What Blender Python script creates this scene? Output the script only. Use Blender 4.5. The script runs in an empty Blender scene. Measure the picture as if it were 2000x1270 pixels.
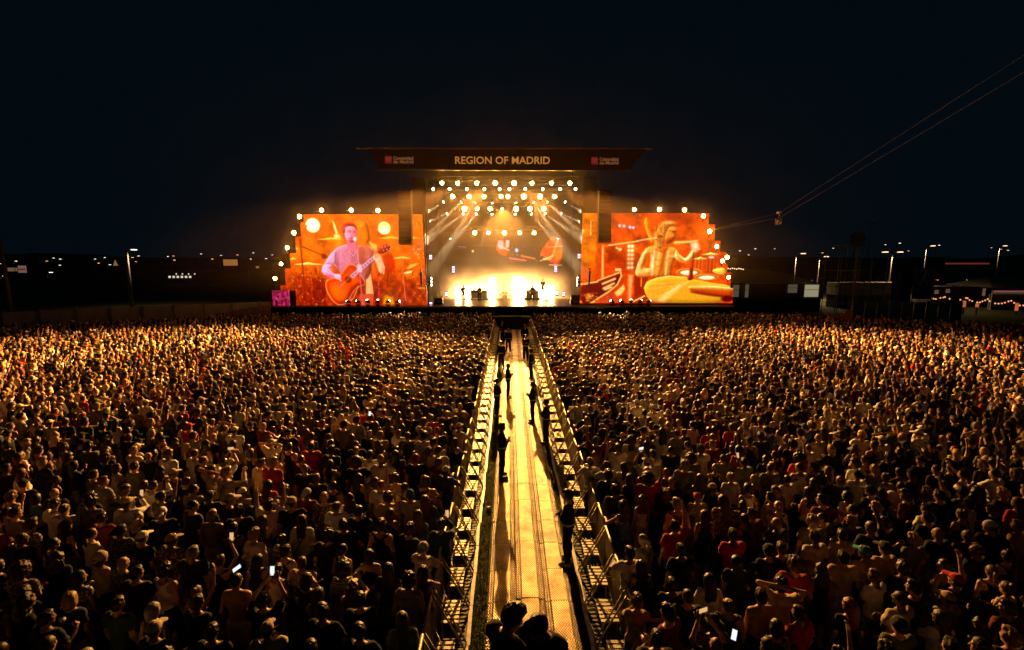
import bpy, math, random
import numpy as np
from mathutils import Vector, Matrix, Euler

R = math.radians
random.seed(7)
rng = np.random.default_rng(7)
S = bpy.context.scene
COL = S.collection

# ------------------------------------------------------------------ camera
CAM_LOC = Vector((-.37, 0, 7.0))
CAM_ROT = Euler((R(90 - 8.2), 0, R(-.37)))
FPX = 937.0
cam = bpy.data.cameras.new('camera')
cam.sensor_width = 36
cam.lens = 36 * FPX / 2000
cam.clip_start = .1
cam.clip_end = 4000
co = bpy.data.objects.new('camera', cam)
COL.objects.link(co)
co.location = CAM_LOC
co.rotation_euler = CAM_ROT
S.camera = co

# ------------------------------------------------------------------ night sky
w = bpy.data.worlds.new('World')
S.world = w
w.use_nodes = True
nt = w.node_tree
bg = nt.nodes['Background']
bg.inputs[0].default_value = (.10, .36, .60, 1)
bg.inputs[1].default_value = .0085

# ------------------------------------------------------------------ exposure and engine
S.view_settings.view_transform = 'Standard'
S.view_settings.look = 'None'
S.view_settings.exposure = 0
S.view_settings.gamma = 1
S.cycles.use_denoising = True
S.cycles.denoiser = 'OPENIMAGEDENOISE'
S.cycles.max_bounces = 4
S.cycles.diffuse_bounces = 1
S.cycles.glossy_bounces = 2
S.cycles.transmission_bounces = 2
S.cycles.volume_bounces = 0
S.cycles.transparent_max_bounces = 6
S.cycles.sample_clamp_indirect = 3
S.cycles.caustics_reflective = False
S.cycles.caustics_refractive = False
S.cycles.volume_step_rate = 2.5
S.cycles.volume_max_steps = 128

CAM_M = CAM_ROT.to_matrix()


def at(x, y, Y):
    """the point of the plane at distance Y that the photograph shows at pixel x, y"""
    d = CAM_M @ Vector(((x - 1000) / FPX, (635 - y) / FPX, -1))
    return CAM_LOC + d * ((Y - CAM_LOC.y) / d.y)


def at_z(x, y, z):
    d = CAM_M @ Vector(((x - 1000) / FPX, (635 - y) / FPX, -1))
    return CAM_LOC + d * ((z - CAM_LOC.z) / d.z)


def to_px(p):
    v = CAM_M.transposed() @ (Vector(p) - CAM_LOC)
    if v.z > -.1:
        return (-9999, -9999)
    return (1000 + FPX * v.x / -v.z, 635 - FPX * v.y / -v.z)


# ------------------------------------------------------------------ materials
def nmat(name):
    m = bpy.data.materials.new(name)
    m.use_nodes = True
    return m, m.node_tree, m.node_tree.nodes['Principled BSDF']


def mat(name, c, rough=.6, metal=0, var=.25, scale=6, bump=0, bscale=40, spec=.5, var_lo=None):
    """plain surface with mottled colour and optional fine relief"""
    m, t, b = nmat(name)
    n = t.nodes
    tc = n.new('ShaderNodeTexCoord')
    no = n.new('ShaderNodeTexNoise')
    no.inputs['Scale'].default_value = scale
    no.inputs['Detail'].default_value = 6
    t.links.new(tc.outputs['Object'], no.inputs['Vector'])
    cr = n.new('ShaderNodeValToRGB')
    cr.color_ramp.elements[0].position = .3
    cr.color_ramp.elements[1].position = .7
    lo = [x * (1 - var) for x in c] if var_lo is None else var_lo
    cr.color_ramp.elements[0].color = (*lo, 1)
    cr.color_ramp.elements[1].color = (*[min(1, x * (1 + var * .5)) for x in c], 1)
    t.links.new(no.outputs['Fac'], cr.inputs['Fac'])
    t.links.new(cr.outputs['Color'], b.inputs['Base Color'])
    b.inputs['Roughness'].default_value = rough
    b.inputs['Metallic'].default_value = metal
    b.inputs['Specular IOR Level'].default_value = spec
    if bump:
        n2 = n.new('ShaderNodeTexNoise')
        n2.inputs['Scale'].default_value = bscale
        n2.inputs['Detail'].default_value = 4
        t.links.new(tc.outputs['Object'], n2.inputs['Vector'])
        bu = n.new('ShaderNodeBump')
        bu.inputs['Strength'].default_value = bump
        bu.inputs['Distance'].default_value = .02
        t.links.new(n2.outputs['Fac'], bu.inputs['Height'])
        t.links.new(bu.outputs['Normal'], b.inputs['Normal'])
    return m


def emat(name, c, s, sample=True):
    m, t, b = nmat(name)
    b.inputs['Base Color'].default_value = (.02, .02, .02, 1)
    b.inputs['Emission Color'].default_value = (*c, 1)
    b.inputs['Emission Strength'].default_value = s
    m.cycles.emission_sampling = 'FRONT' if sample else 'NONE'
    return m


def colmat(name, rough=.7, noise=.35, nscale=30, bump=.25, bscale=90, pattern=None, spec=.3, sheen=0, src='OBJECT', attr=None, tint=False):
    """cloth, hair or skin whose colour comes from the object (or, in the far crowd, from the person's own point)"""
    m, t, b = nmat(name)
    n = t.nodes
    if src == 'OBJECT':
        oi = n.new('ShaderNodeObjectInfo')
        base = oi.outputs['Color']
    else:
        a = n.new('ShaderNodeAttribute')
        a.attribute_type = 'INSTANCER'
        a.attribute_name = attr
        base = a.outputs['Color']
    tc = n.new('ShaderNodeTexCoord')
    no = n.new('ShaderNodeTexNoise')
    no.inputs['Scale'].default_value = nscale
    no.inputs['Detail'].default_value = 5
    t.links.new(tc.outputs['Object'], no.inputs['Vector'])
    mr = n.new('ShaderNodeMapRange')
    mr.inputs[1].default_value = .3
    mr.inputs[2].default_value = .7
    mr.inputs[3].default_value = 1 - noise
    mr.inputs[4].default_value = 1 + noise * .4
    t.links.new(no.outputs['Fac'], mr.inputs[0])
    fac = mr.outputs[0]
    if pattern == 'stripe':
        wv = n.new('ShaderNodeTexWave')
        wv.bands_direction = 'Z'
        wv.inputs['Scale'].default_value = 9
        wv.inputs['Distortion'].default_value = .6
        t.links.new(tc.outputs['Object'], wv.inputs['Vector'])
        st = n.new('ShaderNodeMapRange')
        st.inputs[1].default_value = .45
        st.inputs[2].default_value = .55
        st.inputs[3].default_value = .12
        t.links.new(wv.outputs['Fac'], st.inputs[0])
        mu = n.new('ShaderNodeMath')
        mu.operation = 'MULTIPLY'
        t.links.new(fac, mu.inputs[0])
        t.links.new(st.outputs[0], mu.inputs[1])
        fac = mu.outputs[0]
    if pattern == 'floral':
        vo = n.new('ShaderNodeTexVoronoi')
        vo.inputs['Scale'].default_value = 22
        t.links.new(tc.outputs['Object'], vo.inputs['Vector'])
        st = n.new('ShaderNodeMapRange')
        st.inputs[1].default_value = .32
        st.inputs[2].default_value = .5
        st.inputs[3].default_value = 1
        st.inputs[4].default_value = .16
        t.links.new(vo.outputs['Distance'], st.inputs[0])
        mu = n.new('ShaderNodeMath')
        mu.operation = 'MULTIPLY'
        t.links.new(fac, mu.inputs[0])
        t.links.new(st.outputs[0], mu.inputs[1])
        fac = mu.outputs[0]
    mx = n.new('ShaderNodeVectorMath')
    mx.operation = 'MULTIPLY'
    cb = n.new('ShaderNodeCombineXYZ')
    for k in range(3):
        t.links.new(fac, cb.inputs[k])
    t.links.new(base, mx.inputs[0])
    t.links.new(cb.outputs[0], mx.inputs[1])
    out = mx.outputs[0]
    if tint:
        ta = n.new('ShaderNodeAttribute')
        ta.attribute_name = 'tint'
        m2 = n.new('ShaderNodeVectorMath')
        m2.operation = 'MULTIPLY'
        t.links.new(out, m2.inputs[0])
        t.links.new(ta.outputs['Color'], m2.inputs[1])
        out = m2.outputs[0]
    t.links.new(out, b.inputs['Base Color'])
    b.inputs['Roughness'].default_value = rough
    b.inputs['Specular IOR Level'].default_value = spec
    if sheen:
        b.inputs['Sheen Weight'].default_value = sheen
        b.inputs['Sheen Roughness'].default_value = .4
    if bump:
        n2 = n.new('ShaderNodeTexNoise')
        n2.inputs['Scale'].default_value = bscale
        t.links.new(tc.outputs['Object'], n2.inputs['Vector'])
        bu = n.new('ShaderNodeBump')
        bu.inputs['Strength'].default_value = bump
        bu.inputs['Distance'].default_value = .01
        t.links.new(n2.outputs['Fac'], bu.inputs['Height'])
        t.links.new(bu.outputs['Normal'], b.inputs['Normal'])
    return m


M = {}
M['black'] = mat('black_paint', (.012, .012, .013), .55)
M['black_cloth'] = mat('black_drape', (.010, .010, .011), .95, spec=.1)
M['dark_metal'] = mat('dark_metal', (.05, .05, .055), .45, .7)
M['steel'] = mat('galvanised_steel', (.42, .41, .38), .42, .75, bump=.1)
M['alu'] = mat('worn_aluminium', (.55, .53, .48), .35, .8, bump=.12)
M['white_paint'] = mat('scuffed_white_paint', (.72, .70, .64), .5, var=.4, scale=9)
M['deck'] = mat('stage_deck', (.06, .05, .045), .35)
M['concrete'] = mat('concrete', (.30, .28, .25), .85, var=.35, scale=1.2, bump=.3)
M['grey_panel'] = mat('grey_panel', (.22, .21, .2), .7, scale=1.5)
M['white_panel'] = mat('white_trailer_skin', (.62, .60, .55), .5, scale=2)
M['canvas'] = mat('tent_canvas', (.38, .33, .22), .8, scale=1.2)
M['orange_board'] = mat('orange_board', (.50, .17, .05), .7, scale=2)
M['rubber'] = mat('rubber', (.015, .015, .015), .7)
M['wood'] = mat('stained_wood', (.25, .13, .06), .5)
M['brass'] = mat('brass', (.6, .42, .15), .3, .9)
M['green_plastic'] = mat('green_water_bottle', (.06, .28, .12), .18, spec=.8)
M['car_dark'] = mat('car_paint_dark', (.03, .035, .045), .25)
M['car_light'] = mat('car_paint_light', (.45, .45, .44), .25)
M['glass'] = mat('dark_glass', (.01, .012, .014), .08, spec=.8)
M['phone_body'] = mat('phone_case', (.01, .01, .012), .3)
M['cup'] = mat('paper_cup', (.7, .68, .62), .5)

# ------------------------------------------------------------------ mesh helpers


class MB:
    def __init__(s):
        s.v = []
        s.f = []

    def box(s, c, d, rz=0, rot=None):
        m = rot if rot is not None else Matrix.Rotation(rz, 3, 'Z')
        i = len(s.v)
        for sx in (-.5, .5):
            for sy in (-.5, .5):
                for sz in (-.5, .5):
                    p = m @ Vector((sx * d[0], sy * d[1], sz * d[2])) + Vector(c)
                    s.v.append(tuple(p))
        for q in ((0, 1, 3, 2), (4, 6, 7, 5), (0, 4, 5, 1), (2, 3, 7, 6), (0, 2, 6, 4), (1, 5, 7, 3)):
            s.f.append(tuple(i + k for k in q))
        return s

    def cyl(s, a, b, r1, r2=None, n=8, cap=True):
        a = Vector(a)
        b = Vector(b)
        r2 = r1 if r2 is None else r2
        q = (b - a).to_track_quat('Z', 'Y')
        i = len(s.v)
        for k in range(n):
            t = 2 * math.pi * k / n
            u = q @ Vector((math.cos(t), math.sin(t), 0))
            s.v.append(tuple(a + u * r1))
            s.v.append(tuple(b + u * r2))
        for k in range(n):
            j = (k + 1) % n
            s.f.append((i + 2 * k, i + 2 * j, i + 2 * j + 1, i + 2 * k + 1))
        if cap:
            s.f.append(tuple(i + 2 * k for k in reversed(range(n))))
            s.f.append(tuple(i + 2 * k + 1 for k in range(n)))
        return s

    def lathe(s, prof, c=(0, 0, 0), n=16, axis='Z'):
        """prof: list of (r, h)"""
        i = len(s.v)
        for r, h in prof:
            for k in range(n):
                t = 2 * math.pi * k / n
                p = (r * math.cos(t), r * math.sin(t), h)
                if axis == 'Y':
                    p = (p[0], p[2], p[1])
                s.v.append((p[0] + c[0], p[1] + c[1], p[2] + c[2]))
        for a in range(len(prof) - 1):
            for k in range(n):
                j = (k + 1) % n
                f = (i + a * n + k, i + a * n + j, i + (a + 1) * n + j, i + (a + 1) * n + k)
                s.f.append(f if axis == 'Z' else tuple(reversed(f)))
        s.f.append(tuple(i + k for k in (reversed(range(n)) if axis == 'Z' else range(n))))
        e = i + (len(prof) - 1) * n
        s.f.append(tuple(e + k for k in (range(n) if axis == 'Z' else reversed(range(n)))))
        return s

    def prism(s, poly, y0, y1):
        """polygon in x, z extruded along y"""
        i = len(s.v)
        n = len(poly)
        for x, z in poly:
            s.v.append((x, y0, z))
        for x, z in poly:
            s.v.append((x, y1, z))
        s.f.append(tuple(i + k for k in range(n)))
        s.f.append(tuple(i + n + k for k in reversed(range(n))))
        for k in range(n):
            j = (k + 1) % n
            s.f.append((i + k, i + n + k, i + n + j, i + j))
        return s

    def mesh(s, name, m, smooth=False):
        vol = 0.0      # closed shapes: make every face look outwards
        for f in s.f:
            a = Vector(s.v[f[0]])
            for k in range(1, len(f) - 1):
                vol += a.dot(Vector(s.v[f[k]]).cross(Vector(s.v[f[k + 1]])))
        if vol < 0:
            s.f = [tuple(reversed(f)) for f in s.f]
        me = bpy.data.meshes.new(name)
        me.from_pydata(s.v, [], s.f)
        me.materials.append(m)
        if smooth:
            me.polygons.foreach_set('use_smooth', [True] * len(me.polygons))
        me.update()
        return me

    def build(s, name, m, parent=None, loc=None, smooth=False):
        return obj(name, s.mesh(name, m, smooth), parent, loc)


def obj(name, me, parent=None, loc=None, rz=0):
    o = bpy.data.objects.new(name, me)
    COL.objects.link(o)
    if parent is not None:
        o.parent = parent
    if loc is not None:
        o.location = loc
    if rz:
        o.rotation_euler.z = rz
    return o


def tag(o, label, cat=None, group=None, kind=None):
    o['label'] = label
    if cat:
        o['category'] = cat
    if group:
        o['group'] = group
    if kind:
        o['kind'] = kind
    return o


def thing(name, label, cat, loc=(0, 0, 0), rz=0, group=None):
    o = bpy.data.objects.new(name, None)
    o.empty_display_size = .1
    COL.objects.link(o)
    o.location = loc
    o.rotation_euler.z = rz
    return tag(o, label, cat, group)


def copy_tree(o, parent=None):
    c = o.copy()
    COL.objects.link(c)
    c.parent = parent
    for ch in o.children:
        copy_tree(ch, c)
    return c


ORD = ['first', 'second', 'third', 'fourth', 'fifth', 'sixth', 'seventh', 'eighth', 'ninth', 'tenth', 'eleventh', 'twelfth', 'thirteenth', 'fourteenth', 'fifteenth', 'sixteenth', 'seventeenth', 'eighteenth', 'nineteenth']
TENS = ['twentieth', 'thirtieth', 'fortieth', 'fiftieth']
TENP = ['twenty', 'thirty', 'forty', 'fifty']


def ordn(n):
    """1 -> first"""
    if n < 20:
        return ORD[n - 1]
    if n % 10 == 0:
        return TENS[n // 10 - 2]
    return TENP[n // 10 - 2] + '-' + ORD[n % 10 - 1]


def spot(parent, loc, target, watts, col, size, blend=.3, soft=.08):
    l = bpy.data.lights.new('spot_light', 'SPOT')
    l.energy = watts
    l.color = col
    l.spot_size = R(size)
    l.spot_blend = blend
    l.shadow_soft_size = soft
    o = bpy.data.objects.new('spot_light', l)
    COL.objects.link(o)
    o.parent = parent
    o.location = loc
    d = Vector(target) - (Vector(parent.location) + Vector(loc) if parent else Vector(loc))
    o.rotation_euler = d.to_track_quat('-Z', 'Y').to_euler()
    return o


# ================================================================== GROUND
gm, t, b = nmat('trodden_ground')
n = t.nodes
tc = n.new('ShaderNodeTexCoord')
no = n.new('ShaderNodeTexNoise')
no.inputs['Scale'].default_value = .35
no.inputs['Detail'].default_value = 8
t.links.new(tc.outputs['Object'], no.inputs['Vector'])
cr = n.new('ShaderNodeValToRGB')
cr.color_ramp.elements[0].color = (.035, .045, .018, 1)
cr.color_ramp.elements[1].color = (.09, .085, .05, 1)
t.links.new(no.outputs['Fac'], cr.inputs['Fac'])
t.links.new(cr.outputs['Color'], b.inputs['Base Color'])
b.inputs['Roughness'].default_value = .95
b.inputs['Specular IOR Level'].default_value = .05
me = bpy.data.meshes.new('ground')
me.from_pydata([(-1500, -300, 0), (1500, -300, 0), (1500, 2600, 0), (-1500, 2600, 0)], [], [(0, 1, 2, 3)])
me.materials.append(gm)
g = obj('ground', me)
tag(g, 'dark trodden field under the crowd and beyond', kind='structure')

# grass strip beside the walkway: short blades, one mass
gs = mat('grass_blade', (.13, .17, .03), .6, var=.4, scale=3)
lawn = mat('lawn_soil', (.055, .065, .02), .95, scale=14, bump=.5)
strip = MB()
strip.box((0, 24.5, .0035), (2.34, 43, .007))
o = strip.build('lawn_strip', lawn)
tag(o, 'green lawn strip under the walkway between the two barrier lines', kind='structure')
NB = 52000
bx = np.where(rng.random(NB) < .6, rng.uniform(-1.15, -.79, NB), rng.uniform(.93, 1.15, NB))
by = 4 + 40 * rng.random(NB) ** 1.7
hh = rng.uniform(.02, .05, NB)
an = rng.uniform(0, 6.28, NB)
wd = rng.uniform(.004, .009, NB)
V = np.zeros((NB, 3, 3))
V[:, 0, 0] = bx - np.cos(an) * wd
V[:, 0, 1] = by - np.sin(an) * wd
V[:, 1, 0] = bx + np.cos(an) * wd
V[:, 1, 1] = by + np.sin(an) * wd
V[:, 2, 0] = bx + rng.normal(0, .018, NB)
V[:, 2, 1] = by + rng.normal(0, .018, NB)
V[:, 2, 2] = hh
V[:, :2, 2] = .006
me = bpy.data.meshes.new('grass')
me.vertices.add(NB * 3)
me.vertices.foreach_set('co', V.ravel())
me.loops.add(NB * 3)
me.loops.foreach_set('vertex_index', np.arange(NB * 3, dtype=np.int32))
me.polygons.add(NB)
me.polygons.foreach_set('loop_start', np.arange(0, NB * 3, 3, dtype=np.int32))
me.update(calc_edges=True)
me.materials.append(gs)
tag(obj('grass', me), 'short green grass along both edges of the walkway', 'grass', kind='stuff')

# ================================================================== WALKWAY
pm, t, b = nmat('dimpled_track_plastic')
n = t.nodes
tc = n.new('ShaderNodeTexCoord')
geo = n.new('ShaderNodeNewGeometry')
no = n.new('ShaderNodeTexNoise')
no.inputs['Scale'].default_value = 2.2
no.inputs['Detail'].default_value = 8
no.inputs['Roughness'].default_value = .65
t.links.new(geo.outputs['Position'], no.inputs['Vector'])
cr = n.new('ShaderNodeValToRGB')
cr.color_ramp.elements[0].position = .32
cr.color_ramp.elements[1].position = .66
cr.color_ramp.elements[0].color = (.10, .055, .018, 1)
cr.color_ramp.elements[1].color = (.40, .285, .13, 1)
t.links.new(no.outputs['Fac'], cr.inputs['Fac'])
PCOL = cr.outputs['Color']
mr = n.new('ShaderNodeMapRange')
mr.inputs[1].default_value = .3
mr.inputs[2].default_value = .7
mr.inputs[3].default_value = .46
mr.inputs[4].default_value = .28
b.inputs['Metallic'].default_value = .65
t.links.new(no.outputs['Fac'], mr.inputs[0])
t.links.new(mr.outputs[0], b.inputs['Roughness'])
b.inputs['Specular IOR Level'].default_value = .6
# rows of small studs
sx = n.new('ShaderNodeSeparateXYZ')
t.links.new(tc.outputs['Object'], sx.inputs[0])


def sine(inp, k):
    m1 = n.new('ShaderNodeMath')
    m1.operation = 'MULTIPLY'
    m1.inputs[1].default_value = k
    t.links.new(inp, m1.inputs[0])
    m2 = n.new('ShaderNodeMath')
    m2.operation = 'SINE'
    t.links.new(m1.outputs[0], m2.inputs[0])
    return m2.outputs[0]


mu = n.new('ShaderNodeMath')
mu.operation = 'MULTIPLY'
t.links.new(sine(sx.outputs[0], 2 * math.pi / .05), mu.inputs[0])
t.links.new(sine(sx.outputs[1], 2 * math.pi / .075), mu.inputs[1])
# colour darkens between the studs and on the ribbed flanks
dm = n.new('ShaderNodeMapRange')
dm.inputs[1].default_value = -.25
dm.inputs[2].default_value = .35
dm.inputs[3].default_value = .35
dm.inputs[4].default_value = 1.15
t.links.new(mu.outputs[0], dm.inputs[0])
ab = n.new('ShaderNodeMath')
ab.operation = 'ABSOLUTE'
t.links.new(sx.outputs[0], ab.inputs[0])
fk = n.new('ShaderNodeMapRange')
fk.inputs[1].default_value = .168
fk.inputs[2].default_value = .182
fk.inputs[3].default_value = 1
fk.inputs[4].default_value = .42
t.links.new(ab.outputs[0], fk.inputs[0])
fm = n.new('ShaderNodeMath')
fm.operation = 'MULTIPLY'
t.links.new(dm.outputs[0], fm.inputs[0])
t.links.new(fk.outputs[0], fm.inputs[1])
vm = n.new('ShaderNodeVectorMath')
vm.operation = 'SCALE'
t.links.new(PCOL, vm.inputs[0])
t.links.new(fm.outputs[0], vm.inputs['Scale'])
t.links.new(vm.outputs[0], b.inputs['Base Color'])
bu = n.new('ShaderNodeBump')
bu.inputs['Strength'].default_value = .4
bu.inputs['Distance'].default_value = .012
t.links.new(mu.outputs[0], bu.inputs['Height'])
t.links.new(bu.outputs['Normal'], b.inputs['Normal'])

PW = .585
prof = [(-.292, 0), (-.292, .016), (-.275, .03), (-.262, .03), (-.255, .018), (-.238, .018), (-.231, .030), (-.214, .030), (-.207, .019), (-.190, .019),
        (-.175, .050), (-.165, .056), (.165, .056), (.175, .050), (.190, .019), (.207, .019), (.214, .030), (.231, .030), (.238, .018), (.255, .018), (.262, .03), (.275, .03), (.292, .016), (.292, 0)]
pan = MB().prism(prof, -.492, .492).mesh('panel', pm)
wk = MB().box((.07, 24.2, .011), (1.80, 41, .006)).build('walkway', M['rubber'])
tag(wk, 'long straight walkway of dimpled track panels running to the stage', kind='structure')
for j in range(41):
    for i in range(3):
        o = obj('panel', pan, wk)
        o.location = (-.515 + i * PW + random.uniform(-.006, .006), 4.3 + j * 1.0 + random.uniform(-.006, .006) + (.0, .12, .05)[i], .0145 + random.uniform(0, .006))
        o.rotation_euler = (random.uniform(-.006, .006), random.uniform(-.008, .008), random.uniform(-.006, .006))

# ================================================================== BARRIERS
M['rib_sheet'] = mat('ribbed_barrier_sheet', (.34, .28, .18), .45, .4, var=.35, scale=5)
M['tube'] = mat('barrier_tube', (.40, .33, .21), .45, .4, var=.3, scale=8)
M['tread'] = mat('barrier_tread', (.62, .58, .48), .45, .35, var=.35, scale=9)
M['base_black'] = mat('barrier_base', (.02, .022, .02), .55)
bz = MB()
nz = 18
for k in range(nz):        # ribbed sheet
    y0 = -.47 + .94 * k / nz
    y1 = -.47 + .94 * (k + .42) / nz
    bz.box((.6, (y0 + y1) / 2, .6), (.012, y1 - y0, 1.06))
for z_ in (.08, .45, .8, 1.11):
    bz.box((.611, 0, z_), (.008, .94, .035))
BM = {'ribbed_sheet': bz.mesh('ribbed_sheet', M['rib_sheet'])}
q = MB().cyl((.6, -.49, 1.17), (.6, .49, 1.17), .026, n=8)
BM['top_rail'] = q.mesh('top_rail', M['tube'], True)
q = MB().box((.33, 0, .03), (.54, .96, .02))
for k in range(9):
    q.box((.33, -.42 + k * .105, .045), (.5, .03, .012))
BM['base_plate'] = q.mesh('base_plate', M['base_black'])
BM['edge_strip'] = MB().box((.005, 0, .04), (.075, .985, .07)).mesh('edge_strip', M['white_paint'])
BM['strut'] = MB().cyl((.58, 0, 1.13), (.035, 0, .08), .015, n=6).mesh('strut', M['tube'], True)
BM['brace'] = MB().cyl((.585, -.42, .62), (.06, .42, .08), .010, n=6).mesh('brace', M['tube'], True)
q = MB()
q.box((.2, 0, .33), (.03, .62, .03)).box((.5, 0, .33), (.03, .62, .03))
for sy in (-.3, .3):
    q.box((.22, sy, .17), (.03, .03, .3)).box((.48, sy, .17), (.03, .03, .3))
BM['step'] = q.mesh('step', M['tube'])
q = MB()
for k in range(6):
    q.box((.35, -.26 + k * .104, .345), (.33, .062, .02))
BM['step_slats'] = q.mesh('step_slats', M['tread'])
BM['slat'] = MB().box((0, 0, 0), (.33, .062, .02)).mesh('slat', M['tread'])
BM['foot'] = MB().box((.02, 0, .10), (.05, .05, .07)).mesh('foot', M['tube'])
for side, sn in ((-1, 'left'), (1, 'right')):
    for j in range(41):
        yy = 4.2 + j * 1.0
        lab = '%s steel crowd barrier section from the camera along the %s side of the walkway' % (ordn(j + 1), sn)
        r = thing('crowd_barrier', lab, 'barrier', (side * (1.13 + random.uniform(-.012, .02)), yy + random.uniform(-.006, .006), .008), (R(180) if side < 0 else 0) + random.uniform(-.025, .025), 'crowd barriers lining the walkway')
        r.rotation_euler.y = random.uniform(-.02, .02)
        for k in ('base_plate', 'edge_strip', 'ribbed_sheet', 'top_rail', 'brace'):
            obj(k, BM[k], r)
        for sy in (-.43, .43):
            obj('strut', BM['strut'], r, (0, sy, 0))
        st = obj('step', BM['step'], r, (0, 0, random.uniform(-.01, .01)))
        if j < 12:
            for k in range(6):
                o = obj('slat', BM['slat'], st, (.35, -.26 + k * .104, .345))
                o.rotation_euler.y = random.uniform(-.03, .03)
        else:
            o = obj('slats', BM['step_slats'], st)
            o['kind'] = 'stuff'

# water bottle packs lying under the right-hand steps
q = MB().lathe([(.031, 0), (.033, .02), (.033, .13), (.028, .16), (.014, .2), (.013, .22)], n=8)
bot = q.mesh('bottle', M['green_plastic'], True)
capm = MB().lathe([(.015, .215), (.015, .232)], n=8).mesh('cap', M['white_paint'])
PACKS = [(1.45, 9.75, 'nearest the camera'), (1.50, 10.75, 'second from the camera'), (1.44, 12.6, 'third from the camera'), (1.46, 14.7, 'fourth from the camera'), (-1.46, 15.7, 'on the left side')]
for x, y, wd_ in PACKS:
    r = thing('bottle_pack', 'pack of green water bottles under a barrier step, ' + wd_, 'bottles', (x, y, .06), random.uniform(-.2, .2), 'water packs under the barrier steps')
    for a in range(4):
        for c in range(6):
            bo = obj('bottle', bot, r, (-.105 + a * .07, -.175 + c * .07, 0))
            obj('cap', capm, bo)

# ================================================================== STAGE
SX = -.9          # centre line of the stage
SY = 48.0         # front edge
DK = 2.0          # deck height


def px_poly(pts, Y):
    return [(at(x, y, Y).x, at(x, y, Y).z) for x, y in pts]


st = thing('stage', 'huge black festival stage with roof, deck and dark side towers', 'stage', (SX, 52, 0))


def part(name, mb, m, parent, smooth=False):
    """mb in world coordinates, parent an unrotated empty"""
    pl = Vector(parent.location) if parent.parent is None else Vector(parent.location) + Vector(parent.parent.location)
    mb.v = [tuple(Vector(v) - pl) for v in mb.v]
    return mb.build(name, m, parent, smooth=smooth)


xl = at(526, 598, SY).x
xr = at(1436, 598, SY).x
part('deck', MB().box(((xl + xr) / 2, SY + 6, DK - .1), (xr - xl, 12, .2)), M['deck'], st)
part('deck_skirt', MB().box(((xl + xr) / 2, SY + .12, (DK - .2) / 2), (xr - xl - .1, .1, DK - .2)), M['black_cloth'], st)
part('deck_edge', MB().box(((xl + xr) / 2, SY - .03, DK - .06), (xr - xl, .05, .10)), mat('deck_edge', (.35, .2, .1), .5), st)
xa = at(834, 500, SY + 1).x
xb = at(1137, 500, SY + 1).x
ztop = at(984, 340, SY).z
part('back_wall', MB().box((SX, 60.1, ztop / 2 + 1), (xb - xa + 7, .2, ztop - 2)), M['black_cloth'], st)
for x0, x1 in ((808, 834), (1137, 1163)):   # dark leg drapes / towers either side of the opening
    xx0 = at(x0, 500, SY + 1.5).x
    xx1 = at(x1, 500, SY + 1.5).x
    part('side_drape', MB().box(((xx0 + xx1) / 2, SY + 5.8, (ztop + DK) / 2), (xx1 - xx0, 8, ztop - DK)), M['black_cloth'], st)
rx0 = at(800, 335, SY).x
rx1 = at(1170, 335, SY).x
part('roof', MB().box(((rx0 + rx1) / 2, SY + 6, ztop + 1.5), (rx1 - rx0, 13, .5)), mat('roof_skin', (.003, .003, .003), .95, spec=.05), st)
# banner above the stage
BY = 47.2
M['banner'] = mat('banner_fabric', (.020, .014, .012), .8, var=.5, scale=.6)
bn = thing('roof_banner', 'wide dark banner over the stage reading REGION OF MADRID', 'banner', tuple(at(984, 312, BY)))
part('fabric', MB().prism([p for p in px_poly([(718, 292), (742, 330), (1226, 333), (1262, 292)], BY)][::-1], BY, BY + .3), M['banner'], bn)
part('top_bar', MB().box(((at(695, 290, BY).x + at(1273, 290, BY).x) / 2, BY - .05, at(984, 290.5, BY).z), (at(1273, 290, BY).x - at(695, 290, BY).x, .3, .09)), mat('banner_bar', (.22, .15, .10), .6), bn)
part('lower_bar', MB().box((SX, BY + .05, at(984, 332.5, BY).z), (at(1236, 332, BY).x - at(736, 332, BY).x, .25, .07)), M['dark_metal'], bn)


def text(s, x0, x1, yb, yt, Y, m, name, parent, bold=0.0):
    c = bpy.data.curves.new(name, 'FONT')
    c.body = s
    c.size = 1
    c.extrude = .02
    c.offset = bold
    c.resolution_u = 3
    o = bpy.data.objects.new(name, c)
    COL.objects.link(o)
    dg = bpy.context.evaluated_depsgraph_get()
    me = bpy.data.meshes.new_from_object(o.evaluated_get(dg))
    bpy.data.objects.remove(o)
    n = len(me.vertices)
    a = np.empty(n * 3)
    me.vertices.foreach_get('co', a)
    a = a.reshape(-1, 3)
    lo = a.min(0)
    hi = a.max(0)
    p0 = at(x0, yb, Y)
    p1 = at(x1, yt, Y)
    out = np.empty_like(a)
    out[:, 0] = p0.x + (a[:, 0] - lo[0]) / (hi[0] - lo[0]) * (p1.x - p0.x)
    out[:, 2] = p0.z + (a[:, 1] - lo[1]) / (hi[1] - lo[1]) * (p1.z - p0.z)
    out[:, 1] = Y - a[:, 2]
    pl = np.array(parent.location)
    me.vertices.foreach_set('co', (out - pl).ravel())
    me.materials.clear()
    me.materials.append(m)
    me.name = name
    me.update()
    return obj(name, me, parent)


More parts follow.
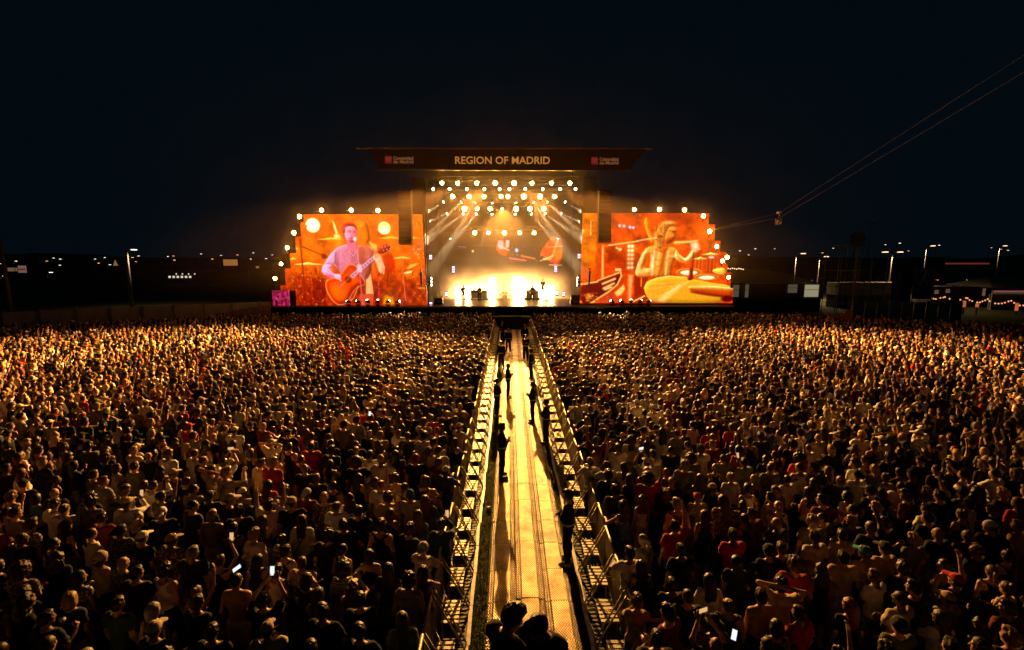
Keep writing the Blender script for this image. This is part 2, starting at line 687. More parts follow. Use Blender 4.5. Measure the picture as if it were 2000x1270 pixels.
LET = emat('spill_glow_letters', (.80, .31, .05), .55, False)  # printed letters given a glow in place of stage spill on the fabric
LET2 = emat('dim_spill_glow_letters', (.36, .14, .05), .45, False)
RED = emat('red_emblem', (.30, .012, .02), .45, False)  # emblem and stars glow the same way, no lamp behind them
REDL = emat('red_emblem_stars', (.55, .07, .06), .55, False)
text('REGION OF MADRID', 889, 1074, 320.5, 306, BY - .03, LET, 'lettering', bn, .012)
for x in (752, 1155):
    dy = 0 if x < 900 else 2
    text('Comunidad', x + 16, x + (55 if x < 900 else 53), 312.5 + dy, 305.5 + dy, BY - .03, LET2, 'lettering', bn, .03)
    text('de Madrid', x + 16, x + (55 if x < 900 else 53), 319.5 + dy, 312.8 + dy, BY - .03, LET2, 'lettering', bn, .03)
    e = part('emblem', MB().prism(px_poly([(x, 305 + dy), (x + 13, 305 + dy), (x + 13, 319 + dy), (x, 319 + dy)], BY - .04), BY - .06, BY - .01), RED, bn)
    q = MB()
    for k in range(7):         # two rows of small stars, four over three
        cx_ = x + 2.2 + (k % 4) * 2.9 + (1.4 if k > 3 else 0)
        cy_ = 310 + dy + (3.4 if k > 3 else 0)
        pts = []
        for a in range(10):
            rr = 1.35 if a % 2 == 0 else .6
            pts.append((cx_ + rr * math.sin(a * math.pi / 5), cy_ - rr * math.cos(a * math.pi / 5)))
        q.prism(px_poly(pts, BY - .07), BY - .075, BY - .062)
    part('stars', q, REDL, e)['kind'] = 'stuff'


# ------------------------------------------------------------------ painted screens (LED picture as colour per lamp cell)
class Paint:
    def __init__(s, W, H, c, ss=2):
        s.W, s.H, s.ss = W, H, ss
        yy, xx = np.mgrid[0:H * ss, 0:W * ss]
        s.X = (xx + .5) / ss
        s.Y = (yy + .5) / ss
        s.im = np.zeros((H * ss, W * ss, 3)) + np.array(c) / 255.

    def mix(s, a, c, mode='n'):
        c = np.array(c) / 255.
        if c.ndim == 1:
            c = c[None, None, :]
        if mode == 'add':
            s.im += a[..., None] * c
        else:
            s.im = s.im * (1 - a[..., None]) + c * a[..., None]

    def poly(s, pts, c, al=1, soft=.6, round_=True, shade=.45):
        p = np.array(pts, float)
        if len(p) >= 6 and round_:          # round the corners off
            for _ in range(2):
                nx_ = np.roll(p, -1, 0)
                p = np.stack([p * .78 + nx_ * .22, p * .22 + nx_ * .78], 1).reshape(-1, 2)
        d = np.full(s.X.shape, 1e9)
        ins = np.zeros(s.X.shape, bool)
        n = len(p)
        for i in range(n):
            a, b = p[i], p[(i + 1) % n]
            e = b - a
            wx, wy = s.X - a[0], s.Y - a[1]
            tt = np.clip((wx * e[0] + wy * e[1]) / (e @ e + 1e-9), 0, 1)
            d = np.minimum(d, np.hypot(wx - e[0] * tt, wy - e[1] * tt))
            cond = ((a[1] <= s.Y) & (b[1] > s.Y)) | ((b[1] <= s.Y) & (a[1] > s.Y))
            with np.errstate(divide='ignore', invalid='ignore'):
                xi = a[0] + (s.Y - a[1]) / (b[1] - a[1] + 1e-12) * e[0]
            ins ^= cond & (s.X < xi)
        sd = np.where(ins, -d, d)
        A_ = np.clip(.5 - sd / (2 * soft), 0, 1) * al
        s.mix(A_, c)
        if shade and len(pts) >= 6 and round_:   # the camera picture's own light and shade across a rounded form
            gy, gx = np.gradient(sd)
            lam = np.clip((gx * -.75 + gy * -.66) * s.ss, -1, 1)
            tt = np.clip(1 + sd / 11., 0, 1) ** 1.5
            s.im *= (1 + A_ * shade * lam * tt)[..., None]
        return sd

    def ell(s, x, y, rx, ry, c, al=1, soft=.6, ang=0, mode='n'):
        ca, sa = math.cos(ang), math.sin(ang)
        dx, dy = s.X - x, s.Y - y
        u, v = dx * ca + dy * sa, -dx * sa + dy * ca
        k = np.hypot(u / rx, v / ry)
        d = (k - 1) * min(rx, ry)
        s.mix(np.clip(.5 - d / (2 * soft), 0, 1) * al, c, mode)

    def line(s, pts, wd, c, al=1, soft=.6):
        for (x0, y0), (x1, y1) in zip(pts[:-1], pts[1:]):
            ex, ey = x1 - x0, y1 - y0
            tt = np.clip(((s.X - x0) * ex + (s.Y - y0) * ey) / (ex * ex + ey * ey + 1e-9), 0, 1)
            d = np.hypot(s.X - x0 - ex * tt, s.Y - y0 - ey * tt) - wd / 2
            s.mix(np.clip(.5 - d / (2 * soft), 0, 1) * al, c)

    def noise(s, sc, amp, seed=0):
        r = np.random.default_rng(seed)
        h, w_ = s.im.shape[:2]
        gh, gw = max(2, int(h / sc / s.ss)), max(2, int(w_ / sc / s.ss))
        g_ = r.normal(0, 1, (gh + 2, gw + 2))
        yi = np.linspace(0, gh, h)
        xi = np.linspace(0, gw, w_)
        y0 = yi.astype(int)
        x0 = xi.astype(int)
        fy = (yi - y0)[:, None]
        fx = (xi - x0)[None, :]
        fy = fy * fy * (3 - 2 * fy)
        fx = fx * fx * (3 - 2 * fx)
        v = g_[y0][:, x0] * (1 - fy) * (1 - fx) + g_[y0 + 1][:, x0] * fy * (1 - fx) + g_[y0][:, x0 + 1] * (1 - fy) * fx + g_[y0 + 1][:, x0 + 1] * fy * fx
        s.im *= (1 + amp * v)[..., None]

    def out(s):
        i = s.im
        for ax_ in (0, 1):
            i = (np.roll(i, 1, ax_) + 2 * i + np.roll(i, -1, ax_)) / 4
        i = np.clip((i - .45) * 1.2 + .43, 0, 1.15)
        i = i.reshape(s.H, s.ss, s.W, s.ss, 3).mean((1, 3))
        return np.where(i <= .04045, i / 12.92, ((i + .055) / 1.055) ** 2.4)


def screen_mat(name, strength):
    m, t, b = nmat(name)
    a = t.nodes.new('ShaderNodeAttribute')
    a.attribute_name = 'Col'
    b.inputs['Base Color'].default_value = (.015, .015, .015, 1)
    b.inputs['Roughness'].default_value = .6
    t.links.new(a.outputs['Color'], b.inputs['Emission Color'])
    b.inputs['Emission Strength'].default_value = strength
    m.cycles.emission_sampling = 'NONE'
    return m


def screen_mesh(name, img, x0, y0, Y, mask, m, parent):
    """img[H, W] one cell per photo pixel; the outline is stepped: cells where mask(x, y) is false are left out"""
    H, W = img.shape[:2]
    pa = at(x0, y0, Y)
    pb = at(x0 + W, y0 + H, Y)
    xs = np.linspace(pa.x, pb.x, W + 1)
    zs = np.linspace(pa.z, pb.z, H + 1)
    X_, Z_ = np.meshgrid(xs, zs)
    pl = np.array(parent.location)
    v = np.stack([X_ - pl[0], np.full(X_.shape, Y - pl[1]), Z_ - pl[2]], -1).reshape(-1, 3)
    jj, ii = np.mgrid[0:H, 0:W]
    keep = mask(x0 + ii + .5, y0 + jj + .5)
    a = (jj * (W + 1) + ii)[keep]
    f = np.stack([a, a + W + 1, a + W + 2, a + 1], -1)
    pad = np.pad(img, ((0, 1), (0, 1), (0, 0)), 'edge')
    c = np.concatenate([pad.reshape(-1, 3), np.ones((len(v), 1))], 1)
    me = bpy.data.meshes.new(name)
    me.from_pydata(v.tolist(), [], f.tolist())
    at_ = me.color_attributes.new('Col', 'FLOAT_COLOR', 'POINT')
    at_.data.foreach_set('color', c.ravel().astype(np.float32))
    me.materials.append(m)
    return obj(name, me, parent)


K = 1 / 6.047


def zl(pts):
    return [((x * K), (y * K)) for x, y in pts]


# left screen: the picture box starts at photo pixel 530, 400 (zoom coordinates divided by 6.047)
P = Paint(306, 200, (236, 110, 6))
v = (P.Y / 200)
P.mix(np.clip((P.Y - 95) / 70, 0, 1) * .85, (196, 66, 8))
P.mix(np.clip((P.X - 255) / 60, 0, 1) * np.clip((P.Y - 60) / 60, 0, 1) * .5, (225, 95, 10))
P.noise(14, .10, 1)
P.noise(5, .06, 2)
rr = random.Random(3)
for k in range(26):     # drum hardware behind, out of focus
    x = rr.uniform(190, 560) if k < 13 else rr.uniform(1150, 1820)
    y = rr.uniform(820, 1180)
    P.line(zl([(x, y), (x + rr.uniform(-40, 40), y + rr.uniform(-150, 60))]), rr.uniform(1, 2.6), rr.choice([(255, 190, 70), (150, 38, 8), (240, 120, 30), (120, 24, 6)]), .75, .9)
for x0, x1, y0, y1, c in ((235, 420, 840, 1160, (188, 52, 6)), (440, 600, 860, 1180, (150, 36, 4)), (1170, 1330, 900, 1180, (172, 50, 8)), (1500, 1820, 990, 1180, (200, 78, 8))):
    P.poly(zl([(x0, y0), (x1, y0), (x1, y1), (x0, y1)]), c, .7, 1.2)
for k in range(150):
    x = rr.uniform(180, 600) if k % 2 else rr.uniform(1170, 1830)
    P.ell(x * K, rr.uniform(780, 1185) * K, rr.uniform(.4, 1.3), rr.uniform(.4, 1.6), rr.choice([(255, 214, 120), (255, 160, 50), (255, 240, 200), (110, 20, 4)]), rr.uniform(.4, .95), .5)
P.ell(1390 * K, 1085 * K, 17, 18, (214, 104, 14), .9)
P.ell(1390 * K, 1085 * K, 12, 13, (150, 60, 10), .6)
P.ell(1380 * K, 690 * K, 14, 20, (190, 44, 14), .8, 2)
P.ell(485 * K, 240 * K, 14.5, 14, (255, 246, 190), 1, 1)
P.ell(485 * K, 232 * K, 11, 10, (255, 255, 232), .8, 3)
P.ell(1347 * K, 270 * K, 12.6, 12.2, (255, 236, 150), 1, 1)
P.ell(1347 * K, 300 * K, 10, 7, (255, 252, 214), .9, 2)
P.line(zl([(1275, 265), (1420, 275)]), 1.2, (240, 180, 70), .8)
for x, y, hw, hh_, c in ((690, 405, 190, 11, (255, 196, 80)), (1420, 392, 170, 11, (255, 180, 70)), (400, 700, 215, 14, (255, 206, 100)), (1550, 625, 135, 10, (255, 210, 110)), (1715, 392, 70, 8, (250, 180, 70)), (260, 522, 55, 18, (255, 196, 80)), (225, 637, 50, 12, (255, 200, 90)), (1785, 990, 60, 9, (255, 200, 110))):
    P.poly(zl([(x - hw, y + 2), (x - hw * .3, y - hh_), (x, y - hh_ * 2.1), (x + hw * .3, y - hh_), (x + hw, y + 2), (x, y + hh_)]), c, .95, .7)
P.poly(zl([(722, 185), (745, 205), (785, 330), (760, 345), (735, 260)]), (255, 224, 140))
P.poly(zl([(735, 345), (800, 345), (815, 390), (730, 392)]), (255, 214, 120))
P.poly(zl([(1600, 750), (1650, 700), (1765, 680), (1720, 712), (1640, 752)]), (255, 176, 60))
P.poly(zl([(1565, 795), (1675, 770), (1660, 800), (1580, 820)]), (255, 226, 150))
P.poly(zl([(1570, 815), (1730, 790), (1745, 840), (1610, 880)]), (232, 120, 22), .9)
P.mix(np.clip((P.Y - 128) / 40, 0, 1) * (.35 + .25 * np.sin(P.X * .31) * np.sin(P.Y * .22 + P.X * .05)), (96, 20, 2))
for k in range(240):
    x = rr.uniform(180, 640) if k % 2 else rr.uniform(1150, 1830)
    y = rr.uniform(760, 1185)
    P.line(zl([(x, y), (x + rr.uniform(-14, 14), y + rr.uniform(-26, 26))]), rr.uniform(.5, 1.3), rr.choice([(255, 206, 110), (255, 150, 40), (90, 14, 2), (70, 10, 2), (230, 100, 20)]), rr.uniform(.35, .9), .5)
# ghosted second player behind
P.ell(1080 * K, 300 * K, 15, 24, (224, 122, 18), .9, 1.6)
P.poly(zl([(985, 210), (1050, 160), (1130, 190), (1165, 290), (1170, 440), (1100, 450), (1120, 330), (1080, 230), (1010, 250)]), (196, 84, 8), .85, 1.2)
P.ell(1060 * K, 225 * K, 9, 6, (246, 176, 60), .6, 2)
P.poly(zl([(1150, 420), (1250, 470), (1250, 540), (1180, 500)]), (255, 196, 100), .8, 1.2)
# boom stand on the left
P.line(zl([(412, 245), (322, 390)]), 2.6, (196, 84, 20))
P.line(zl([(300, 395), (330, 395), (325, 450)]), 8, (206, 70, 14), .9, 1.2)
P.line(zl([(322, 400), (345, 1190)]), 2.8, (150, 40, 12))
P.line(zl([(340, 488), (640, 615)]), 1.8, (110, 34, 10))
P.ell(600 * K, 600 * K, 5, 5, (120, 40, 10))
P.ell(650 * K, 560 * K, 10, 5, (200, 90, 20), .8)
# body: shirt, arms
P.poly(zl([(1100, 880), (1160, 800), (1185, 1050), (1090, 1055)]), (250, 176, 120), .95, 1)
P.poly(zl([(1010, 1050), (1190, 1055), (1170, 1190), (1020, 1190)]), (214, 92, 60), .8, 1)
P.poly(zl([(820, 478), (895, 462), (950, 520), (1040, 466), (1160, 486), (1222, 548), (1195, 640), (1165, 800), (1100, 900), (800, 830), (745, 720), (640, 700), (600, 690), (690, 570), (740, 515)]), (206, 116, 132), 1, .9)
P.poly(zl([(1000, 500), (1040, 466), (1160, 486), (1222, 548), (1190, 640), (1160, 800), (1080, 880), (1020, 700)]), (178, 80, 52), .75, 2)
for k in range(12):
    x = rr.uniform(780, 1180)
    y = rr.uniform(520, 760)
    P.line(zl([(x, y), (x + rr.uniform(-30, 30), y + rr.uniform(40, 140))]), 1.6, rr.choice([(236, 150, 150), (160, 70, 60), (226, 130, 110)]), .45, 1.2)
P.poly(zl([(745, 540), (800, 520), (760, 700), (800, 800), (740, 770), (720, 660)]), (180, 84, 84), .55, 2)
P.poly(zl([(690, 570), (745, 520), (770, 560), (735, 700), (640, 705), (600, 690)]), (232, 138, 168), .9, 1.2)
P.poly(zl([(605, 690), (700, 705), (665, 760), (700, 805), (790, 825), (792, 880), (735, 880), (600, 835), (563, 785), (572, 735)]), (255, 150, 190), 1, .8)
P.poly(zl([(610, 800), (700, 830), (780, 850), (740, 880), (610, 838)]), (230, 96, 120), .6, 1.5)
P.poly(zl([(1215, 600), (1275, 590), (1285, 640), (1335, 740), (1320, 815), (1265, 800), (1250, 720), (1225, 670)]), (250, 160, 110), 1, .8)
for x, y, rx_, ry_, c, al in ((790, 560, 9, 15, (236, 150, 176), .55), (870, 640, 9, 18, (224, 132, 146), .5), (1120, 560, 8, 14, (214, 118, 92), .5), (1060, 680, 6, 20, (150, 62, 44), .5), (700, 640, 7, 9, (250, 170, 196), .6), (640, 770, 8, 5, (255, 186, 214), .6), (960, 600, 4, 14, (160, 78, 88), .5), (1290, 700, 5, 10, (255, 200, 150), .6)):
    P.ell(x * K, y * K, rx_, ry_, c, al, 5)
for L_, wd_, c, al in (([(700, 560), (640, 640), (590, 710), (564, 785)], 1.6, (255, 206, 226), .8), ([(745, 520), (820, 482), (890, 466)], 1.4, (255, 190, 200), .7), ([(1160, 490), (1218, 548), (1200, 620)], 1.4, (255, 190, 150), .7), ([(1280, 600), (1330, 735), (1318, 810)], 1.5, (255, 226, 190), .8), ([(745, 560), (735, 690)], 2.4, (120, 50, 60), .6), ([(800, 800), (1000, 690)], 2, (120, 44, 40), .5), ([(1165, 640), (1150, 800)], 2.6, (110, 40, 20), .6)):
    P.line(zl(L_), wd_, c, al, 1.2)
for k in range(60):
    x, y = rr.uniform(760, 1180), rr.uniform(490, 860)
    P.line(zl([(x, y), (x + rr.uniform(-12, 12), y + rr.uniform(10, 60))]), .8, rr.choice([(240, 160, 170), (130, 56, 60), (190, 96, 100)]), .3, .7)
# neck and head
P.poly(zl([(880, 420), (990, 420), (1010, 500), (960, 545), (900, 500)]), (236, 110, 130), 1, .8)
P.line(zl([(905, 540), (960, 600), (1005, 530)]), 1, (255, 190, 180), .8)
P.poly(zl([(850, 290), (870, 240), (940, 225), (1000, 260), (1018, 320), (1012, 390), (985, 430), (930, 445), (885, 420), (860, 370)]), (255, 138, 156), 1, .8)
P.poly(zl([(905, 400), (920, 372), (985, 380), (1000, 400), (985, 432), (930, 446), (890, 425)]), (206, 74, 92), .75, 1.5)
P.poly(zl([(834, 300), (838, 245), (880, 208), (950, 202), (1000, 232), (1020, 292), (1006, 288), (984, 256), (930, 246), (894, 256), (874, 290), (868, 330), (848, 348)]), (176, 34, 36), 1, .8)
P.poly(zl([(845, 345), (868, 350), (878, 420), (862, 405)]), (206, 70, 88), .9, .8)
P.line(zl([(905, 296), (938, 300)]), 1.6, (168, 48, 60), .8)
P.line(zl([(968, 304), (995, 308)]), 1.5, (168, 48, 60), .75)
P.ell(922 * K, 318 * K, 3, 1.5, (150, 50, 64), .8)
P.ell(984 * K, 322 * K, 2.4, 1.4, (150, 50, 64), .75)
P.ell(900 * K, 275 * K, 7, 3.5, (255, 176, 190), .7, 2)
P.ell(1000 * K, 350 * K, 2.5, 7, (226, 96, 116), .6, 2)
P.line(zl([(955, 310), (962, 352), (944, 358)]), 1.2, (206, 84, 100), .8)
P.line(zl([(930, 388), (975, 388)]), 2.2, (150, 40, 54), .85)
P.ell(905 * K, 350 * K, 4, 5, (255, 180, 190), .55, 2)
# guitar
gb = [(600, 930), (622, 882), (700, 862), (775, 835), (830, 775), (880, 712), (938, 690), (990, 722), (1008, 780), (1050, 850), (1092, 905), (1078, 945), (1000, 962), (935, 1020), (890, 1100), (845, 1165), (765, 1190), (700, 1165), (640, 1085), (604, 1000)]
sd = P.poly(zl(gb), (226, 74, 8), 1, .7)
P.ell(740 * K, 1020 * K, 17, 17, (252, 122, 22), .75, 9)
P.ell(930 * K, 850 * K, 12, 12, (244, 110, 22), .6, 7)
P.mix(np.clip(1 - np.abs(sd + 5) / 4, 0, 1) * .5, (150, 26, 4))
P.mix(np.clip(1 - np.abs(sd) / .9, 0, 1) * .95, (255, 190, 150))
P.ell(880 * K, 880 * K, 7, 6.5, (120, 26, 6), .85, 1)
P.poly(zl([(820, 780), (900, 700), (960, 720), (985, 800), (900, 840)]), (204, 66, 14), .5, 1.5)
P.line(zl([(760, 915), (806, 992)]), 3.2, (190, 80, 90), .95)
P.line(zl([(790, 950), (1000, 770)]), 2, (255, 176, 130), .5, 1)
P.poly(zl([(908, 828), (1195, 598), (1222, 632), (940, 866)]), (214, 150, 176), 1, .7)
for k in range(9):
    x = 930 + k * 31
    y = 832 - k * 25
    P.poly(zl([(x, y), (x + 16, y - 13), (x + 27, y + 2), (x + 11, y + 15)]), (128, 62, 84), .7, .7)
P.poly(zl([(1240, 545), (1300, 490), (1365, 452), (1415, 470), (1412, 520), (1300, 580)]), (150, 26, 26), 1, .8)
for k in range(6):
    P.ell((1310 + k * 20) * K, (500 + (k % 2) * 40 - k * 6) * K, 1.5, 1.5, (255, 150, 160), .9)
P.ell(1243 * K, 615 * K, 7.5, 6.5, (255, 190, 150), 1, 1)
for k in range(4):
    P.line(zl([(1215 + k * 15, 585), (1225 + k * 14, 622)]), 2, (226, 120, 90), .7, .7)
P.ell(757 * K, 845 * K, 6.5, 5.5, (255, 180, 206), 1, 1)
P.line(zl([(760, 850), (790, 890)]), 3, (255, 170, 200), .9)
P.line(zl([(1000, 960), (940, 1100), (900, 1130)]), 1.5, (255, 170, 110), .8)
# microphones and stands in front
P.line(zl([(1000, 430), (1018, 720), (1045, 1190)]), 2.6, (206, 92, 100))
P.line(zl([(1006, 520), (1024, 760)]), 1, (255, 190, 200), .9)
P.poly(zl([(1000, 700), (1050, 700), (1055, 790), (1000, 790)]), (250, 190, 200), .85, 1)
P.ell(986 * K, 402 * K, 3.6, 4.6, (255, 214, 206), 1, .8)
P.line(zl([(1210, 650), (1235, 760), (1262, 1180)]), 2.3, (190, 66, 66))
P.line(zl([(1535, 480), (1555, 850), (1580, 1130)]), 2.0, (220, 110, 70), .9)
P.line(zl([(1525, 545), (1740, 550)]), 1.6, (200, 80, 20))
P.line(zl([(1680, 120), (1800, 240)]), 1.2, (130, 60, 10), .9)
P.line(zl([(1740, 210), (1740, 260)]), 1, (255, 220, 150), .8)
for k in range(14):
    P.ell(rr.uniform(1690, 1820) * K, rr.uniform(505, 660) * K, .9, .9, (255, 226, 170), .9)
P.poly(zl([(1290, 1180), (1330, 1060), (1420, 1090), (1440, 1180)]), (255, 170, 30), .7, 2)
P.noise(1.2, .05, 5)
imgL = P.out()
LSTEP = [(433, 592), (461, 585), (493, 573), (523, 560), (556, 548), (567, 537), (600, 567)]


def maskL(x, y):
    ok = np.zeros(x.shape, bool)
    y0 = 418
    for y1, xm in LSTEP:
        ok |= (y >= y0) & (y < y1) & (x >= xm)
        y0 = y1
    return ok & (y < 597.5) & (x < 829 + (y - 418) * .03)


SCM = screen_mat('led_screen', 1.12)
SCY = 49.0
scl = thing('video_screen', 'left stepped video screen showing a singer in a grey shirt with acoustic guitar', 'screen', tuple(at(690, 597.5, SCY)), group='video screens beside the stage')
screen_mesh('picture', imgL, 530, 400, SCY, maskL, SCM, scl)


def screen_back(mask, xr_, yr_, parent, name):
    q = MB()
    x0, x1 = xr_
    for y in range(yr_[0], yr_[1], 6):
        xs = np.arange(x0, x1)
        kp = mask(xs + .5, np.full(xs.shape, y + 3.))
        if kp.any():
            a = at(xs[kp][0], y, SCY + .05)
            b = at(xs[kp][-1] + 1, y + 6, SCY + .05)
            q.box(((a.x + b.x) / 2, SCY + .22, (a.z + b.z) / 2), (b.x - a.x, .4, a.z - b.z))
    return part(name, q, M['black'], parent)


screen_back(maskL, (530, 836), (418, 598), scl, 'cabinet_wall')

# right screen; picture box starts at 1130, 400
P = Paint(306, 200, (206, 74, 4))
P.mix(np.clip((P.X - 100) / 200, 0, 1) * np.clip((70 - P.Y) / 60, 0, 1) * .5, (196, 76, 12))
P.mix(np.clip(1 - np.hypot((P.X - 240) / 60, (P.Y - 60) / 40), 0, 1) * .5, (230, 120, 30))
P.mix(np.clip((39 - P.X) / 6, 0, 1) * .7, (244, 140, 34))
P.noise(16, .13, 11)
P.noise(5, .08, 12)
P.poly(zl([(0, 720), (560, 720), (660, 780), (660, 1165), (0, 1165)]), (206, 70, 6), .6, 8)
P.line(zl([(147, 195), (147, 360)]), 1.3, (255, 224, 150))
for x in (70, 120, 180, 225):
    P.line(zl([(x, 110), (x, 800)]), 1, (214, 100, 12), .5)
P.ell(60 * K, 303 * K, 3, 3, (255, 210, 120), .9, 1.5)
for x, y in ((475, 245), (525, 250), (592, 262), (630, 268)):
    P.ell(x * K, y * K, 2.6, 2.8, (255, 206, 240), 1, .8)
for x, y, r_ in ((450, 505, 2), (487, 523, 3.2), (455, 508, 1.2)):
    P.ell(x * K, y * K, r_, r_, (255, 214, 140), 1, .8)
for x in (592, 628):
    for k in range(6):
        P.ell(x * K, (485 + k * 50) * K, 5, 4.6, (255, 170, 60), .5, 2)
        P.ell(x * K, (485 + k * 50) * K, 3, 3, (255, 244, 200), 1, .8)
P.poly(zl([(438, 745), (508, 745), (508, 777), (438, 777)]), (255, 226, 160), 1, 1)
P.poly(zl([(775, 135), (745, 205), (790, 340), (838, 445), (885, 432), (815, 270), (800, 180)]), (240, 148, 40), .9, 1)
P.poly(zl([(590, 820), (650, 820), (630, 1160), (605, 1160)]), (255, 220, 170), .55, 2.5)
# drum hardware right
P.poly(zl([(1340, 640), (1462, 640), (1460, 800), (1345, 800)]), (196, 66, 8), .95, 1)
P.poly(zl([(1470, 640), (1590, 610), (1600, 800), (1475, 815)]), (176, 50, 6), .95, 1)
for x in (1360, 1400, 1440, 1490, 1530, 1575):
    P.line(zl([(x, 630), (x, 800)]), 1, (255, 190, 90), .7)
for x, y, hw, hh_ in ((1530, 580, 120, 14), (1415, 632, 95, 14)):
    P.poly(zl([(x - hw, y + 4), (x - 20, y - hh_), (x, y - hh_ - 14), (x + 20, y - hh_), (x + hw, y), (x, y + hh_)]), (255, 206, 110), 1, .8)
P.poly(zl([(1550, 775), (1600, 745), (1700, 735), (1720, 800), (1700, 830), (1620, 820)]), (250, 190, 80), 1, 1)
P.ell(1540 * K, 615 * K, 6, 2.4, (255, 220, 220), .8)
P.poly(zl([(670, 800), (820, 830), (850, 1160), (670, 1160)]), (150, 36, 4), .9, 1.5)
P.line(zl([(745, 860), (745, 960)]), 2.5, (240, 150, 60), .9)
# drummer
P.poly(zl([(790, 490), (880, 478), (960, 470), (1050, 490), (1130, 500), (1150, 570), (1115, 650), (1088, 730), (1082, 840), (860, 845), (830, 740), (850, 600)]), (226, 146, 66), 1, .9)
P.poly(zl([(950, 480), (1040, 490), (1000, 600), (960, 840), (900, 840), (930, 640)]), (232, 128, 40), .75, 2.5)
for x, y0_, y1_, c in ((880, 540, 740, (255, 236, 190)), (935, 560, 700, (255, 220, 150)), (1040, 540, 820, (255, 214, 140)), (1075, 560, 820, (216, 112, 30)), (985, 600, 830, (214, 104, 26)), (860, 560, 660, (206, 100, 30))):
    P.line(zl([(x, y0_), (x - 18, y1_)]), 3, c, .7, 1.8)
P.poly(zl([(800, 485), (750, 560), (715, 650), (668, 795), (690, 852), (810, 848), (880, 800), (850, 740), (765, 745), (790, 660), (850, 570)]), (242, 176, 96), 1, .9)
P.poly(zl([(770, 580), (840, 560), (800, 660), (760, 690)]), (206, 98, 24), .85, 1.5)
P.poly(zl([(690, 820), (800, 800), (870, 800), (810, 850), (700, 856)]), (226, 130, 50), .7, 1.5)
P.line(zl([(755, 560), (700, 690), (676, 800)]), 2, (255, 246, 210), .8, 1.2)
P.poly(zl([(1130, 505), (1175, 590), (1240, 636), (1290, 570), (1310, 520), (1370, 540), (1330, 630), (1262, 690), (1190, 672), (1110, 620)]), (250, 184, 100), 1, .9)
P.poly(zl([(1150, 600), (1250, 660), (1310, 620), (1260, 692), (1180, 680)]), (214, 110, 30), .7, 1.5)
P.poly(zl([(1100, 425), (1270, 425), (1385, 408), (1390, 420), (1290, 450), (1100, 470)]), (255, 190, 100), .9, 1.2)
P.ell(1345 * K, 490 * K, 8, 10, (250, 190, 140), .85, 3.5)
P.ell(1352 * K, 480 * K, 4, 6, (255, 224, 206), .8, 3)
P.line(zl([(1290, 440), (1320, 480), (1400, 520)]), 3, (255, 210, 170), .6, 2)
P.poly(zl([(985, 400), (1060, 400), (1045, 500), (960, 500)]), (206, 92, 26), 1, 1.2)
P.poly(zl([(888, 340), (905, 270), (950, 212), (1010, 188), (1075, 190), (1118, 222), (1128, 262), (1090, 250), (1040, 262), (1018, 310), (1004, 380), (985, 440), (955, 520), (905, 505), (866, 420)]), (206, 122, 44), 1, 1.2)
for k in range(60):
    x = rr.uniform(875, 1000)
    y = rr.uniform(205, 470)
    if x > 1000 - (y - 200) * .12:
        continue
    P.line(zl([(x, y), (x + rr.uniform(-16, 4), y + 22), (x + rr.uniform(-6, 14), y + 44)]), 1.3, rr.choice([(250, 196, 110), (140, 64, 14), (255, 220, 150), (170, 88, 26)]), .4, 1.1)
P.ell(1040 * K, 205 * K, 12, 3, (255, 226, 150), .7, 2)
P.poly(zl([(1016, 305), (1045, 256), (1104, 256), (1124, 300), (1141, 346), (1122, 356), (1118, 392), (1092, 414), (1050, 450), (1000, 440), (992, 380)]), (226, 118, 44), 1, .9)
P.ell(1080 * K, 275 * K, 6, 3, (250, 170, 90), .7, 2.5)
P.ell(1060 * K, 355 * K, 5, 4, (244, 150, 70), .6, 2.5)
P.poly(zl([(1000, 400), (1050, 378), (1115, 386), (1094, 416), (1050, 455), (1002, 446)]), (150, 54, 12), .8, 1.5)
P.line(zl([(1030, 300), (1128, 312)]), 1.2, (110, 40, 8), .8)
P.ell(1100 * K, 318 * K, 4, 2.6, (120, 44, 10), .65)
P.line(zl([(1085, 385), (1115, 382)]), 1.6, (120, 36, 8), .9)
P.poly(zl([(930, 500), (1040, 490), (1000, 570), (960, 560)]), (190, 70, 20), .6, 2)
for L_, wd_, c, al in (([(800, 560), (770, 650), (740, 740)], 4, (170, 76, 18), .6), ([(850, 600), (870, 720), (860, 830)], 3, (255, 240, 200), .6), ([(1000, 560), (985, 700), (990, 830)], 5, (176, 78, 18), .55), ([(900, 520), (960, 545), (1030, 520)], 3, (176, 74, 18), .6), ([(1110, 640), (1090, 740), (1082, 830)], 3, (150, 62, 12), .7), ([(1060, 600), (1110, 600)], 3, (255, 220, 150), .6), ([(900, 640), (960, 660)], 2, (190, 96, 30), .6), ([(905, 720), (960, 730)], 2, (190, 96, 30), .5), ([(1020, 650), (1070, 640)], 2, (200, 110, 40), .5), ([(1175, 592), (1240, 640), (1300, 575)], 1.6, (255, 240, 200), .8), ([(690, 845), (800, 846)], 2, (150, 60, 14), .7)):
    P.line(zl(L_), wd_, c, al, 2)
P.mix(np.clip(1 - np.hypot((P.X - 190) / 40, (P.Y - 25) / 22), 0, 1) * .6, (120, 34, 2))
P.mix(np.clip(1 - np.hypot((P.X - 90) / 45, (P.Y - 110) / 26), 0, 1) * .45, (130, 34, 0))
# mic boom
P.line(zl([(335, 478), (690, 425)]), 2.6, (250, 196, 120))
P.line(zl([(690, 420), (965, 372)]), 1.9, (255, 214, 150))
P.line(zl([(285, 480), (345, 478)]), 3.6, (214, 120, 40))
P.line(zl([(292, 480), (300, 860)]), 4.2, (236, 150, 66), .95)
P.line(zl([(285, 500), (292, 850)]), 1.2, (255, 230, 180), .9)
P.ell(940 * K, 372 * K, 6, 3, (150, 60, 20), .9)
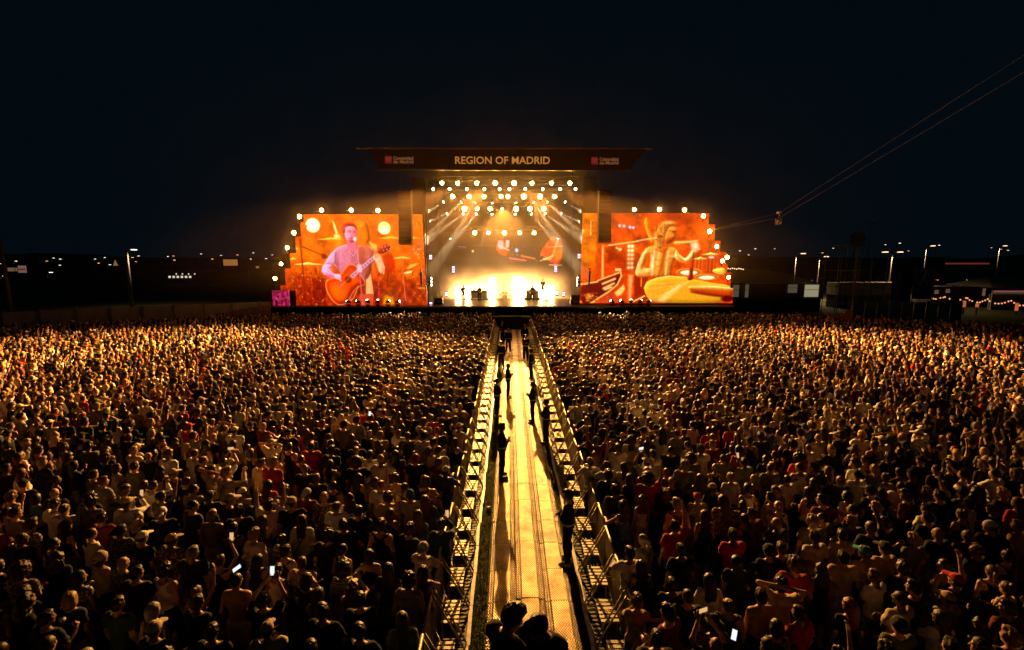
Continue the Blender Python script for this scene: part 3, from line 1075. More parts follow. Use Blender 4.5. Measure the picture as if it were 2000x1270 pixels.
# bass drum on the left
bd = [(35, 935), (240, 888), (430, 815), (500, 788), (518, 830), (470, 940), (380, 1020), (190, 1162), (35, 1162)]
sd = P.poly(zl(bd), (112, 24, 6), 1, .8)
P.line(zl([(240, 892), (430, 818), (502, 790), (512, 836), (468, 940), (370, 1025), (170, 1160)]), 3, (250, 176, 96))
P.line(zl([(35, 938), (240, 905)]), 2.6, (255, 196, 110))
for a, b_ in (((300, 930), (440, 870)), ((310, 985), (430, 925)), ((330, 1000), (400, 970))):
    P.line(zl([a, b_]), 4.5, (250, 196, 120), .9, 1.2)
P.poly(zl([(440, 1040), (540, 940), (560, 990), (520, 1060), (470, 1080)]), (255, 206, 120), .9, 1.5)
P.poly(zl([(90, 1060), (200, 1040), (190, 1110), (120, 1140)]), (255, 170, 70), .6, 2.5)
for k in range(36):
    P.ell(rr.uniform(35, 250) * K, rr.uniform(1040, 1160) * K, 1.2, 1, rr.choice([(255, 170, 60), (140, 30, 6), (255, 220, 140)]), .8)
for k in range(9):
    P.ell((650 + k * 17) * K, (1150 - k * 9) * K, 2, 1.5, (255, 206, 110), .9)
for x, y, rx_, ry_ in ((1290, 790, 150, 48), (1500, 850, 140, 40)):
    P.ell(x * K, y * K, rx_ * K, ry_ * K, (236, 150, 56), 1, .8)
    P.ell(x * K, (y + 4) * K, rx_ * .86 * K, ry_ * .78 * K, (150, 60, 10), .9, .8)
    P.ell(x * K, (y + 6) * K, rx_ * .68 * K, ry_ * .6 * K, (255, 236, 190), 1, .8)
# big cymbal in front
bc = [(778, 985), (815, 905), (920, 862), (1060, 836), (1250, 850), (1400, 884), (1600, 925), (1790, 945), (1815, 1165), (885, 1165), (805, 1070)]
P.poly(zl(bc), (226, 158, 44), 1, .8)
for k in range(46):
    a = rr.uniform(2.2, 5.2)
    l0 = rr.uniform(60, 240)
    l1 = l0 + rr.uniform(80, 300)
    x0_, y0_ = 1300 - math.cos(a - 2.2) * l0 * .9, 905 + abs(math.sin(a)) * l0 * .35
    P.line(zl([(1300 - l0 * 1.3, 905 + l0 * (k / 46) * .8), (1300 - l1 * 1.3, min(1160, 905 + l1 * (k / 46) * .8))]), .8, rr.choice([(255, 220, 110), (190, 112, 20), (250, 200, 90)]), .35, .7)
P.poly(zl([(1300, 905), (1180, 940), (930, 1130), (1010, 1150), (1220, 960)]), (255, 244, 190), .5, 4)
P.line(zl([(780, 985), (815, 905), (920, 862), (1060, 838), (1260, 850)]), 1.4, (255, 232, 150), .9)
P.poly(zl([(1300, 955), (1560, 940), (1815, 962), (1815, 1100), (1560, 1065), (1305, 1020)]), (206, 84, 12), 1, 1)
P.poly(zl([(1305, 960), (1560, 946), (1815, 970), (1815, 1010), (1560, 990), (1305, 985)]), (255, 210, 120), .95, 3)
P.poly(zl([(1330, 1015), (1560, 1050), (1815, 1080), (1815, 1105), (1560, 1075), (1320, 1035)]), (120, 22, 4), .9, 2.5)
P.ell(1755 * K, 1112 * K, 12, 6, (96, 16, 4), .95, 1.5)
P.line(zl([(1335, 560), (1325, 740), (1308, 880)]), 2.4, (150, 44, 10))
P.poly(zl([(1292, 735), (1342, 735), (1335, 830), (1345, 885), (1270, 885), (1295, 830)]), (130, 30, 8), .95, 1)
P.noise(1.2, .06, 15)
imgR = P.out()
RSTEP = [(437, 1375), (469, 1388), (491, 1400), (516, 1412), (531, 1416), (562, 1424), (592, 1430)]


def maskR(x, y):
    ok = np.zeros(x.shape, bool)
    y0 = 416
    for y1, xm in RSTEP:
        ok |= (y >= y0) & (y < y1) & (x <= xm)
        y0 = y1
    return ok & (x > 1138 - (y - 416) * .01)


scr = thing('video_screen', 'right stepped video screen showing a bare-chested drummer behind cymbals', 'screen', tuple(at(1280, 592, SCY)), group='video screens beside the stage')
screen_mesh('picture', imgR, 1130, 400, SCY, maskR, SCM, scr)
screen_back(maskR, (1130, 1436), (416, 592), scr, 'cabinet_wall')
part('plinth', MB().box(((at(1137, 596, SCY).x + at(1432, 596, SCY).x) / 2, SCY + .15, at(1280, 594.5, SCY).z), (at(1432, 596, SCY).x - at(1137, 596, SCY).x, .3, .3)), M['orange_board'], scr)

# pink lit cabinet at the foot of the left screen
P = Paint(36, 31, (142, 42, 78))
P.noise(4, .25, 3)
P.noise(1.5, .15, 4)
P.line([(0, 15), (36, 15.5)], .8, (220, 90, 130), .6)
P.line([(35, 0), (35, 31)], 1, (230, 100, 120), .8)
o = thing('led_cabinet', 'small square magenta LED cabinet at the lower left corner of the left screen', 'screen', tuple(at(549, 598, SCY - .1)))
screen_mesh('picture', P.out(), 531, 567, SCY - .1, lambda x, y: x > 0, SCM, o)
a = at(531, 567, SCY)
b_ = at(567, 598, SCY)
part('case', MB().box(((a.x + b_.x) / 2, SCY + .12, (a.z + b_.z) / 2), (b_.x - a.x, .4, a.z - b_.z)), M['black'], o)

# rear video wall with torn-up picture fragments
P = Paint(236, 72, (7, 6, 6))
kk = .2284


def zr(pts):  # zoom of 830,330 scale 1/.2284, box origin 865,455
    return [(830 + x * kk - 865, 330 + y * kk - 455) for x, y in pts]


P.poly(zr([(620, 615), (670, 612), (725, 612), (722, 690), (700, 750), (640, 735), (605, 690)]), (226, 80, 20), 1, .8)
P.poly(zr([(625, 612), (668, 615), (675, 690), (640, 690), (618, 670)]), (226, 150, 170), 1, 1)
P.poly(zr([(690, 610), (722, 612), (715, 670), (690, 680)]), (240, 190, 190), 1, 1)
P.poly(zr([(672, 610), (688, 612), (684, 660)]), (30, 10, 8), 1, .8)
P.line(zr([(640, 660), (720, 700)]), 2, (255, 220, 210), .9)
P.poly(zr([(1080, 580), (1175, 575), (1175, 830), (1060, 800), (1040, 760), (980, 745), (1000, 690)]), (226, 66, 8), 1, .8)
P.poly(zr([(1100, 700), (1175, 690), (1172, 760), (1120, 800)]), (255, 130, 20), .9, 2)
P.line(zr([(1145, 580), (1090, 740)]), 3, (255, 190, 70), .9, 1)
P.line(zr([(1045, 672), (1172, 662)]), 1.5, (255, 200, 120), .9)
for a, b_ in (((985, 790), (1100, 740)), ((1010, 770), (1095, 750)), ((1020, 780), (1080, 770)), ((1062, 822), (1170, 826))):
    P.line(zr([a, b_]), 2, (255, 214, 150), .9)
P.line(zr([(725, 765), (860, 785)]), 4, (190, 90, 150), .9, 1)
P.line(zr([(720, 790), (835, 796)]), 1, (220, 120, 90), .8)
P.ell(*zr([(783, 697)])[0], 4, 4.5, (150, 190, 255), 1, 1.5)
for k in range(9):
    P.ell(*zr([(825 + k * 14, 745 + k * 3)])[0], 1.3, 2.2, (255, 150, 70), .9)
for k in range(40):
    P.ell(*zr([(rr.uniform(740, 1060), rr.uniform(640, 790))])[0], rr.uniform(.4, 1.2), rr.uniform(.4, 1.2), rr.choice([(255, 200, 150), (255, 120, 60), (200, 120, 200)]), .8)
P.line(zr([(285, 668), (350, 670)]), 1.5, (150, 190, 230), .9)
P.line(zr([(260, 686), (350, 686)]), 1, (226, 110, 40), .8)
P.ell(*zr([(408, 705)])[0], 2.4, 2.6, (255, 230, 170), 1, 1)
P.line(zr([(410, 655), (600, 660)]), .8, (255, 190, 120), .8)
o = thing('rear_video_wall', 'dark video wall at the back of the stage with scattered red picture fragments', 'screen', tuple(at(983, 527, 59)))
screen_mesh('picture', P.out(), 865, 455, 59.0, lambda x, y: x > 0, SCM, o)
a = at(865, 455, 59)
b_ = at(1101, 527, 59)
part('frame', MB().box(((a.x + b_.x) / 2, 59.25, (a.z + b_.z) / 2), (b_.x - a.x + .2, .4, a.z - b_.z + .2)), M['black'], o)

# ------------------------------------------------------------------ lamps
WARM = (1, .50, .12)
LENS = emat('blinder_lens', (1, .39, .06), 230)
q = MB().lathe([(.13, 0), (.2, -.1), (.22, -.24), (.20, -.26)], n=12, axis='Y')
BL = {'housing': MB().lathe([(.12, .26), (.22, .2), (.24, .03)], n=12, axis='Y').mesh('housing', M['black'], True),
      'lens': MB().lathe([(.21, 0), (.15, -.035), (.05, -.055)], n=12, axis='Y').mesh('lens', LENS, True),
      'bracket': MB().box((-.27, .1, .12), (.03, .05, .4)).box((.27, .1, .12), (.03, .05, .4)).box((0, .1, .33), (.57, .05, .03)).mesh('bracket', M['dark_metal'])}


def blinder(p, label, group, sc=1.0):
    r = thing('blinder_lamp', label, 'lamp', tuple(p), group=group)
    for k, me in BL.items():
        obj(k, me, r)
    r.scale = (sc, sc, sc)
    return r


ROWS = [(358, [863, 894, 931, 967, 1004, 1039, 1077, 1113], 'topmost', 50.4), (384, [884, 916, 945, 979, 992, 1023, 1055, 1083], 'second', 51.0),
        (408, [907, 932, 957, 1008, 1035, 1062], 'third', 51.6), (455, [927, 954, 985, 1015, 1043], 'lowest', 53.0)]
ROWL = {}
for y, xs, nm, YY in ROWS:
    a = at(xs[0] - 18, y - 9, YY + .3)
    b_ = at(xs[-1] + 18, y - 9, YY + .3)
    tr = thing('lighting_truss', 'black lighting truss carrying the %s row of glowing stage lamps' % nm, 'truss', tuple((a + b_) / 2), group='lighting trusses under the roof')
    q = MB()
    for dy, dz in ((-.2, -.2), (.2, -.2), (-.2, .2), (.2, .2)):
        q.cyl((a.x, a.y + dy, a.z + dz), (b_.x, a.y + dy, a.z + dz), .03, n=6)
    part('chords', q, M['dark_metal'], tr)
    q = MB()
    x = a.x
    f = 1
    while x < b_.x - .3:
        for dy in (-.2, .2):
            q.cyl((x, a.y + dy, a.z - .2 * f), (x + .4, a.y + dy, a.z + .2 * f), .015, n=4)
        x += .4
        f = -f
    part('lattice', q, M['dark_metal'], tr)['kind'] = 'stuff'
    q = MB()
    for xx in (a.x + .5, b_.x - .5):
        q.cyl((xx, a.y, a.z + .2), (xx, a.y, ztop + 1.3), .02, n=4)
    part('hoist_chains', q, M['dark_metal'], tr)
    L = []
    for i, x in enumerate(xs):
        L.append(blinder(at(x, y, YY), 'glowing amber lamp, %s from left in the %s lamp row above the stage' % (ordn(i + 1), nm), 'amber lamps above the stage', random.uniform(.78, 1.12)))
    ROWL[nm] = L

SIDE = [[(537, 544), (549, 515.6), (561, 484), (574, 455), (585, 423.5), (628, 411), (686, 411), (738, 411)],
        [(1239, 410), (1288, 409.5), (1337, 410.5), (1374, 422), (1386, 452), (1400, 481.5), (1411, 510), (1420, 503), (1423, 541.5)]]
for s_, L in enumerate(SIDE):
    for i, (x, y) in enumerate(L):
        sd_ = 'left' if s_ == 0 else 'right'
        r = blinder(at(x, y, SCY - .25), 'glowing amber lamp on the %s screen edge, %s along from its %s end' % (sd_, ordn(i + 1), 'outer lower' if s_ == 0 else 'inner upper'), 'amber lamps round the %s screen' % sd_, random.uniform(.72, .95))
        # short post carrying the lamp on the screen edge
        obj('post', MB().box((0, .18, -.35), (.08, .08, .6)).mesh('post', M['dark_metal']), r)

# moving heads with beams
LENSB = emat('beam_lens', (1, .86, .60), 22, False)
MH = {'base': MB().box((0, 0, .34), (.3, .2, .14)).mesh('base', M['black']),
      'yoke': MB().box((-.2, 0, .14), (.05, .12, .36)).box((.2, 0, .14), (.05, .12, .36)).mesh('yoke', M['black']),
      'head': MB().lathe([(.09, .18), (.14, .1), (.15, -.12), (.13, -.2)], n=10).mesh('head', M['black'], True),
      'lens': MB().lathe([(.125, -.195), (.10, -.225), (.04, -.235)][::-1], n=10).mesh('lens', LENSB, True)}


def beam_lamp(p, target, label, group, watts, size, col=(1, .80, .48), up=False, light=True):
    r = thing('beam_lamp', label, 'lamp', tuple(p), group=group)
    d = Vector(target) - Vector(p)
    e = (-d).to_track_quat('Z', 'Y').to_euler()
    b0 = obj('base', MH['base'], r)
    y0 = obj('yoke', MH['yoke'], r)
    if up:
        b0.rotation_euler.x = y0.rotation_euler.x = math.pi
    h = obj('head', MH['head'], r)
    h.rotation_euler = e
    obj('lens', MH['lens'], h)
    if light:
        spot(r, tuple(d.normalized() * .3), target, watts, col, size, .25, .05)
    return r


BROW = [(393, [869, 903, 929, 962, 1007, 1041, 1067, 1101], 'upper', 52.4), (416, [876, 907, 932, 962, 1005, 1036, 1062, 1093], 'lower', 53.2)]
for y, xs, nm, YY in BROW:
    for i, x in enumerate(xs):
        dx = (x - 984)
        t_ = at(984 + dx * (2.35 if nm == 'upper' else 2.6) + (8 if dx > 0 else -4), 545 - abs(dx) * .45, YY - 5)
        beam_lamp(at(x, y, YY), t_, 'moving head lamp throwing a pale beam, %s from left in the %s beam row' % (ordn(i + 1), nm), 'beam lamps above the stage', 78000 if abs(dx) > 30 else 20000, 9, (1, .68, .32))
for s_, (xs, y) in enumerate((([681, 700, 718.5, 738, 758, 777], 596), ([1196, 1215, 1232.5, 1251, 1267], 591))):
    tg = [(640, 575), (665, 572), (705, 560), (738, 560), (775, 575), (800, 584)] if s_ == 0 else [(1150, 565), (1188, 566), (1232, 520), (1275, 560), (1300, 570)]
    for i, x in enumerate(xs):
        p = at(x, y - 3, SCY - .6)
        p.z = DK + .42
        beam_lamp(p, at(*tg[i], SCY - .7), 'small floor beam lamp, %s from left at the foot of the %s screen' % (ordn(i + 1), 'left' if s_ == 0 else 'right'), 'floor lamps below the screens', 500, 11, (1, .86, .62), True)
for x, y, tg, sd_ in ((839, 547, (872, 544), 'left'), (1131, 547, (1095, 540), 'right')):
    for k in range(3):
        beam_lamp(at(x, y + k * 6 - 2, 49.6), at(tg[0], tg[1] + (k - 1) * 11, 49.3), 'small side lamp on the %s tower, %s from the top' % (sd_, ordn(k + 1)), 'side lamps on the stage towers', 300, 9, (1, .9, .75))
beam_lamp(at(878, 463, 56), at(905, 530, 56), 'single lamp left of the rear video wall throwing a narrow amber beam', None, 700, 12, (1, .62, .2))
beam_lamp(at(1091, 463, 56), at(1074, 505, 56), 'single lamp right of the rear video wall throwing a narrow amber beam', None, 400, 10, (1, .62, .2))

# key lights: the lamps that reach the crowd belong to lamps of the rows
KEY = (1, .445, .095)


def key_from(lamp, target, watts, size, blend, col=KEY, soft=.22):
    s_ = spot(lamp, (0, -.30, 0), target, watts, col, size, blend, soft)
    return s_


# front truss with small pale lamps; four of them and one centre lamp light the crowd
FX = [846, 878, 912, 946, 976, 995, 1026, 1060, 1094, 1124]
LENSF = emat('front_lens', (1, .74, .42), 30, False)
FLM = MB().lathe([(.12, 0), (.09, -.03), (.03, -.045)], n=10, axis='Y').mesh('lens', LENSF, True)
FHM = MB().lathe([(.07, .26), (.13, .2), (.14, .02)], n=10, axis='Y').mesh('housing', M['black'], True)
FBM = MB().box((0, .1, .2), (.04, .05, .35)).mesh('bracket', M['dark_metal'])
FRL = []
fy = 46.7
for i, x in enumerate(FX):
    r = thing('front_lamp', 'small pale lamp, %s from left on the front truss between the two upper lamp rows' % ordn(i + 1), 'lamp', tuple(at(x, 369.6, fy)), group='small pale lamps on the front truss')
    obj('lens', FLM, r)
    obj('housing', FHM, r)
    obj('bracket', FBM, r)
    FRL.append(r)
a, b_ = at(838, 362, fy + .1), at(1130, 362, fy + .1)
tr = thing('lighting_truss', 'black front truss carrying the row of small pale lamps', 'truss', tuple((a + b_) / 2), group='lighting trusses under the roof')
q = MB()
for dy, dz in ((-.12, -.12), (.12, -.12), (-.12, .12), (.12, .12)):
    q.cyl((a.x, a.y + dy, a.z + dz), (b_.x, a.y + dy, a.z + dz), .02, n=5)
part('chords', q, M['dark_metal'], tr)
q = MB()
for xx in (a.x + .5, SX, b_.x - .5):
    q.cyl((xx, a.y, a.z), (xx, a.y + 1.2, ztop + 1.4), .02, n=4)
part('hoist_chains', q, M['dark_metal'], tr)
kc = thing('front_lamp', 'central low lamp below the front truss, lighting the walkway', 'lamp', tuple(at(981, 408, fy)), group='small pale lamps on the front truss')
obj('lens', FLM, kc)
obj('housing', FHM, kc)
obj('bracket', MB().cyl((0, .1, .1), (0, .1, 2.2), .025, n=5).mesh('bracket', M['dark_metal']), kc)
key_from(kc, (0, 18.0, 0), 150000, 31, .40, (1, .465, .10), .13)
for i, (az, pw) in enumerate(((-17, 185000), (17, 185000), (-34, 235000), (34, 215000), (-47, 205000), (47, 195000))):
    D_ = (25 if az < 0 else 23.5) + 6 * (az / 48) ** 2
    lp = FRL[(3, 6, 1, 8, 0, 9)[i]]
    key_from(lp, (lp.location.x + D_ * math.sin(R(az)), lp.location.y - D_ * math.cos(R(az)), 0), pw * (1.12 if az < 0 else 1), 32 if az < 0 else 28, .6)

# ------------------------------------------------------------------ line arrays
CABM = MB().box((0, 0, 0), (1.2, .7, .40)).box((0, -.37, 0), (1.1, .05, .30)).mesh('cabinet', M['black'])
for x0, x1, y0, y1, sd_ in ((779, 803, 376, 478, 'left'), (1171, 1192, 376, 474, 'right')):
    a = at((x0 + x1) / 2, y0, 46.6)
    b_ = at((x0 + x1) / 2, y1, 46.6)
    r = thing('line_array', 'tall hanging black speaker array in front of the %s screen' % sd_, 'speaker', tuple(a), group='hanging speaker arrays')
    nC = 12
    hC = (a.z - b_.z) / nC
    for k in range(nC):
        o = obj('cabinet', CABM, r, (0, -.02 * max(0, k - 5) ** 1.6, -hC * (k + .5)))
        o.rotation_euler.x = -R(1.2 * max(0, k - 4))
        o.scale = (1, 1, hC / .42)
    obj('frame', MB().box((0, 0, .1), (1.25, .8, .12)).cyl((-.4, 0, .1), (-.4, 0, 4), .02, n=4).cyl((.4, 0, .1), (.4, 0, 4), .02, n=4).mesh('frame', M['dark_metal']), r)

# ------------------------------------------------------------------ back line: light columns, risers, amplifiers, drum kit
COLM = emat('light_column', (1, .46, .12), 230)
colf = M['black']
CX = [(410, 500, 690), (515, 500, 690), (612, 500, 690), (715, 490, 690), (820, 385, 690), (1110, 380, 690), (1165, 380, 600), (1250, 490, 690), (1340, 490, 690), (1430, 490, 690), (1535, 490, 690)]
for i, (x, y0, y1) in enumerate(CX):
    X0 = 830 + x * .16
    a = at(X0, 480 + y0 * .16, 57.4)
    r = thing('light_column', 'upright blazing white light column, %s from left at the back of the stage' % ordn(i + 1), 'lamp', (a.x, 57.4, DK), group='blazing light columns at the back of the stage')
    hh_ = a.z - DK
    obj('frame', MB().box((0, .1, hh_ / 2), (.80, .12, hh_)).mesh('frame', colf), r)
    for k in range(max(3, int(hh_ / .5))):
        m_ = max(3, int(hh_ / .5))
        obj('lamp_cell', MB().box((0, 0, (k + .5) * hh_ / m_), (.68, .05, hh_ / m_ * .86)).mesh('lamp_cell', COLM), r)
for x0, x1, y0, y1, YY, lab in ((438, 560, 680, 745, 55.5, 'low black stage riser left of the drum riser'), (560, 780, 640, 745, 55.8, 'wide amplifier riser left of the drum kit'), (850, 1110, 655, 720, 56, 'black drum riser at the centre of the stage'),
                              (1200, 1410, 630, 700, 55.8, 'wide keyboard riser right of the drum kit'), (1440, 1520, 660, 742, 54, 'tall flight case at the right of the band'), (1170, 1200, 650, 700, 55.6, 'small amplifier between the drum riser and the right riser')):
    a = at(830 + x0 * .16, 480 + y0 * .16, YY)
    b_ = at(830 + x1 * .16, 480 + y1 * .16, YY)
    r = thing('stage_riser' if 'riser' in lab.split(' left')[0].split(' right')[0].split(' at')[0] else 'equipment_case', lab, 'riser' if 'riser' in lab.split(' ')[2:4] else 'case', ((a.x + b_.x) / 2, YY, DK))
    hx, hz = (b_.x - a.x), a.z - DK
    obj('top', MB().box((0, 0, hz - .03), (hx, 1.2, .06)).mesh('top', M['deck']), r)
    obj('skirt', MB().box((0, 0, hz / 2 - .05), (hx - .06, 1.14, hz - .1)).mesh('skirt', M['black_cloth']), r)
    obj('edge_trim', MB().box((0, -.61, hz - .03), (hx, .02, .05)).mesh('edge_trim', M['alu']), r)
for i, (x, YY) in enumerate(((600, 55.6), (650, 55.6), (725, 55.6), (1265, 55.6), (1345, 55.6))):
    p = at(830 + x * .16, 480 + 640 * .16, YY)
    r = thing('amplifier', 'black guitar amplifier on the stage riser, %s from left' % ordn(i + 1), 'amplifier', (p.x, YY, p.z - .02), group='amplifiers on the risers')
    obj('cabinet', MB().box((0, 0, .38), (.7, .35, .72)).mesh('cabinet', M['black']), r)
    obj('grille', MB().box((0, -.18, .34), (.62, .02, .56)).mesh('grille', M['grey_panel']), r)
    obj('head', MB().box((0, 0, .87), (.66, .3, .24)).mesh('head', M['black']), r)
# drum kit
p = at(830 + 975 * .16, 480 + 655 * .16, 56)
r = thing('drum_kit', 'drum kit with brass cymbals on the central riser', 'drums', tuple(p))
bdm = MB().lathe([(.28, -.2), (.29, -.18), (.29, .18), (.28, .2)], n=16, axis='Y')
obj('bass_drum', bdm.mesh('bass_drum', M['wood'], True), r, (0, 0, .3))
tomm = MB().lathe([(.17, -.13), (.17, .13)], n=14).mesh('tom_drum', M['wood'], True)
for x, y, z in ((-.22, 0, .75), (.22, 0, .75), (.62, .2, .45), (-.55, .2, .55)):
    obj('tom_drum', tomm, r, (x, y, z))
cym = MB().lathe([(.26, 0), (.1, .03), (.03, .06)], n=16).mesh('cymbal', M['brass'], True)
for x, y, z, tl in ((-.75, 0, 1.15, .2), (.75, 0, 1.15, -.2), (-.35, .25, 1.35, .1), (.4, .25, 1.32, -.1)):
    o = obj('cymbal', cym, r, (x, y, z))
    o.rotation_euler = (.2, tl, 0)
    obj('stand', MB().cyl((x, y, 0), (x, y, z), .015, n=5).mesh('stand', M['alu']), r)
# side speaker stacks and signal lights
for x0, x1, y0, y1, sd_ in ((848, 866, 582, 598, 'left'), (1114, 1134, 576, 598, 'right')):
    a = at(x0, y0, 50)
    b_ = at(x1, y1, 50)
    r = thing('speaker_stack', 'stack of stage speakers at the %s wing of the stage' % sd_, 'speaker', ((a.x + b_.x) / 2, 50, DK), group='wing speaker stacks')
    for k in range(2):
        obj('cabinet', MB().box((0, 0, (k + .5) * (a.z - DK) / 2), (b_.x - a.x - k * .1, .8, (a.z - DK) / 2 - .03)).mesh('cabinet', M['black']), r)
    obj('handle', MB().box((0, -.42, .3), (.3, .03, .04)).mesh('handle', M['alu']), r)
PINK = emat('pink_lamp', (.95, .50, .85), 3.2, False)
for i, (x, y, nn, lab) in enumerate(((885.5, 522, 3, 'left rear'), (1085.5, 521, 3, 'right rear'), (872, 572, 2, 'left floor'), (1088, 570, 2, 'centre right floor'), (1101, 572, 2, 'right floor'), (841, 500, 2, 'left tower'), (1131, 498, 2, 'right tower'), (841.5, 592, 2, 'left tower foot'))):
    p = at(x, y, 52 if 'tower' not in lab else 49.4)
    r = thing('strip_lamp', 'small pink strip lamp of stacked cells at the %s' % lab, 'lamp', tuple(p), group='pink strip lamps on stage')
    for k in range(nn):
        obj('lamp_cell', MB().box((0, 0, -k * .25), (.26, .04, .15)).mesh('lamp_cell', PINK), r)
    obj('rail', MB().box((0, .05, -nn * .12 + .1), (.32, .05, nn * .25 + .1)).mesh('rail', M['black']), r)
# black thrust platform at the end of the walkway
r = thing('platform', 'dark box platform closing the far end of the walkway', 'platform', (.1, 46.4, 0))
a = at(966, 616, 46)
b_ = at(1028, 616, 46)
obj('box', MB().box((0, 0, .6), (b_.x - a.x, .9, 1.2)).mesh('box', M['black']), r)
obj('top_edge', MB().box((0, -.46, 1.22), (b_.x - a.x, .06, .06)).mesh('top_edge', M['white_paint']), r)
q = MB()
for x in (-1.9, 1.9):
    q.box((x, -.2, 1.16), (1.0, .1, .06))
obj('side_shelf', q.mesh('side_shelf', M['white_paint']), r)
# front truss of the pit and cameras: dark fence along the pit
for i in range(15):
    x = -22.5 + i * 3.1
    if abs(x) < 2.2:
        continue
    r = thing('pit_barrier', 'dark pit barrier in front of the stage, %s section from the left' % ordn(i + 1), 'barrier', (x, 45.6, 0), group='pit barriers before the stage')
    obj('sheet', MB().box((0, 0, .6), (3.0, .03, 1.1)).mesh('sheet', M['dark_metal']), r)
    obj('rail', MB().cyl((-1.5, 0, 1.18), (1.5, 0, 1.18), .035, n=6).mesh('rail', M['tube']), r)

# ================================================================== PEOPLE
# A body is a smooth blend of tapered limbs (signed distance field), turned into one surface with surface nets.


class Field:
    def __init__(s, lo, hi, h):
        s.h = h
        s.lo = np.array(lo, float)
        s.n = np.maximum(3, np.ceil((np.array(hi) - s.lo) / h).astype(int) + 1)
        s.ax = [s.lo[k] + h * np.arange(s.n[k]) for k in range(3)]

    def new(s):
        return np.full(tuple(s.n), 1.0, np.float32)

    def win(s, lo, hi):
        sl = []
        for k in range(3):
            a = int(np.floor((lo[k] - s.lo[k]) / s.h))
            b = int(np.ceil((hi[k] - s.lo[k]) / s.h)) + 1
            sl.append(slice(max(0, min(a, s.n[k])), max(0, min(b, s.n[k]))))
        return tuple(sl)

    def grid(s, sl):
        return np.meshgrid(s.ax[0][sl[0]], s.ax[1][sl[1]], s.ax[2][sl[2]], indexing='ij', sparse=True)

    def cap(s, f, a, b, r1, r2=None, k=.03):
        r2 = r1 if r2 is None else r2
        a = np.array(a, float)
        b = np.array(b, float)
        m = max(r1, r2) + k + .09
        sl = s.win(np.minimum(a, b) - m, np.maximum(a, b) + m)
        X, Y, Z = s.grid(sl)
        e = b - a
        t = np.clip(((X - a[0]) * e[0] + (Y - a[1]) * e[1] + (Z - a[2]) * e[2]) / (e @ e + 1e-9), 0, 1)
        d = np.sqrt((X - a[0] - e[0] * t) ** 2 + (Y - a[1] - e[1] * t) ** 2 + (Z - a[2] - e[2] * t) ** 2) - (r1 + (r2 - r1) * t)
        s.join(f, sl, d, k)

    def ell(s, f, c, r, k=.03, rot=None):
        c = np.array(c, float)
        r = np.array(r, float)
        m = (r.max() if rot is not None else r) + k + .09
        sl = s.win(c - m, c + m)
        X, Y, Z = s.grid(sl)
        X, Y, Z = X - c[0], Y - c[1], Z - c[2]
        if rot is not None:
            q = np.array(rot.transposed())
            X, Y, Z = q[0, 0] * X + q[0, 1] * Y + q[0, 2] * Z, q[1, 0] * X + q[1, 1] * Y + q[1, 2] * Z, q[2, 0] * X + q[2, 1] * Y + q[2, 2] * Z
        k0 = np.sqrt((X / r[0]) ** 2 + (Y / r[1]) ** 2 + (Z / r[2]) ** 2)
        k1 = np.sqrt((X / r[0] ** 2) ** 2 + (Y / r[1] ** 2) ** 2 + (Z / r[2] ** 2) ** 2) + 1e-6
        s.join(f, sl, k0 * (k0 - 1) / k1, k)

    def join(s, f, sl, d, k):
        g_ = f[sl]
        if g_.size == 0:
            return
        hh = np.clip(.5 + .5 * (g_ - d) / k, 0, 1)
        f[sl] = g_ * (1 - hh) + d * hh - k * hh * (1 - hh)

    def mesh(s, f):
        f = f.copy()
        for k in range(3):          # keep the surface closed at the window edge
            i0 = [slice(None)] * 3
            i0[k] = 0
            f[tuple(i0)] = np.maximum(f[tuple(i0)], .01)
            i0[k] = -1
            f[tuple(i0)] = np.maximum(f[tuple(i0)], .01)
        ins = f < 0
        nx, ny, nz = f.shape
        acc = np.zeros((nx - 1, ny - 1, nz - 1, 3), np.float32)
        cnt = np.zeros((nx - 1, ny - 1, nz - 1), np.float32)
        cor = [(i, j, k) for i in (0, 1) for j in (0, 1) for k in (0, 1)]
        for c in cor:
            for ax_ in range(3):
                if c[ax_]:
                    continue
                d = list(c)
                d[ax_] = 1
                A = f[c[0]:nx - 1 + c[0], c[1]:ny - 1 + c[1], c[2]:nz - 1 + c[2]]
                B = f[d[0]:nx - 1 + d[0], d[1]:ny - 1 + d[1], d[2]:nz - 1 + d[2]]
                x = (A < 0) != (B < 0)
                ii = np.nonzero(x)
                t = A[ii] / (A[ii] - B[ii])
                p = np.zeros((len(t), 3), np.float32)
                p[:, 0], p[:, 1], p[:, 2] = c
                p[:, ax_] += t
                acc[ii] += p
                cnt[ii] += 1
        on = np.nonzero(cnt)
        idx = np.full(cnt.shape, -1, np.int64)
        idx[on] = np.arange(len(on[0]))
        v = acc[on] / cnt[on][:, None] + np.stack(on, -1)
        v = v * s.h + s.lo
        F = []
        for ax_ in range(3):
            u, w_ = (ax_ + 1) % 3, (ax_ + 2) % 3
            sl0 = [slice(1, -1)] * 3
            sl1 = [slice(1, -1)] * 3
            sl0[ax_] = slice(0, -1)
            sl1[ax_] = slice(1, None)
            a, b = ins[tuple(sl0)], ins[tuple(sl1)]
            e = np.stack(np.nonzero(a != b), -1)
            fl = a[tuple(e.T)]
            base = e.copy()
            base[:, u] += 1
            base[:, w_] += 1
            qd = []
            for du, dw in ((-1, -1), (0, -1), (0, 0), (-1, 0)):
                c = base.copy()
                c[:, u] += du
                c[:, w_] += dw
                qd.append(idx[c[:, 0], c[:, 1], c[:, 2]])
            qd = np.stack(qd, -1)
            qd[~fl] = qd[~fl][:, ::-1]
            F.append(qd)
        return v, np.concatenate(F)


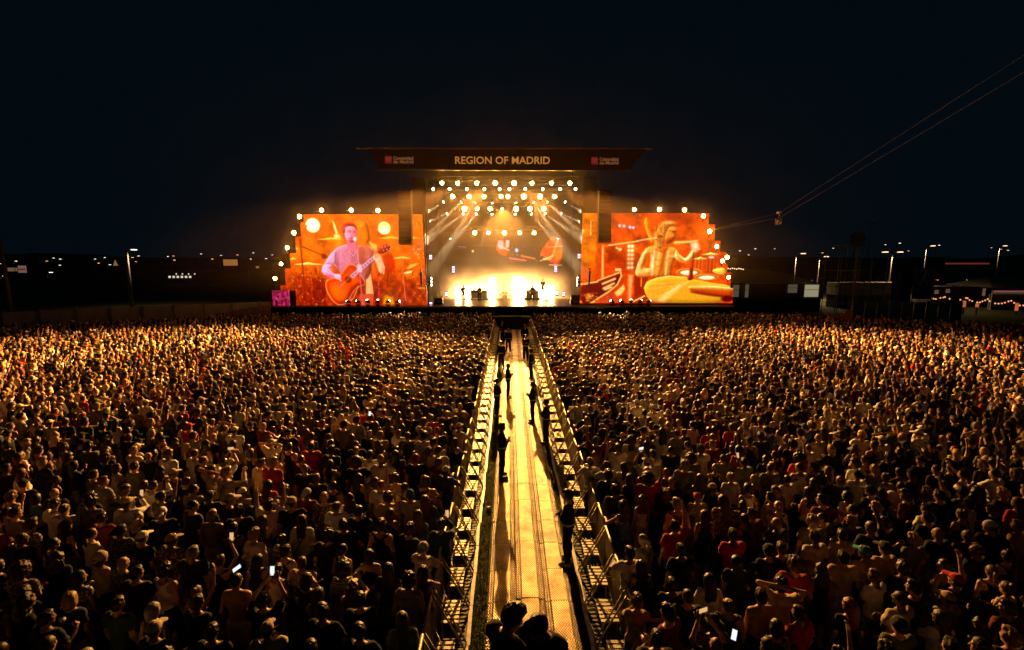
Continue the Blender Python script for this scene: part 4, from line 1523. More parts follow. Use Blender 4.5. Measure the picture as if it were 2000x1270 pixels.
def merge(parts):
    V_, F_, n_ = [], [], 0
    for v, f in parts:
        V_.append(v)
        F_.append(f + n_)
        n_ += len(v)
    return np.concatenate(V_), np.concatenate(F_)


def np_mesh(name, v, f, mats, tint=None, midx=None):
    me = bpy.data.meshes.new(name)
    me.vertices.add(len(v))
    me.vertices.foreach_set('co', np.asarray(v, np.float32).ravel())
    me.loops.add(f.size)
    me.loops.foreach_set('vertex_index', f.ravel().astype(np.int32))
    me.polygons.add(len(f))
    me.polygons.foreach_set('loop_start', np.arange(0, f.size, 4, dtype=np.int32))
    if midx is not None:
        me.polygons.foreach_set('material_index', midx.astype(np.int32))
    me.update(calc_edges=True)
    me.polygons.foreach_set('use_smooth', np.ones(len(f), bool))
    for m in mats:
        me.materials.append(m)
    if tint is not None:
        a = me.color_attributes.new('tint', 'FLOAT_COLOR', 'POINT')
        a.data.foreach_set('color', np.concatenate([tint, np.ones((len(v), 1))], 1).astype(np.float32).ravel())
    return me


SHZ = 1.415
ARM = {  # wrist target from the shoulder (right arm), elbow pole, hand curl
    'down': ((.07, .06, -.52), (.4, -1, 0), .5), 'fold': ((-.24, .22, -.20), (.8, -.2, -1), .6), 'raise': ((.10, .16, .50), (1, .1, 0), .35),
    'phone': ((-.11, .36, .13), (.8, 0, -1), .9), 'phonehigh': ((-.10, .33, .36), (1, 0, -.6), .9), 'hip': ((.06, .02, -.38), (1, -.5, 0), .7),
    'clap': ((-.17, .27, -.02), (.9, 0, -1), .15), 'head': ((-.09, -.10, .27), (1, 0, .3), .5), 'cup': ((-.04, .29, -.16), (.5, -.5, -1), .95),
    'fist': ((.06, .24, .44), (1, .2, -.3), 1.3), 'lean': ((-.02, .40, -.22), (.9, -.2, -.4), .6), 'guitar_r': ((-.10, .20, -.36), (1, -.4, 0), .8),
    'guitar_l': ((.14, .28, -.22), (.8, -.2, -1), 1.0), 'look_down': ((-.10, .30, -.24), (.9, -.3, -1), .9), 'shoulder': ((-.02, .10, .03), (.8, .6, -1), .7)}


def arm_joints(sh, pose, side):
    tg, pole, curl = ARM[pose]
    w_ = Vector((tg[0] * side, tg[1], tg[2]))
    l1, l2 = .285, .255
    d = w_.length
    d = min(d, (l1 + l2) * .985)
    u = w_.normalized()
    w_ = u * d
    p = Vector((pole[0] * side, pole[1], pole[2]))
    p = (p - u * p.dot(u)).normalized()
    a = (l1 * l1 - l2 * l2 + d * d) / (2 * d)
    hgt = math.sqrt(max(0, l1 * l1 - a * a))
    e = u * a + p * hgt
    return Vector(sh) + e, Vector(sh) + w_, curl


def build_person(cfg, h, detail=True):
    """returns dict of numpy meshes: body, top, legs, shoes; and head matrix"""
    sex, heavy, aL, aR = cfg['sex'], cfg.get('heavy', 0), cfg['L'], cfg['R']
    yaw, pit = cfg.get('yaw', 0), cfg.get('pitch', 0)
    lean = cfg.get('lean', 0)
    f_ = sex == 'f'
    g1 = 1 + .24 * heavy
    sw = (.165 if f_ else .188) * (1 + .07 * heavy)
    hz = Vector((cfg.get('sway', 0), 0, 0))
    top_off = Vector((cfg.get('sway', 0) * .3, lean, 0))
    shL = Vector((-sw, 0, SHZ)) + top_off
    shR = Vector((sw, 0, SHZ)) + top_off
    eL, wL, cL = arm_joints(shL, aL, -1)
    eR, wR, cR = arm_joints(shR, aR, 1)
    pts = [shL, shR, eL, wL, eR, wR, Vector((-.25, -.2, 0)), Vector((.25, .25, 1.55)), Vector((-.2 * g1 - .05, -.2 * g1, .9)), Vector((.2 * g1 + .05, .2 * g1, .9))]
    lo = np.min([list(p) for p in pts], 0) - .10
    hi = np.max([list(p) for p in pts], 0) + .10
    lo[2] = -.03
    F = Field(lo, hi, h)
    Tq = F.new()
    T0 = tuple(hz)
    F.ell(Tq, (hz.x, -.005, .95), ((.178 if f_ else .162) * g1, .118 * g1, .125), .05)
    F.ell(Tq, (hz.x * .7, .005 + lean * .3 + .02 * heavy, 1.10), ((.128 if f_ else .145) * g1, (.095 + .03 * heavy) * g1, .14), .05)
    F.ell(Tq, (top_off.x, .0 + lean * .75, 1.27), ((.148 if f_ else .170) * g1, .108 * g1, .16), .05)
    F.cap(Tq, shL + Vector((.045, 0, .0)), shR - Vector((.045, 0, .0)), .066 if f_ else .074, None, .05)
    F.cap(Tq, Vector((0, -.01, 1.40)) + top_off, Vector((0, .0, 1.47)) + top_off, .085, .055, .05)
    if f_:
        for sx_ in (-1, 1):
            F.ell(Tq, (top_off.x + sx_ * .072, .085 + lean * .7, 1.26), (.062, .055, .062), .03)
    Aq = F.new()
    Uq = F.new()      # upper arms only, for sleeves
    ra = (.043 if f_ else .052) * (1 + .15 * heavy)
    for sh, e, w_ in ((shL, eL, wL), (shR, eR, wR)):
        F.cap(Aq, sh, e, ra, ra * .8, .02)
        F.cap(Aq, e, w_, ra * .82, ra * .56, .02)
        F.cap(Uq, sh, e, ra, ra * .85, .02)
    Lq = F.new()
    st_ = cfg.get('stance', .1)
    shoes = F.new()
    for sx_ in (-1, 1):
        hp = Vector((hz.x + sx_ * .088 * (1 + .1 * heavy), 0, .88))
        kn = Vector((sx_ * (st_ + .0), .02 + .03 * sx_ * cfg.get('step', 0), .48))
        an_ = Vector((sx_ * (st_ + .01), -.03 + .10 * sx_ * cfg.get('step', 0), .09))
        F.cap(Lq, hp, kn, .092 * (1 + .15 * heavy), .060, .03)
        F.cap(Lq, kn, an_, .062, .042, .03)
        F.ell(Lq, kn + Vector((0, -.035, -.13)), (.052, .055, .12), .03)
        toe = an_ + Vector((sx_ * .03, .16, -.05))
        F.cap(Lq, an_ + Vector((0, -.01, -.045)), toe, .042, .036, .03)
        F.cap(shoes, an_ + Vector((0, -.02, -.045)), toe + Vector((0, .015, 0)), .050, .044, .02)
    Bq = F.new()
    full = (slice(None),) * 3
    for q_, k in ((Tq, .001), (Aq, .035), (Lq, .04)):
        F.join(Bq, full, q_, k)
    body = [F.mesh(Bq)]
    X, Y, Z = F.grid(full)
    # ---- garments
    out = {}
    wr = .006 * np.sin(X * 31 + Z * 23 + 1.3 * np.sin(Y * 27)) + .004 * np.sin(Z * 47 - X * 19)
    kind = cfg.get('top', 'tee')
    if kind != 'none':
        off = .016 if kind in ('tee', 'shirt', 'jacket') else .010
        hem = {'tee': .86, 'shirt': .84, 'tank': .88, 'crop': 1.08, 'dress': .55, 'jacket': .82}[kind]
        tp = Tq - off
        if kind in ('tee', 'shirt', 'jacket'):
            # straight fall from the chest
            D = F.new()
            F.ell(D, (top_off.x * .6, lean * .45 + .01 * heavy, 1.03), ((.158 if f_ else .172) * g1, (.118 + .02 * heavy) * g1, .30), .02)
            F.join(tp, full, D - .006, .04)
        if kind == 'dress':
            D = F.new()
            F.cap(D, (hz.x, 0, .98), (hz.x, 0, .5), .16, .25, .03)
            F.join(tp, full, D, .04)
        if kind in ('tee', 'shirt', 'jacket', 'dress'):
            sl_ = Uq.copy() - (off + .012)
            frac = {'tee': .62, 'dress': .45, 'shirt': 1.1, 'jacket': 1.1}[kind]
            for sh, e, w_ in ((shL, eL, wL), (shR, eR, wR)):
                dd = (e - sh).normalized()
                L1 = (e - sh).length * frac
                cut = (X - sh.x) * dd.x + (Y - sh.y) * dd.y + (Z - sh.z) * dd.z - L1
                near = ((X - sh.x) ** 2 + (Y - sh.y) ** 2 + (Z - sh.z) ** 2) < (.40 ** 2)
                sl_ = np.where(near & (np.sign(X - top_off.x) == np.sign(sh.x - top_off.x)), np.maximum(sl_, cut), sl_)
            if kind in ('shirt', 'jacket'):
                A2 = F.new()
                for e, w_ in ((eL, wL), (eR, wR)):
                    F.cap(A2, e, e + (w_ - e) * .9, ra * .82 + .018, ra * .6 + .02, .02)
                F.join(sl_, full, A2, .02)
            F.join(tp, full, sl_, .03)
        neck = ((X - top_off.x) ** 2 + (Y - top_off.y - .02) ** 2) ** .5
        tp = np.maximum(tp, hem - Z)
        tp = np.maximum(tp, (.085 if kind != 'tank' else .12) - neck - (SHZ + .045 - Z) * (.9 if kind != 'tank' else .5))
        if kind in ('tank', 'crop'):
            for sh in (shL, shR):
                tp = np.maximum(tp, .085 - np.sqrt((X - sh.x) ** 2 + (Z - sh.z + .035) ** 2) * 1.0 + 0 * Y)
        if kind == 'crop':
            tp = np.maximum(tp, Z - 1.37)
        out['top'] = F.mesh(tp + wr)
    leg = cfg.get('legs', 'trousers')
    ph = {'trousers': .08, 'shorts': .52, 'skirt': .6}[leg]
    lg = F.new()
    pel = F.new()
    F.ell(pel, (hz.x, -.005, .95), ((.178 if f_ else .162) * g1, .118 * g1, .125), .05)
    F.join(lg, full, Lq - (.014 if leg == 'trousers' else .024), .001)
    F.join(lg, full, pel - .010, .04)
    if leg == 'skirt':
        D = F.new()
        F.cap(D, (hz.x, 0, .95), (hz.x, 0, .58), .15, .22, .03)
        F.join(lg, full, D, .03)
    lg = np.maximum(np.maximum(lg, ph - Z), Z - 1.0)
    out['legs'] = F.mesh(lg + wr * .7)
    out['shoes'] = F.mesh(np.maximum(shoes, .004 - Z))
    # ---- head (finer grid)
    rot = Euler((pit, 0, yaw), 'ZYX').to_matrix()
    piv = Vector((0, -.005, 1.50)) + top_off
    hc0 = Vector((0, .015, 1.645)) + top_off
    hc = piv + rot @ (hc0 - piv)
    hh_ = .0125 if detail else h * .85
    G = Field(np.array(hc) - np.array([.15, .16, .26]), np.array(hc) + np.array([.15, .16, .16]), hh_)
    Hq = G.new()

    def hp_(x, y, z):
        return hc + rot @ Vector((x, y, z))
    G.ell(Hq, hp_(0, -.008, .018), (.077, .096, .098), .02, rot)
    G.ell(Hq, hp_(0, .028, -.048), (.058, .068, .072), .03, rot)
    G.cap(Hq, piv + Vector((0, -.012, -.10)), hp_(0, -.022, -.05), .060 if not f_ else .050, .054 if not f_ else .046, .03)
    if detail:
        G.cap(Hq, hp_(0, .090, .012), hp_(0, .112, -.026), .011, .016, .015)
        G.cap(Hq, hp_(-.035, .080, .030), hp_(.035, .080, .030), .014, None, .02)
        G.ell(Hq, hp_(0, .088, -.055), (.024, .014, .010), .012, rot)
        G.ell(Hq, hp_(0, .075, -.092), (.026, .022, .020), .02, rot)
        for sx_ in (-1, 1):
            G.ell(Hq, hp_(sx_ * .080, -.012, -.006), (.012, .022, .034), .008, rot)
            G.ell(Hq, hp_(sx_ * .045, .068, -.02), (.020, .018, .018), .02, rot)
    else:
        G.cap(Hq, hp_(0, .090, .005), hp_(0, .108, -.024), .013, .017, .02)
        for sx_ in (-1, 1):
            G.ell(Hq, hp_(sx_ * .080, -.012, -.006), (.016, .024, .034), .01, rot)
    hv, hf = G.mesh(Hq)
    tint_h = np.ones((len(hv), 3))
    loc = (hv - np.array(hc)) @ np.array(rot)
    if detail:
        for sx_ in (-1, 1):
            d = np.sqrt(((loc[:, 0] - sx_ * .032) / .014) ** 2 + ((loc[:, 2] - .008) / .008) ** 2)
            tint_h[(d < 1.1) & (loc[:, 1] > .05)] = (.12, .10, .10)
            d = np.sqrt(((loc[:, 0] - sx_ * .033) / .022) ** 2 + ((loc[:, 2] - .032) / .007) ** 2)
            tint_h[(d < 1.1) & (loc[:, 1] > .05)] = (.25, .2, .18)
        d = np.sqrt((loc[:, 0] / .026) ** 2 + ((loc[:, 2] + .056) / .010) ** 2)
        tint_h[(d < 1.1) & (loc[:, 1] > .05)] = (.8, .5, .48)
        if cfg.get('beard'):
            d = (loc[:, 2] < -.035) & (loc[:, 1] > .0) & (loc[:, 2] > -.13)
            tint_h[d] = tint_h[d] * np.array((.3, .26, .24))
    body.append((hv, hf))
    # ---- hands
    for e, w_, cu, sx_, ps in ((eL, wL, cL, -1, aL), (eR, wR, cR, 1, aR)):
        d = (w_ - e).normalized()
        if ps in ('phone', 'phonehigh', 'cup'):
            d = (d + Vector((0, .1, .9))).normalized()
        n_ = Vector((-sx_, 0, 0)) - d * d.dot(Vector((-sx_, 0, 0)))
        if ps in ('phone', 'phonehigh', 'lean', 'look_down'):
            n_ = Vector((0, .2, -1)) - d * d.dot(Vector((0, .2, -1)))
        if n_.length < .1:
            n_ = Vector((0, 1, 0)) - d * d.y
        n_.normalize()
        s_ = d.cross(n_)
        if s_.dot(Vector((0, .3, 1))) < 0:
            s_ = -s_
        if not detail:
            G = Field(np.array(w_) - .16, np.array(w_) + .16, h)
            Q = G.new()
            G.cap(Q, w_ - d * .03, w_ + d * .09, .03, .036, .02)
            G.cap(Q, w_ + d * .09, w_ + d * .12 + n_ * .04 * cu, .034, .022, .02)
            body.append(G.mesh(Q))
            continue
        G = Field(np.array(w_) - .20, np.array(w_) + .20, .0105)
        Q = G.new()
        G.cap(Q, w_ - d * .05, w_ + d * .015, ra * .58, .026, .015)
        for q_ in (-.024, -.008, .008, .024):
            G.cap(Q, w_ + d * .02 + s_ * q_ * .7, w_ + d * .085 + s_ * q_, .015, .013, .012)
        for fi, (q_, ln) in enumerate(((-.030, .062), (-.010, .074), (.011, .080), (.032, .072))):
            a0 = w_ + d * .085 + s_ * q_
            a1 = cu * .75
            dir1 = d * math.cos(a1) + n_ * math.sin(a1) + s_ * q_ * 2.2
            p1 = a0 + dir1 * ln * .5
            a2 = a1 + cu * .95
            dir2 = d * math.cos(a2) + n_ * math.sin(a2) + s_ * q_ * 1.5
            G.cap(Q, a0, p1, .0105, .0095, .004)
            G.cap(Q, p1, p1 + dir2 * ln * .5, .0095, .0085, .004)
        b0 = w_ + d * .03 + s_ * .026
        b1 = b0 + (d * .55 + s_ * .75 + n_ * .3).normalized() * .042
        G.cap(Q, b0, b1, .014, .012, .008)
        G.cap(Q, b1, b1 + (d * .85 + s_ * .25 + n_ * .5).normalized() * .036, .0115, .0095, .004)
        body.append(G.mesh(Q))
    v, f = merge(body)
    tint = np.ones((len(v), 3))
    n0 = len(body[0][0])
    tint[n0:n0 + len(hv)] = tint_h
    out['body'] = (v, f, tint)
    HM = Matrix.Translation(hc) @ rot.to_4x4()
    mid = ((wL + wR) / 2)
    return out, HM, {'L': wL, 'R': wR, 'mid': mid}


def sinn(X, Y, Z, f, ph):
    return (np.sin(X * f + ph) * np.sin(Y * f * 1.1 + ph * 2) + np.sin(Z * f * .9 + ph * 3 + 2 * np.sin(X * f * .5)) * np.sin((X + Y) * f * .7 + ph)) * .5


def build_hair(style, h):
    F = Field((-.22, -.30, -.60), (.22, .26, .26), h)
    full = (slice(None),) * 3
    X, Y, Z = F.grid(full)
    q = F.new()

    def sk(o, k=.02):
        F.ell(q, (0, -.008, .018), (.078 + o, .097 + o, .099 + o), k)
    zero = 0 * X + 0 * Y + 0 * Z
    face = (.8 * Y - .6 * Z - .016) + zero
    amp, fr = .008, 78
    if style == 'short':
        sk(.017)
        F.ell(q, (0, .03, .085), (.07, .07, .045), .02)
        q = np.maximum(np.maximum(q, face), -.075 - Z)
    elif style == 'buzz':
        sk(.007)
        q = np.maximum(np.maximum(q, face - .004), -.07 - Z)
        amp = .001
    elif style == 'thinning':
        sk(.010)
        q = np.maximum(np.maximum(q, face), -.075 - Z)
        q = np.maximum(q, .062 - np.sqrt(X ** 2 + (Y - .02) ** 2 + (Z - .115) ** 2))
    elif style == 'messy':
        sk(.028)
        F.ell(q, (.01, .035, .10), (.075, .075, .05), .02)
        q = np.maximum(np.maximum(q, face - .006), -.085 - Z)
        amp, fr = .012, 70
    elif style == 'curly':
        sk(.036)
        F.ell(q, (0, .02, .095), (.095, .09, .06), .02)
        q = np.maximum(np.maximum(q, face - .014), -.10 - Z)
        amp, fr = .018, 62
    elif style == 'afro':
        sk(.068)
        q = np.maximum(np.maximum(q, face - .03), -.11 - Z)
        amp, fr = .018, 75
    elif style in ('bob', 'long', 'wavy', 'straight'):
        sk(.022)
        F.ell(q, (0, -.03, -.05), (.104, .090, .12), .04)
        if style != 'bob':
            wdt = {'long': .115, 'wavy': .14, 'straight': .10}[style]
            lng = {'long': .24, 'wavy': .22, 'straight': .30}[style]
            F.ell(q, (0, -.092, -.08 - lng * .55), (wdt, .050, lng), .05)
        fc2 = np.minimum(np.maximum(Y - .035 + zero, Z - .075 + zero) * 0 + (Y - .04 + zero), 1)
        q = np.where(Z + zero > .06, np.maximum(q, face - .008), np.maximum(q, fc2))
        q = np.maximum(q, .055 - np.sqrt(X ** 2 + (Y - .10) ** 2 + (Z + .03) ** 2 * .55))
        amp, fr = (.006, 60) if style != 'wavy' else (.017, 48)
    elif style in ('ponytail', 'bun', 'halfup'):
        sk(.014)
        q = np.maximum(np.maximum(q, face), -.085 - Z)
        if style == 'bun':
            F.ell(q, (0, -.085, .115), (.045, .042, .042), .015)
        else:
            F.cap(q, (0, -.10, .06), (0, -.145, .03), .026, .03, .02)
            F.cap(q, (0, -.145, .03), (0, -.15, -.20), .036, .016, .02)
        amp = .004
    elif style == 'braids':
        sk(.012)
        q = np.maximum(np.maximum(q, face), -.085 - Z)
        for sx_ in (-1, 1):
            for k in range(5):
                F.ell(q, (sx_ * (.075 + .008 * k), -.06 + .012 * k, -.09 - .05 * k), (.022, .022, .032), .01)
    n_ = sinn(X, Y, Z, fr, 1.7) * amp + sinn(X, Y, Z, fr * 2.1, 4.2) * amp * .5
    if style in ('long', 'straight', 'bob', 'ponytail'):
        n_ = n_ + .004 * np.sin(X * 190 + 2 * np.sin(Z * 9)) * (Y < .03)
    return F.mesh(q + n_)


def build_hat(style, h):
    F = Field((-.26, -.28, -.22), (.26, .28, .26), h)
    full = (slice(None),) * 3
    X, Y, Z = F.grid(full)
    zero = 0 * X + 0 * Y + 0 * Z
    q = F.new()
    if style in ('cap', 'cap_back'):
        sg = 1 if style == 'cap' else -1
        F.ell(q, (0, -.006, .022), (.100, .119, .118), .02)
        q = np.maximum(q, (.030 - Z) - sg * Y * .12 + zero)
        br = F.new()
        F.ell(br, (0, sg * .135, .038), (.082, .095, .016), .01, Euler((-sg * .16, 0, 0)).to_matrix())
        F.join(q, full, br, .008)
        F.ell(q, (0, -.006, .142), (.012, .012, .008), .005)
    elif style == 'bucket':
        F.cap(q, (0, -.006, .03), (0, -.006, .10), .102, .082, .02)
        q = np.maximum(q, .02 - Z + zero)
        rr_ = np.sqrt(X ** 2 + (Y + .006) ** 2)
        br = np.maximum(np.abs(Z - (.045 - (rr_ - .10) * .75)) - .011, np.maximum(rr_ - .175, .08 - rr_))
        F.join(q, full, br, .01)
    elif style == 'beanie':
        F.ell(q, (0, -.015, .035), (.100, .122, .125), .02)
        q = np.maximum(q, (.01 - Z) - .25 * Y + zero)
        rr_ = np.sqrt((X / 1.0) ** 2 + ((Y + .01) / 1.2) ** 2)
        br = np.maximum(np.abs(Z - .02 - .25 * Y) - .025, np.maximum(rr_ - .107, .08 - rr_))
        F.join(q, full, br, .008)
    elif style == 'bandana':
        F.ell(q, (0, -.008, .018), (.099, .118, .118), .02)
        q = np.maximum(q, (.02 - Z) - .35 * Y + zero)
        F.ell(q, (0, -.125, -.005), (.03, .022, .022), .01)
        F.cap(q, (.0, -.125, -.01), (.03, -.135, -.10), .018, .008, .01)
        F.cap(q, (.0, -.125, -.01), (-.03, -.13, -.08), .018, .008, .01)
    q = q + .002 * np.sin(X * 70 + Y * 40)
    return F.mesh(q)


# ---- near people: materials take the object's own colour
NM = {'skin': colmat('skin', .5, .12, 14, .08, 120, spec=.4, tint=True), 'hair': colmat('hair', .42, .45, 60, .35, 160, spec=.36), 'cloth': colmat('cloth', .85, .22, 9, .35, 60, spec=.15, sheen=.12),
      'stripe': colmat('striped_cloth', .85, .2, 9, .3, 60, 'stripe', spec=.15), 'floral': colmat('floral_cloth', .85, .2, 9, .3, 60, 'floral', spec=.15), 'shoe': colmat('shoe', .6, .2, 20, 0)}
FM = {k: colmat('crowd_' + k, {'skin': .5, 'hair': .5, 'top': .85, 'legs': .85}[k], .25, 20, .2, 70, spec={'skin': .35, 'hair': .32, 'top': .15, 'legs': .15}[k], src='INSTANCER', attr='c_' + k) for k in ('skin', 'hair', 'top', 'legs')}

VAR = []


def var(sex, L_, R_, top='tee', legs='trousers', **k):
    VAR.append(dict(sex=sex, L=L_, R=R_, top=top, legs=legs, **k))


var('m', 'down', 'down', 'tee', 'shorts', yaw=.15)
var('m', 'down', 'down', 'tee', 'trousers', yaw=-.3, heavy=.7, step=.6)
var('m', 'fold', 'fold', 'tee', 'trousers', yaw=.1, sway=.03)
var('m', 'down', 'cup', 'tee', 'shorts', yaw=-.2)
var('m', 'down', 'raise', 'tee', 'trousers', yaw=.05, pitch=.15)
var('m', 'raise', 'raise', 'tee', 'shorts', pitch=.2)
var('m', 'phonehigh', 'phonehigh', 'tee', 'trousers', pitch=.1)
var('m', 'down', 'hip', 'tee', 'shorts', yaw=.7, sway=-.03)
var('m', 'clap', 'clap', 'tee', 'trousers', yaw=-.1)
var('m', 'down', 'down', 'tank', 'shorts', yaw=.25, heavy=.3)
var('m', 'down', 'phone', 'shirt', 'trousers', yaw=-.15)
var('m', 'down', 'down', 'none', 'shorts', yaw=-.05)
var('m', 'head', 'head', 'tee', 'shorts', yaw=.1)
var('m', 'down', 'fist', 'tee', 'trousers', heavy=.4)
var('f', 'down', 'down', 'tank', 'shorts', yaw=-.2, sway=.03)
var('f', 'down', 'down', 'tee', 'skirt', yaw=.3)
var('f', 'fold', 'fold', 'tank', 'trousers', yaw=-.1, sway=-.04)
var('f', 'phone', 'phone', 'crop', 'shorts', yaw=.05)
var('f', 'down', 'raise', 'crop', 'shorts', pitch=.12)
var('f', 'raise', 'raise', 'tank', 'skirt', pitch=.15)
var('f', 'clap', 'clap', 'tee', 'shorts', yaw=.2)
var('f', 'cup', 'down', 'dress', 'shorts', yaw=-.6)
var('f', 'hip', 'down', 'crop', 'trousers', yaw=.8)
var('f', 'down', 'phonehigh', 'tank', 'shorts', yaw=-.1)
var('m', 'lean', 'lean', 'tee', 'trousers', lean=.09, yaw=.2)
var('f', 'lean', 'lean', 'tank', 'shorts', lean=.09, yaw=-.2)
var('f', 'down', 'down', 'shirt', 'trousers', yaw=.15)
NV = len(VAR)
var('m', 'fold', 'fold', 'jacket', 'trousers', yaw=.1, stance=.12)              # guard, arms folded
var('m', 'look_down', 'look_down', 'jacket', 'trousers', pitch=-.55, yaw=-.25)   # head bent over the hands
var('m', 'guitar_l', 'guitar_r', 'shirt', 'trousers', pitch=-.1, stance=.14)     # playing
var('m', 'down', 'down', 'jacket', 'trousers', yaw=-.2, step=.8, stance=.11)     # guard, arms down
var('f', 'down', 'fold', 'jacket', 'trousers', yaw=.2)
HAIRS = ['short', 'buzz', 'thinning', 'messy', 'curly', 'afro', 'bob', 'long', 'wavy', 'straight', 'ponytail', 'bun', 'braids']
HATS = ['cap', 'cap_back', 'bucket', 'beanie', 'bandana']
HAIRN = {k: build_hair(k, .0125) for k in HAIRS}
HATN = {k: build_hat(k, .0115) for k in HATS}
HAIRF = {k: build_hair(k, .024) for k in HAIRS}
HATF = {k: build_hat(k, .02) for k in HATS}
HAIR_ME = {k: np_mesh('hair', *HAIRN[k], [NM['hair']]) for k in HAIRS}
HAT_ME = {k: np_mesh('hat', *HATN[k], [NM['cloth']]) for k in HATS}
NEAR = []
for c in VAR:
    o_, HM, wr_ = build_person(c, .019)
    d = {'cfg': c, 'HM': HM, 'wr': wr_, 'body': np_mesh('person', o_['body'][0], o_['body'][1], [NM['skin']], o_['body'][2]),
         'legs': np_mesh('legs', *o_['legs'], [NM['cloth']]), 'shoes': np_mesh('shoes', *o_['shoes'], [NM['shoe']])}
    if 'top' in o_:
        for k in ('cloth', 'stripe', 'floral'):
            d['top_' + k] = np_mesh('top', *o_['top'], [NM[k]]) if k == 'cloth' else d['top_cloth'].copy()
            d['top_' + k].materials[0] = NM[k]
    NEAR.append(d)

HC = {'black': (.010, .008, .007), 'dark brown': (.024, .014, .008), 'brown': (.055, .028, .012), 'light brown': (.13, .068, .028), 'blond': (.36, .22, .08), 'grey': (.28, .25, .21), 'red': (.22, .045, .012)}
TC = {'white': (.68, .66, .62), 'black': (.012, .012, .013), 'grey': (.22, .22, .22), 'beige': (.50, .40, .27), 'navy': (.02, .03, .07), 'red': (.42, .025, .02), 'olive': (.12, .12, .05), 'dark green': (.025, .06, .035), 'blue': (.05, .10, .26), 'teal': (.03, .22, .26), 'maroon': (.14, .018, .02), 'pink': (.62, .28, .26), 'tan': (.38, .25, .13)}
SKIN = [(.42, .24, .15), (.36, .20, .12), (.47, .28, .19), (.24, .13, .075), (.12, .065, .04), (.39, .22, .14)]
TOPW = ['white'] * 8 + ['black'] * 14 + ['grey'] * 3 + ['beige'] * 2 + ['navy'] * 2 + ['red'] * 1 + ['olive'] * 2 + ['dark green', 'blue', 'maroon', 'maroon']
GARM = {'tee': 't-shirt', 'shirt': 'shirt', 'tank': 'tank top', 'crop': 'crop top', 'dress': 'dress', 'jacket': 'dark jacket', 'none': ''}
POSE = {'raise': 'one arm raised', 'phone': 'phone in hand', 'fold': 'arms folded', 'clap': 'clapping hands', 'hip': 'hand on hip', 'cup': 'forearm raised', 'fist': 'fist raised', 'head': 'hands behind head', 'phonehigh': 'holding up a phone', 'lean': 'leaning forward', 'down': ''}
HAIRW = {'short': 'short {} hair', 'buzz': 'cropped {} hair', 'thinning': 'thinning {} hair', 'messy': 'messy {} hair', 'curly': 'curly {} hair', 'afro': 'big round {} curls', 'bob': '{} bob', 'long': 'long {} hair', 'wavy': 'wavy {} hair', 'straight': 'straight {} hair', 'ponytail': '{} ponytail', 'bun': '{} hair bun', 'braids': '{} braids'}
HATW = {'cap': 'cap', 'cap_back': 'backward cap', 'bucket': 'bucket hat', 'beanie': 'beanie', 'bandana': 'bandana'}


def lin(c, j=.12):
    k = 1 + random.uniform(-j, j)
    return (min(1, c[0] * k), min(1, c[1] * k), min(1, c[2] * k), 1)


PHONE_B = MB().box((0, 0, 0), (.078, .010, .16)).mesh('case', M['phone_body'])
PHS = [emat('phone_screen', (.85, .90, 1.0), 1.1, False), emat('phone_screen_amber', (1, .55, .22), .8, False)]
PHONE_S = [MB().box((0, -.0065, 0), (.070, .002, .145)).mesh('screen', m_) for m_ in PHS]


def make_person(i, x, y, face, sc, hair, hcol, topc, hat=None, hatc=None, pat='cloth', legc='black', skin=None, z=0, noshirt=False):
    d = NEAR[i]
    root = obj('person', d['body'], None, (x, y, z), face)
    root.scale = (sc, sc, sc)
    sk_ = SKIN[random.randrange(len(SKIN)) if skin is None else skin]
    root.color = lin(sk_, .1)
    if hair:
        o = obj('hair', HAIR_ME[hair], root)
        o.matrix_local = d['HM']
        o.color = lin(HC[hcol], .2)
    if hat:
        o = obj('hat', HAT_ME[hat], root)
        o.matrix_local = d['HM']
        o.color = lin(TC[hatc])
    if 'top_cloth' in d and not noshirt:
        o = obj('shirt', d['top_' + pat], root)
        o.color = lin(TC[topc])
    o = obj('trousers' if d['cfg']['legs'] == 'trousers' else d['cfg']['legs'], d['legs'], root)
    o.color = lin(TC[legc])
    o = obj('shoes', d['shoes'], root)
    o.color = random.choice([(.5, .5, .48, 1), (.02, .02, .02, 1)])
    return root


def phone_for(root, i, label, tilt=.25, both=False, scr=0, land=False):
    d = NEAR[i]
    p = d['wr']['mid'] if both else d['wr']['R']
    mw = Matrix.Translation(root.location) @ Matrix.Rotation(root.rotation_euler.z, 4, 'Z') @ Matrix.Scale(root.scale.x, 4)
    q = mw @ (Vector(p) + Vector((0, .035, .13)))
    r = thing('phone', label, 'phone', tuple(q), root.rotation_euler.z, 'phones held up in the crowd')
    r.rotation_euler = (-tilt, R(90) if land else 0, root.rotation_euler.z)
    obj('case', PHONE_B, r)
    obj('screen', PHONE_S[scr], r)
    return r


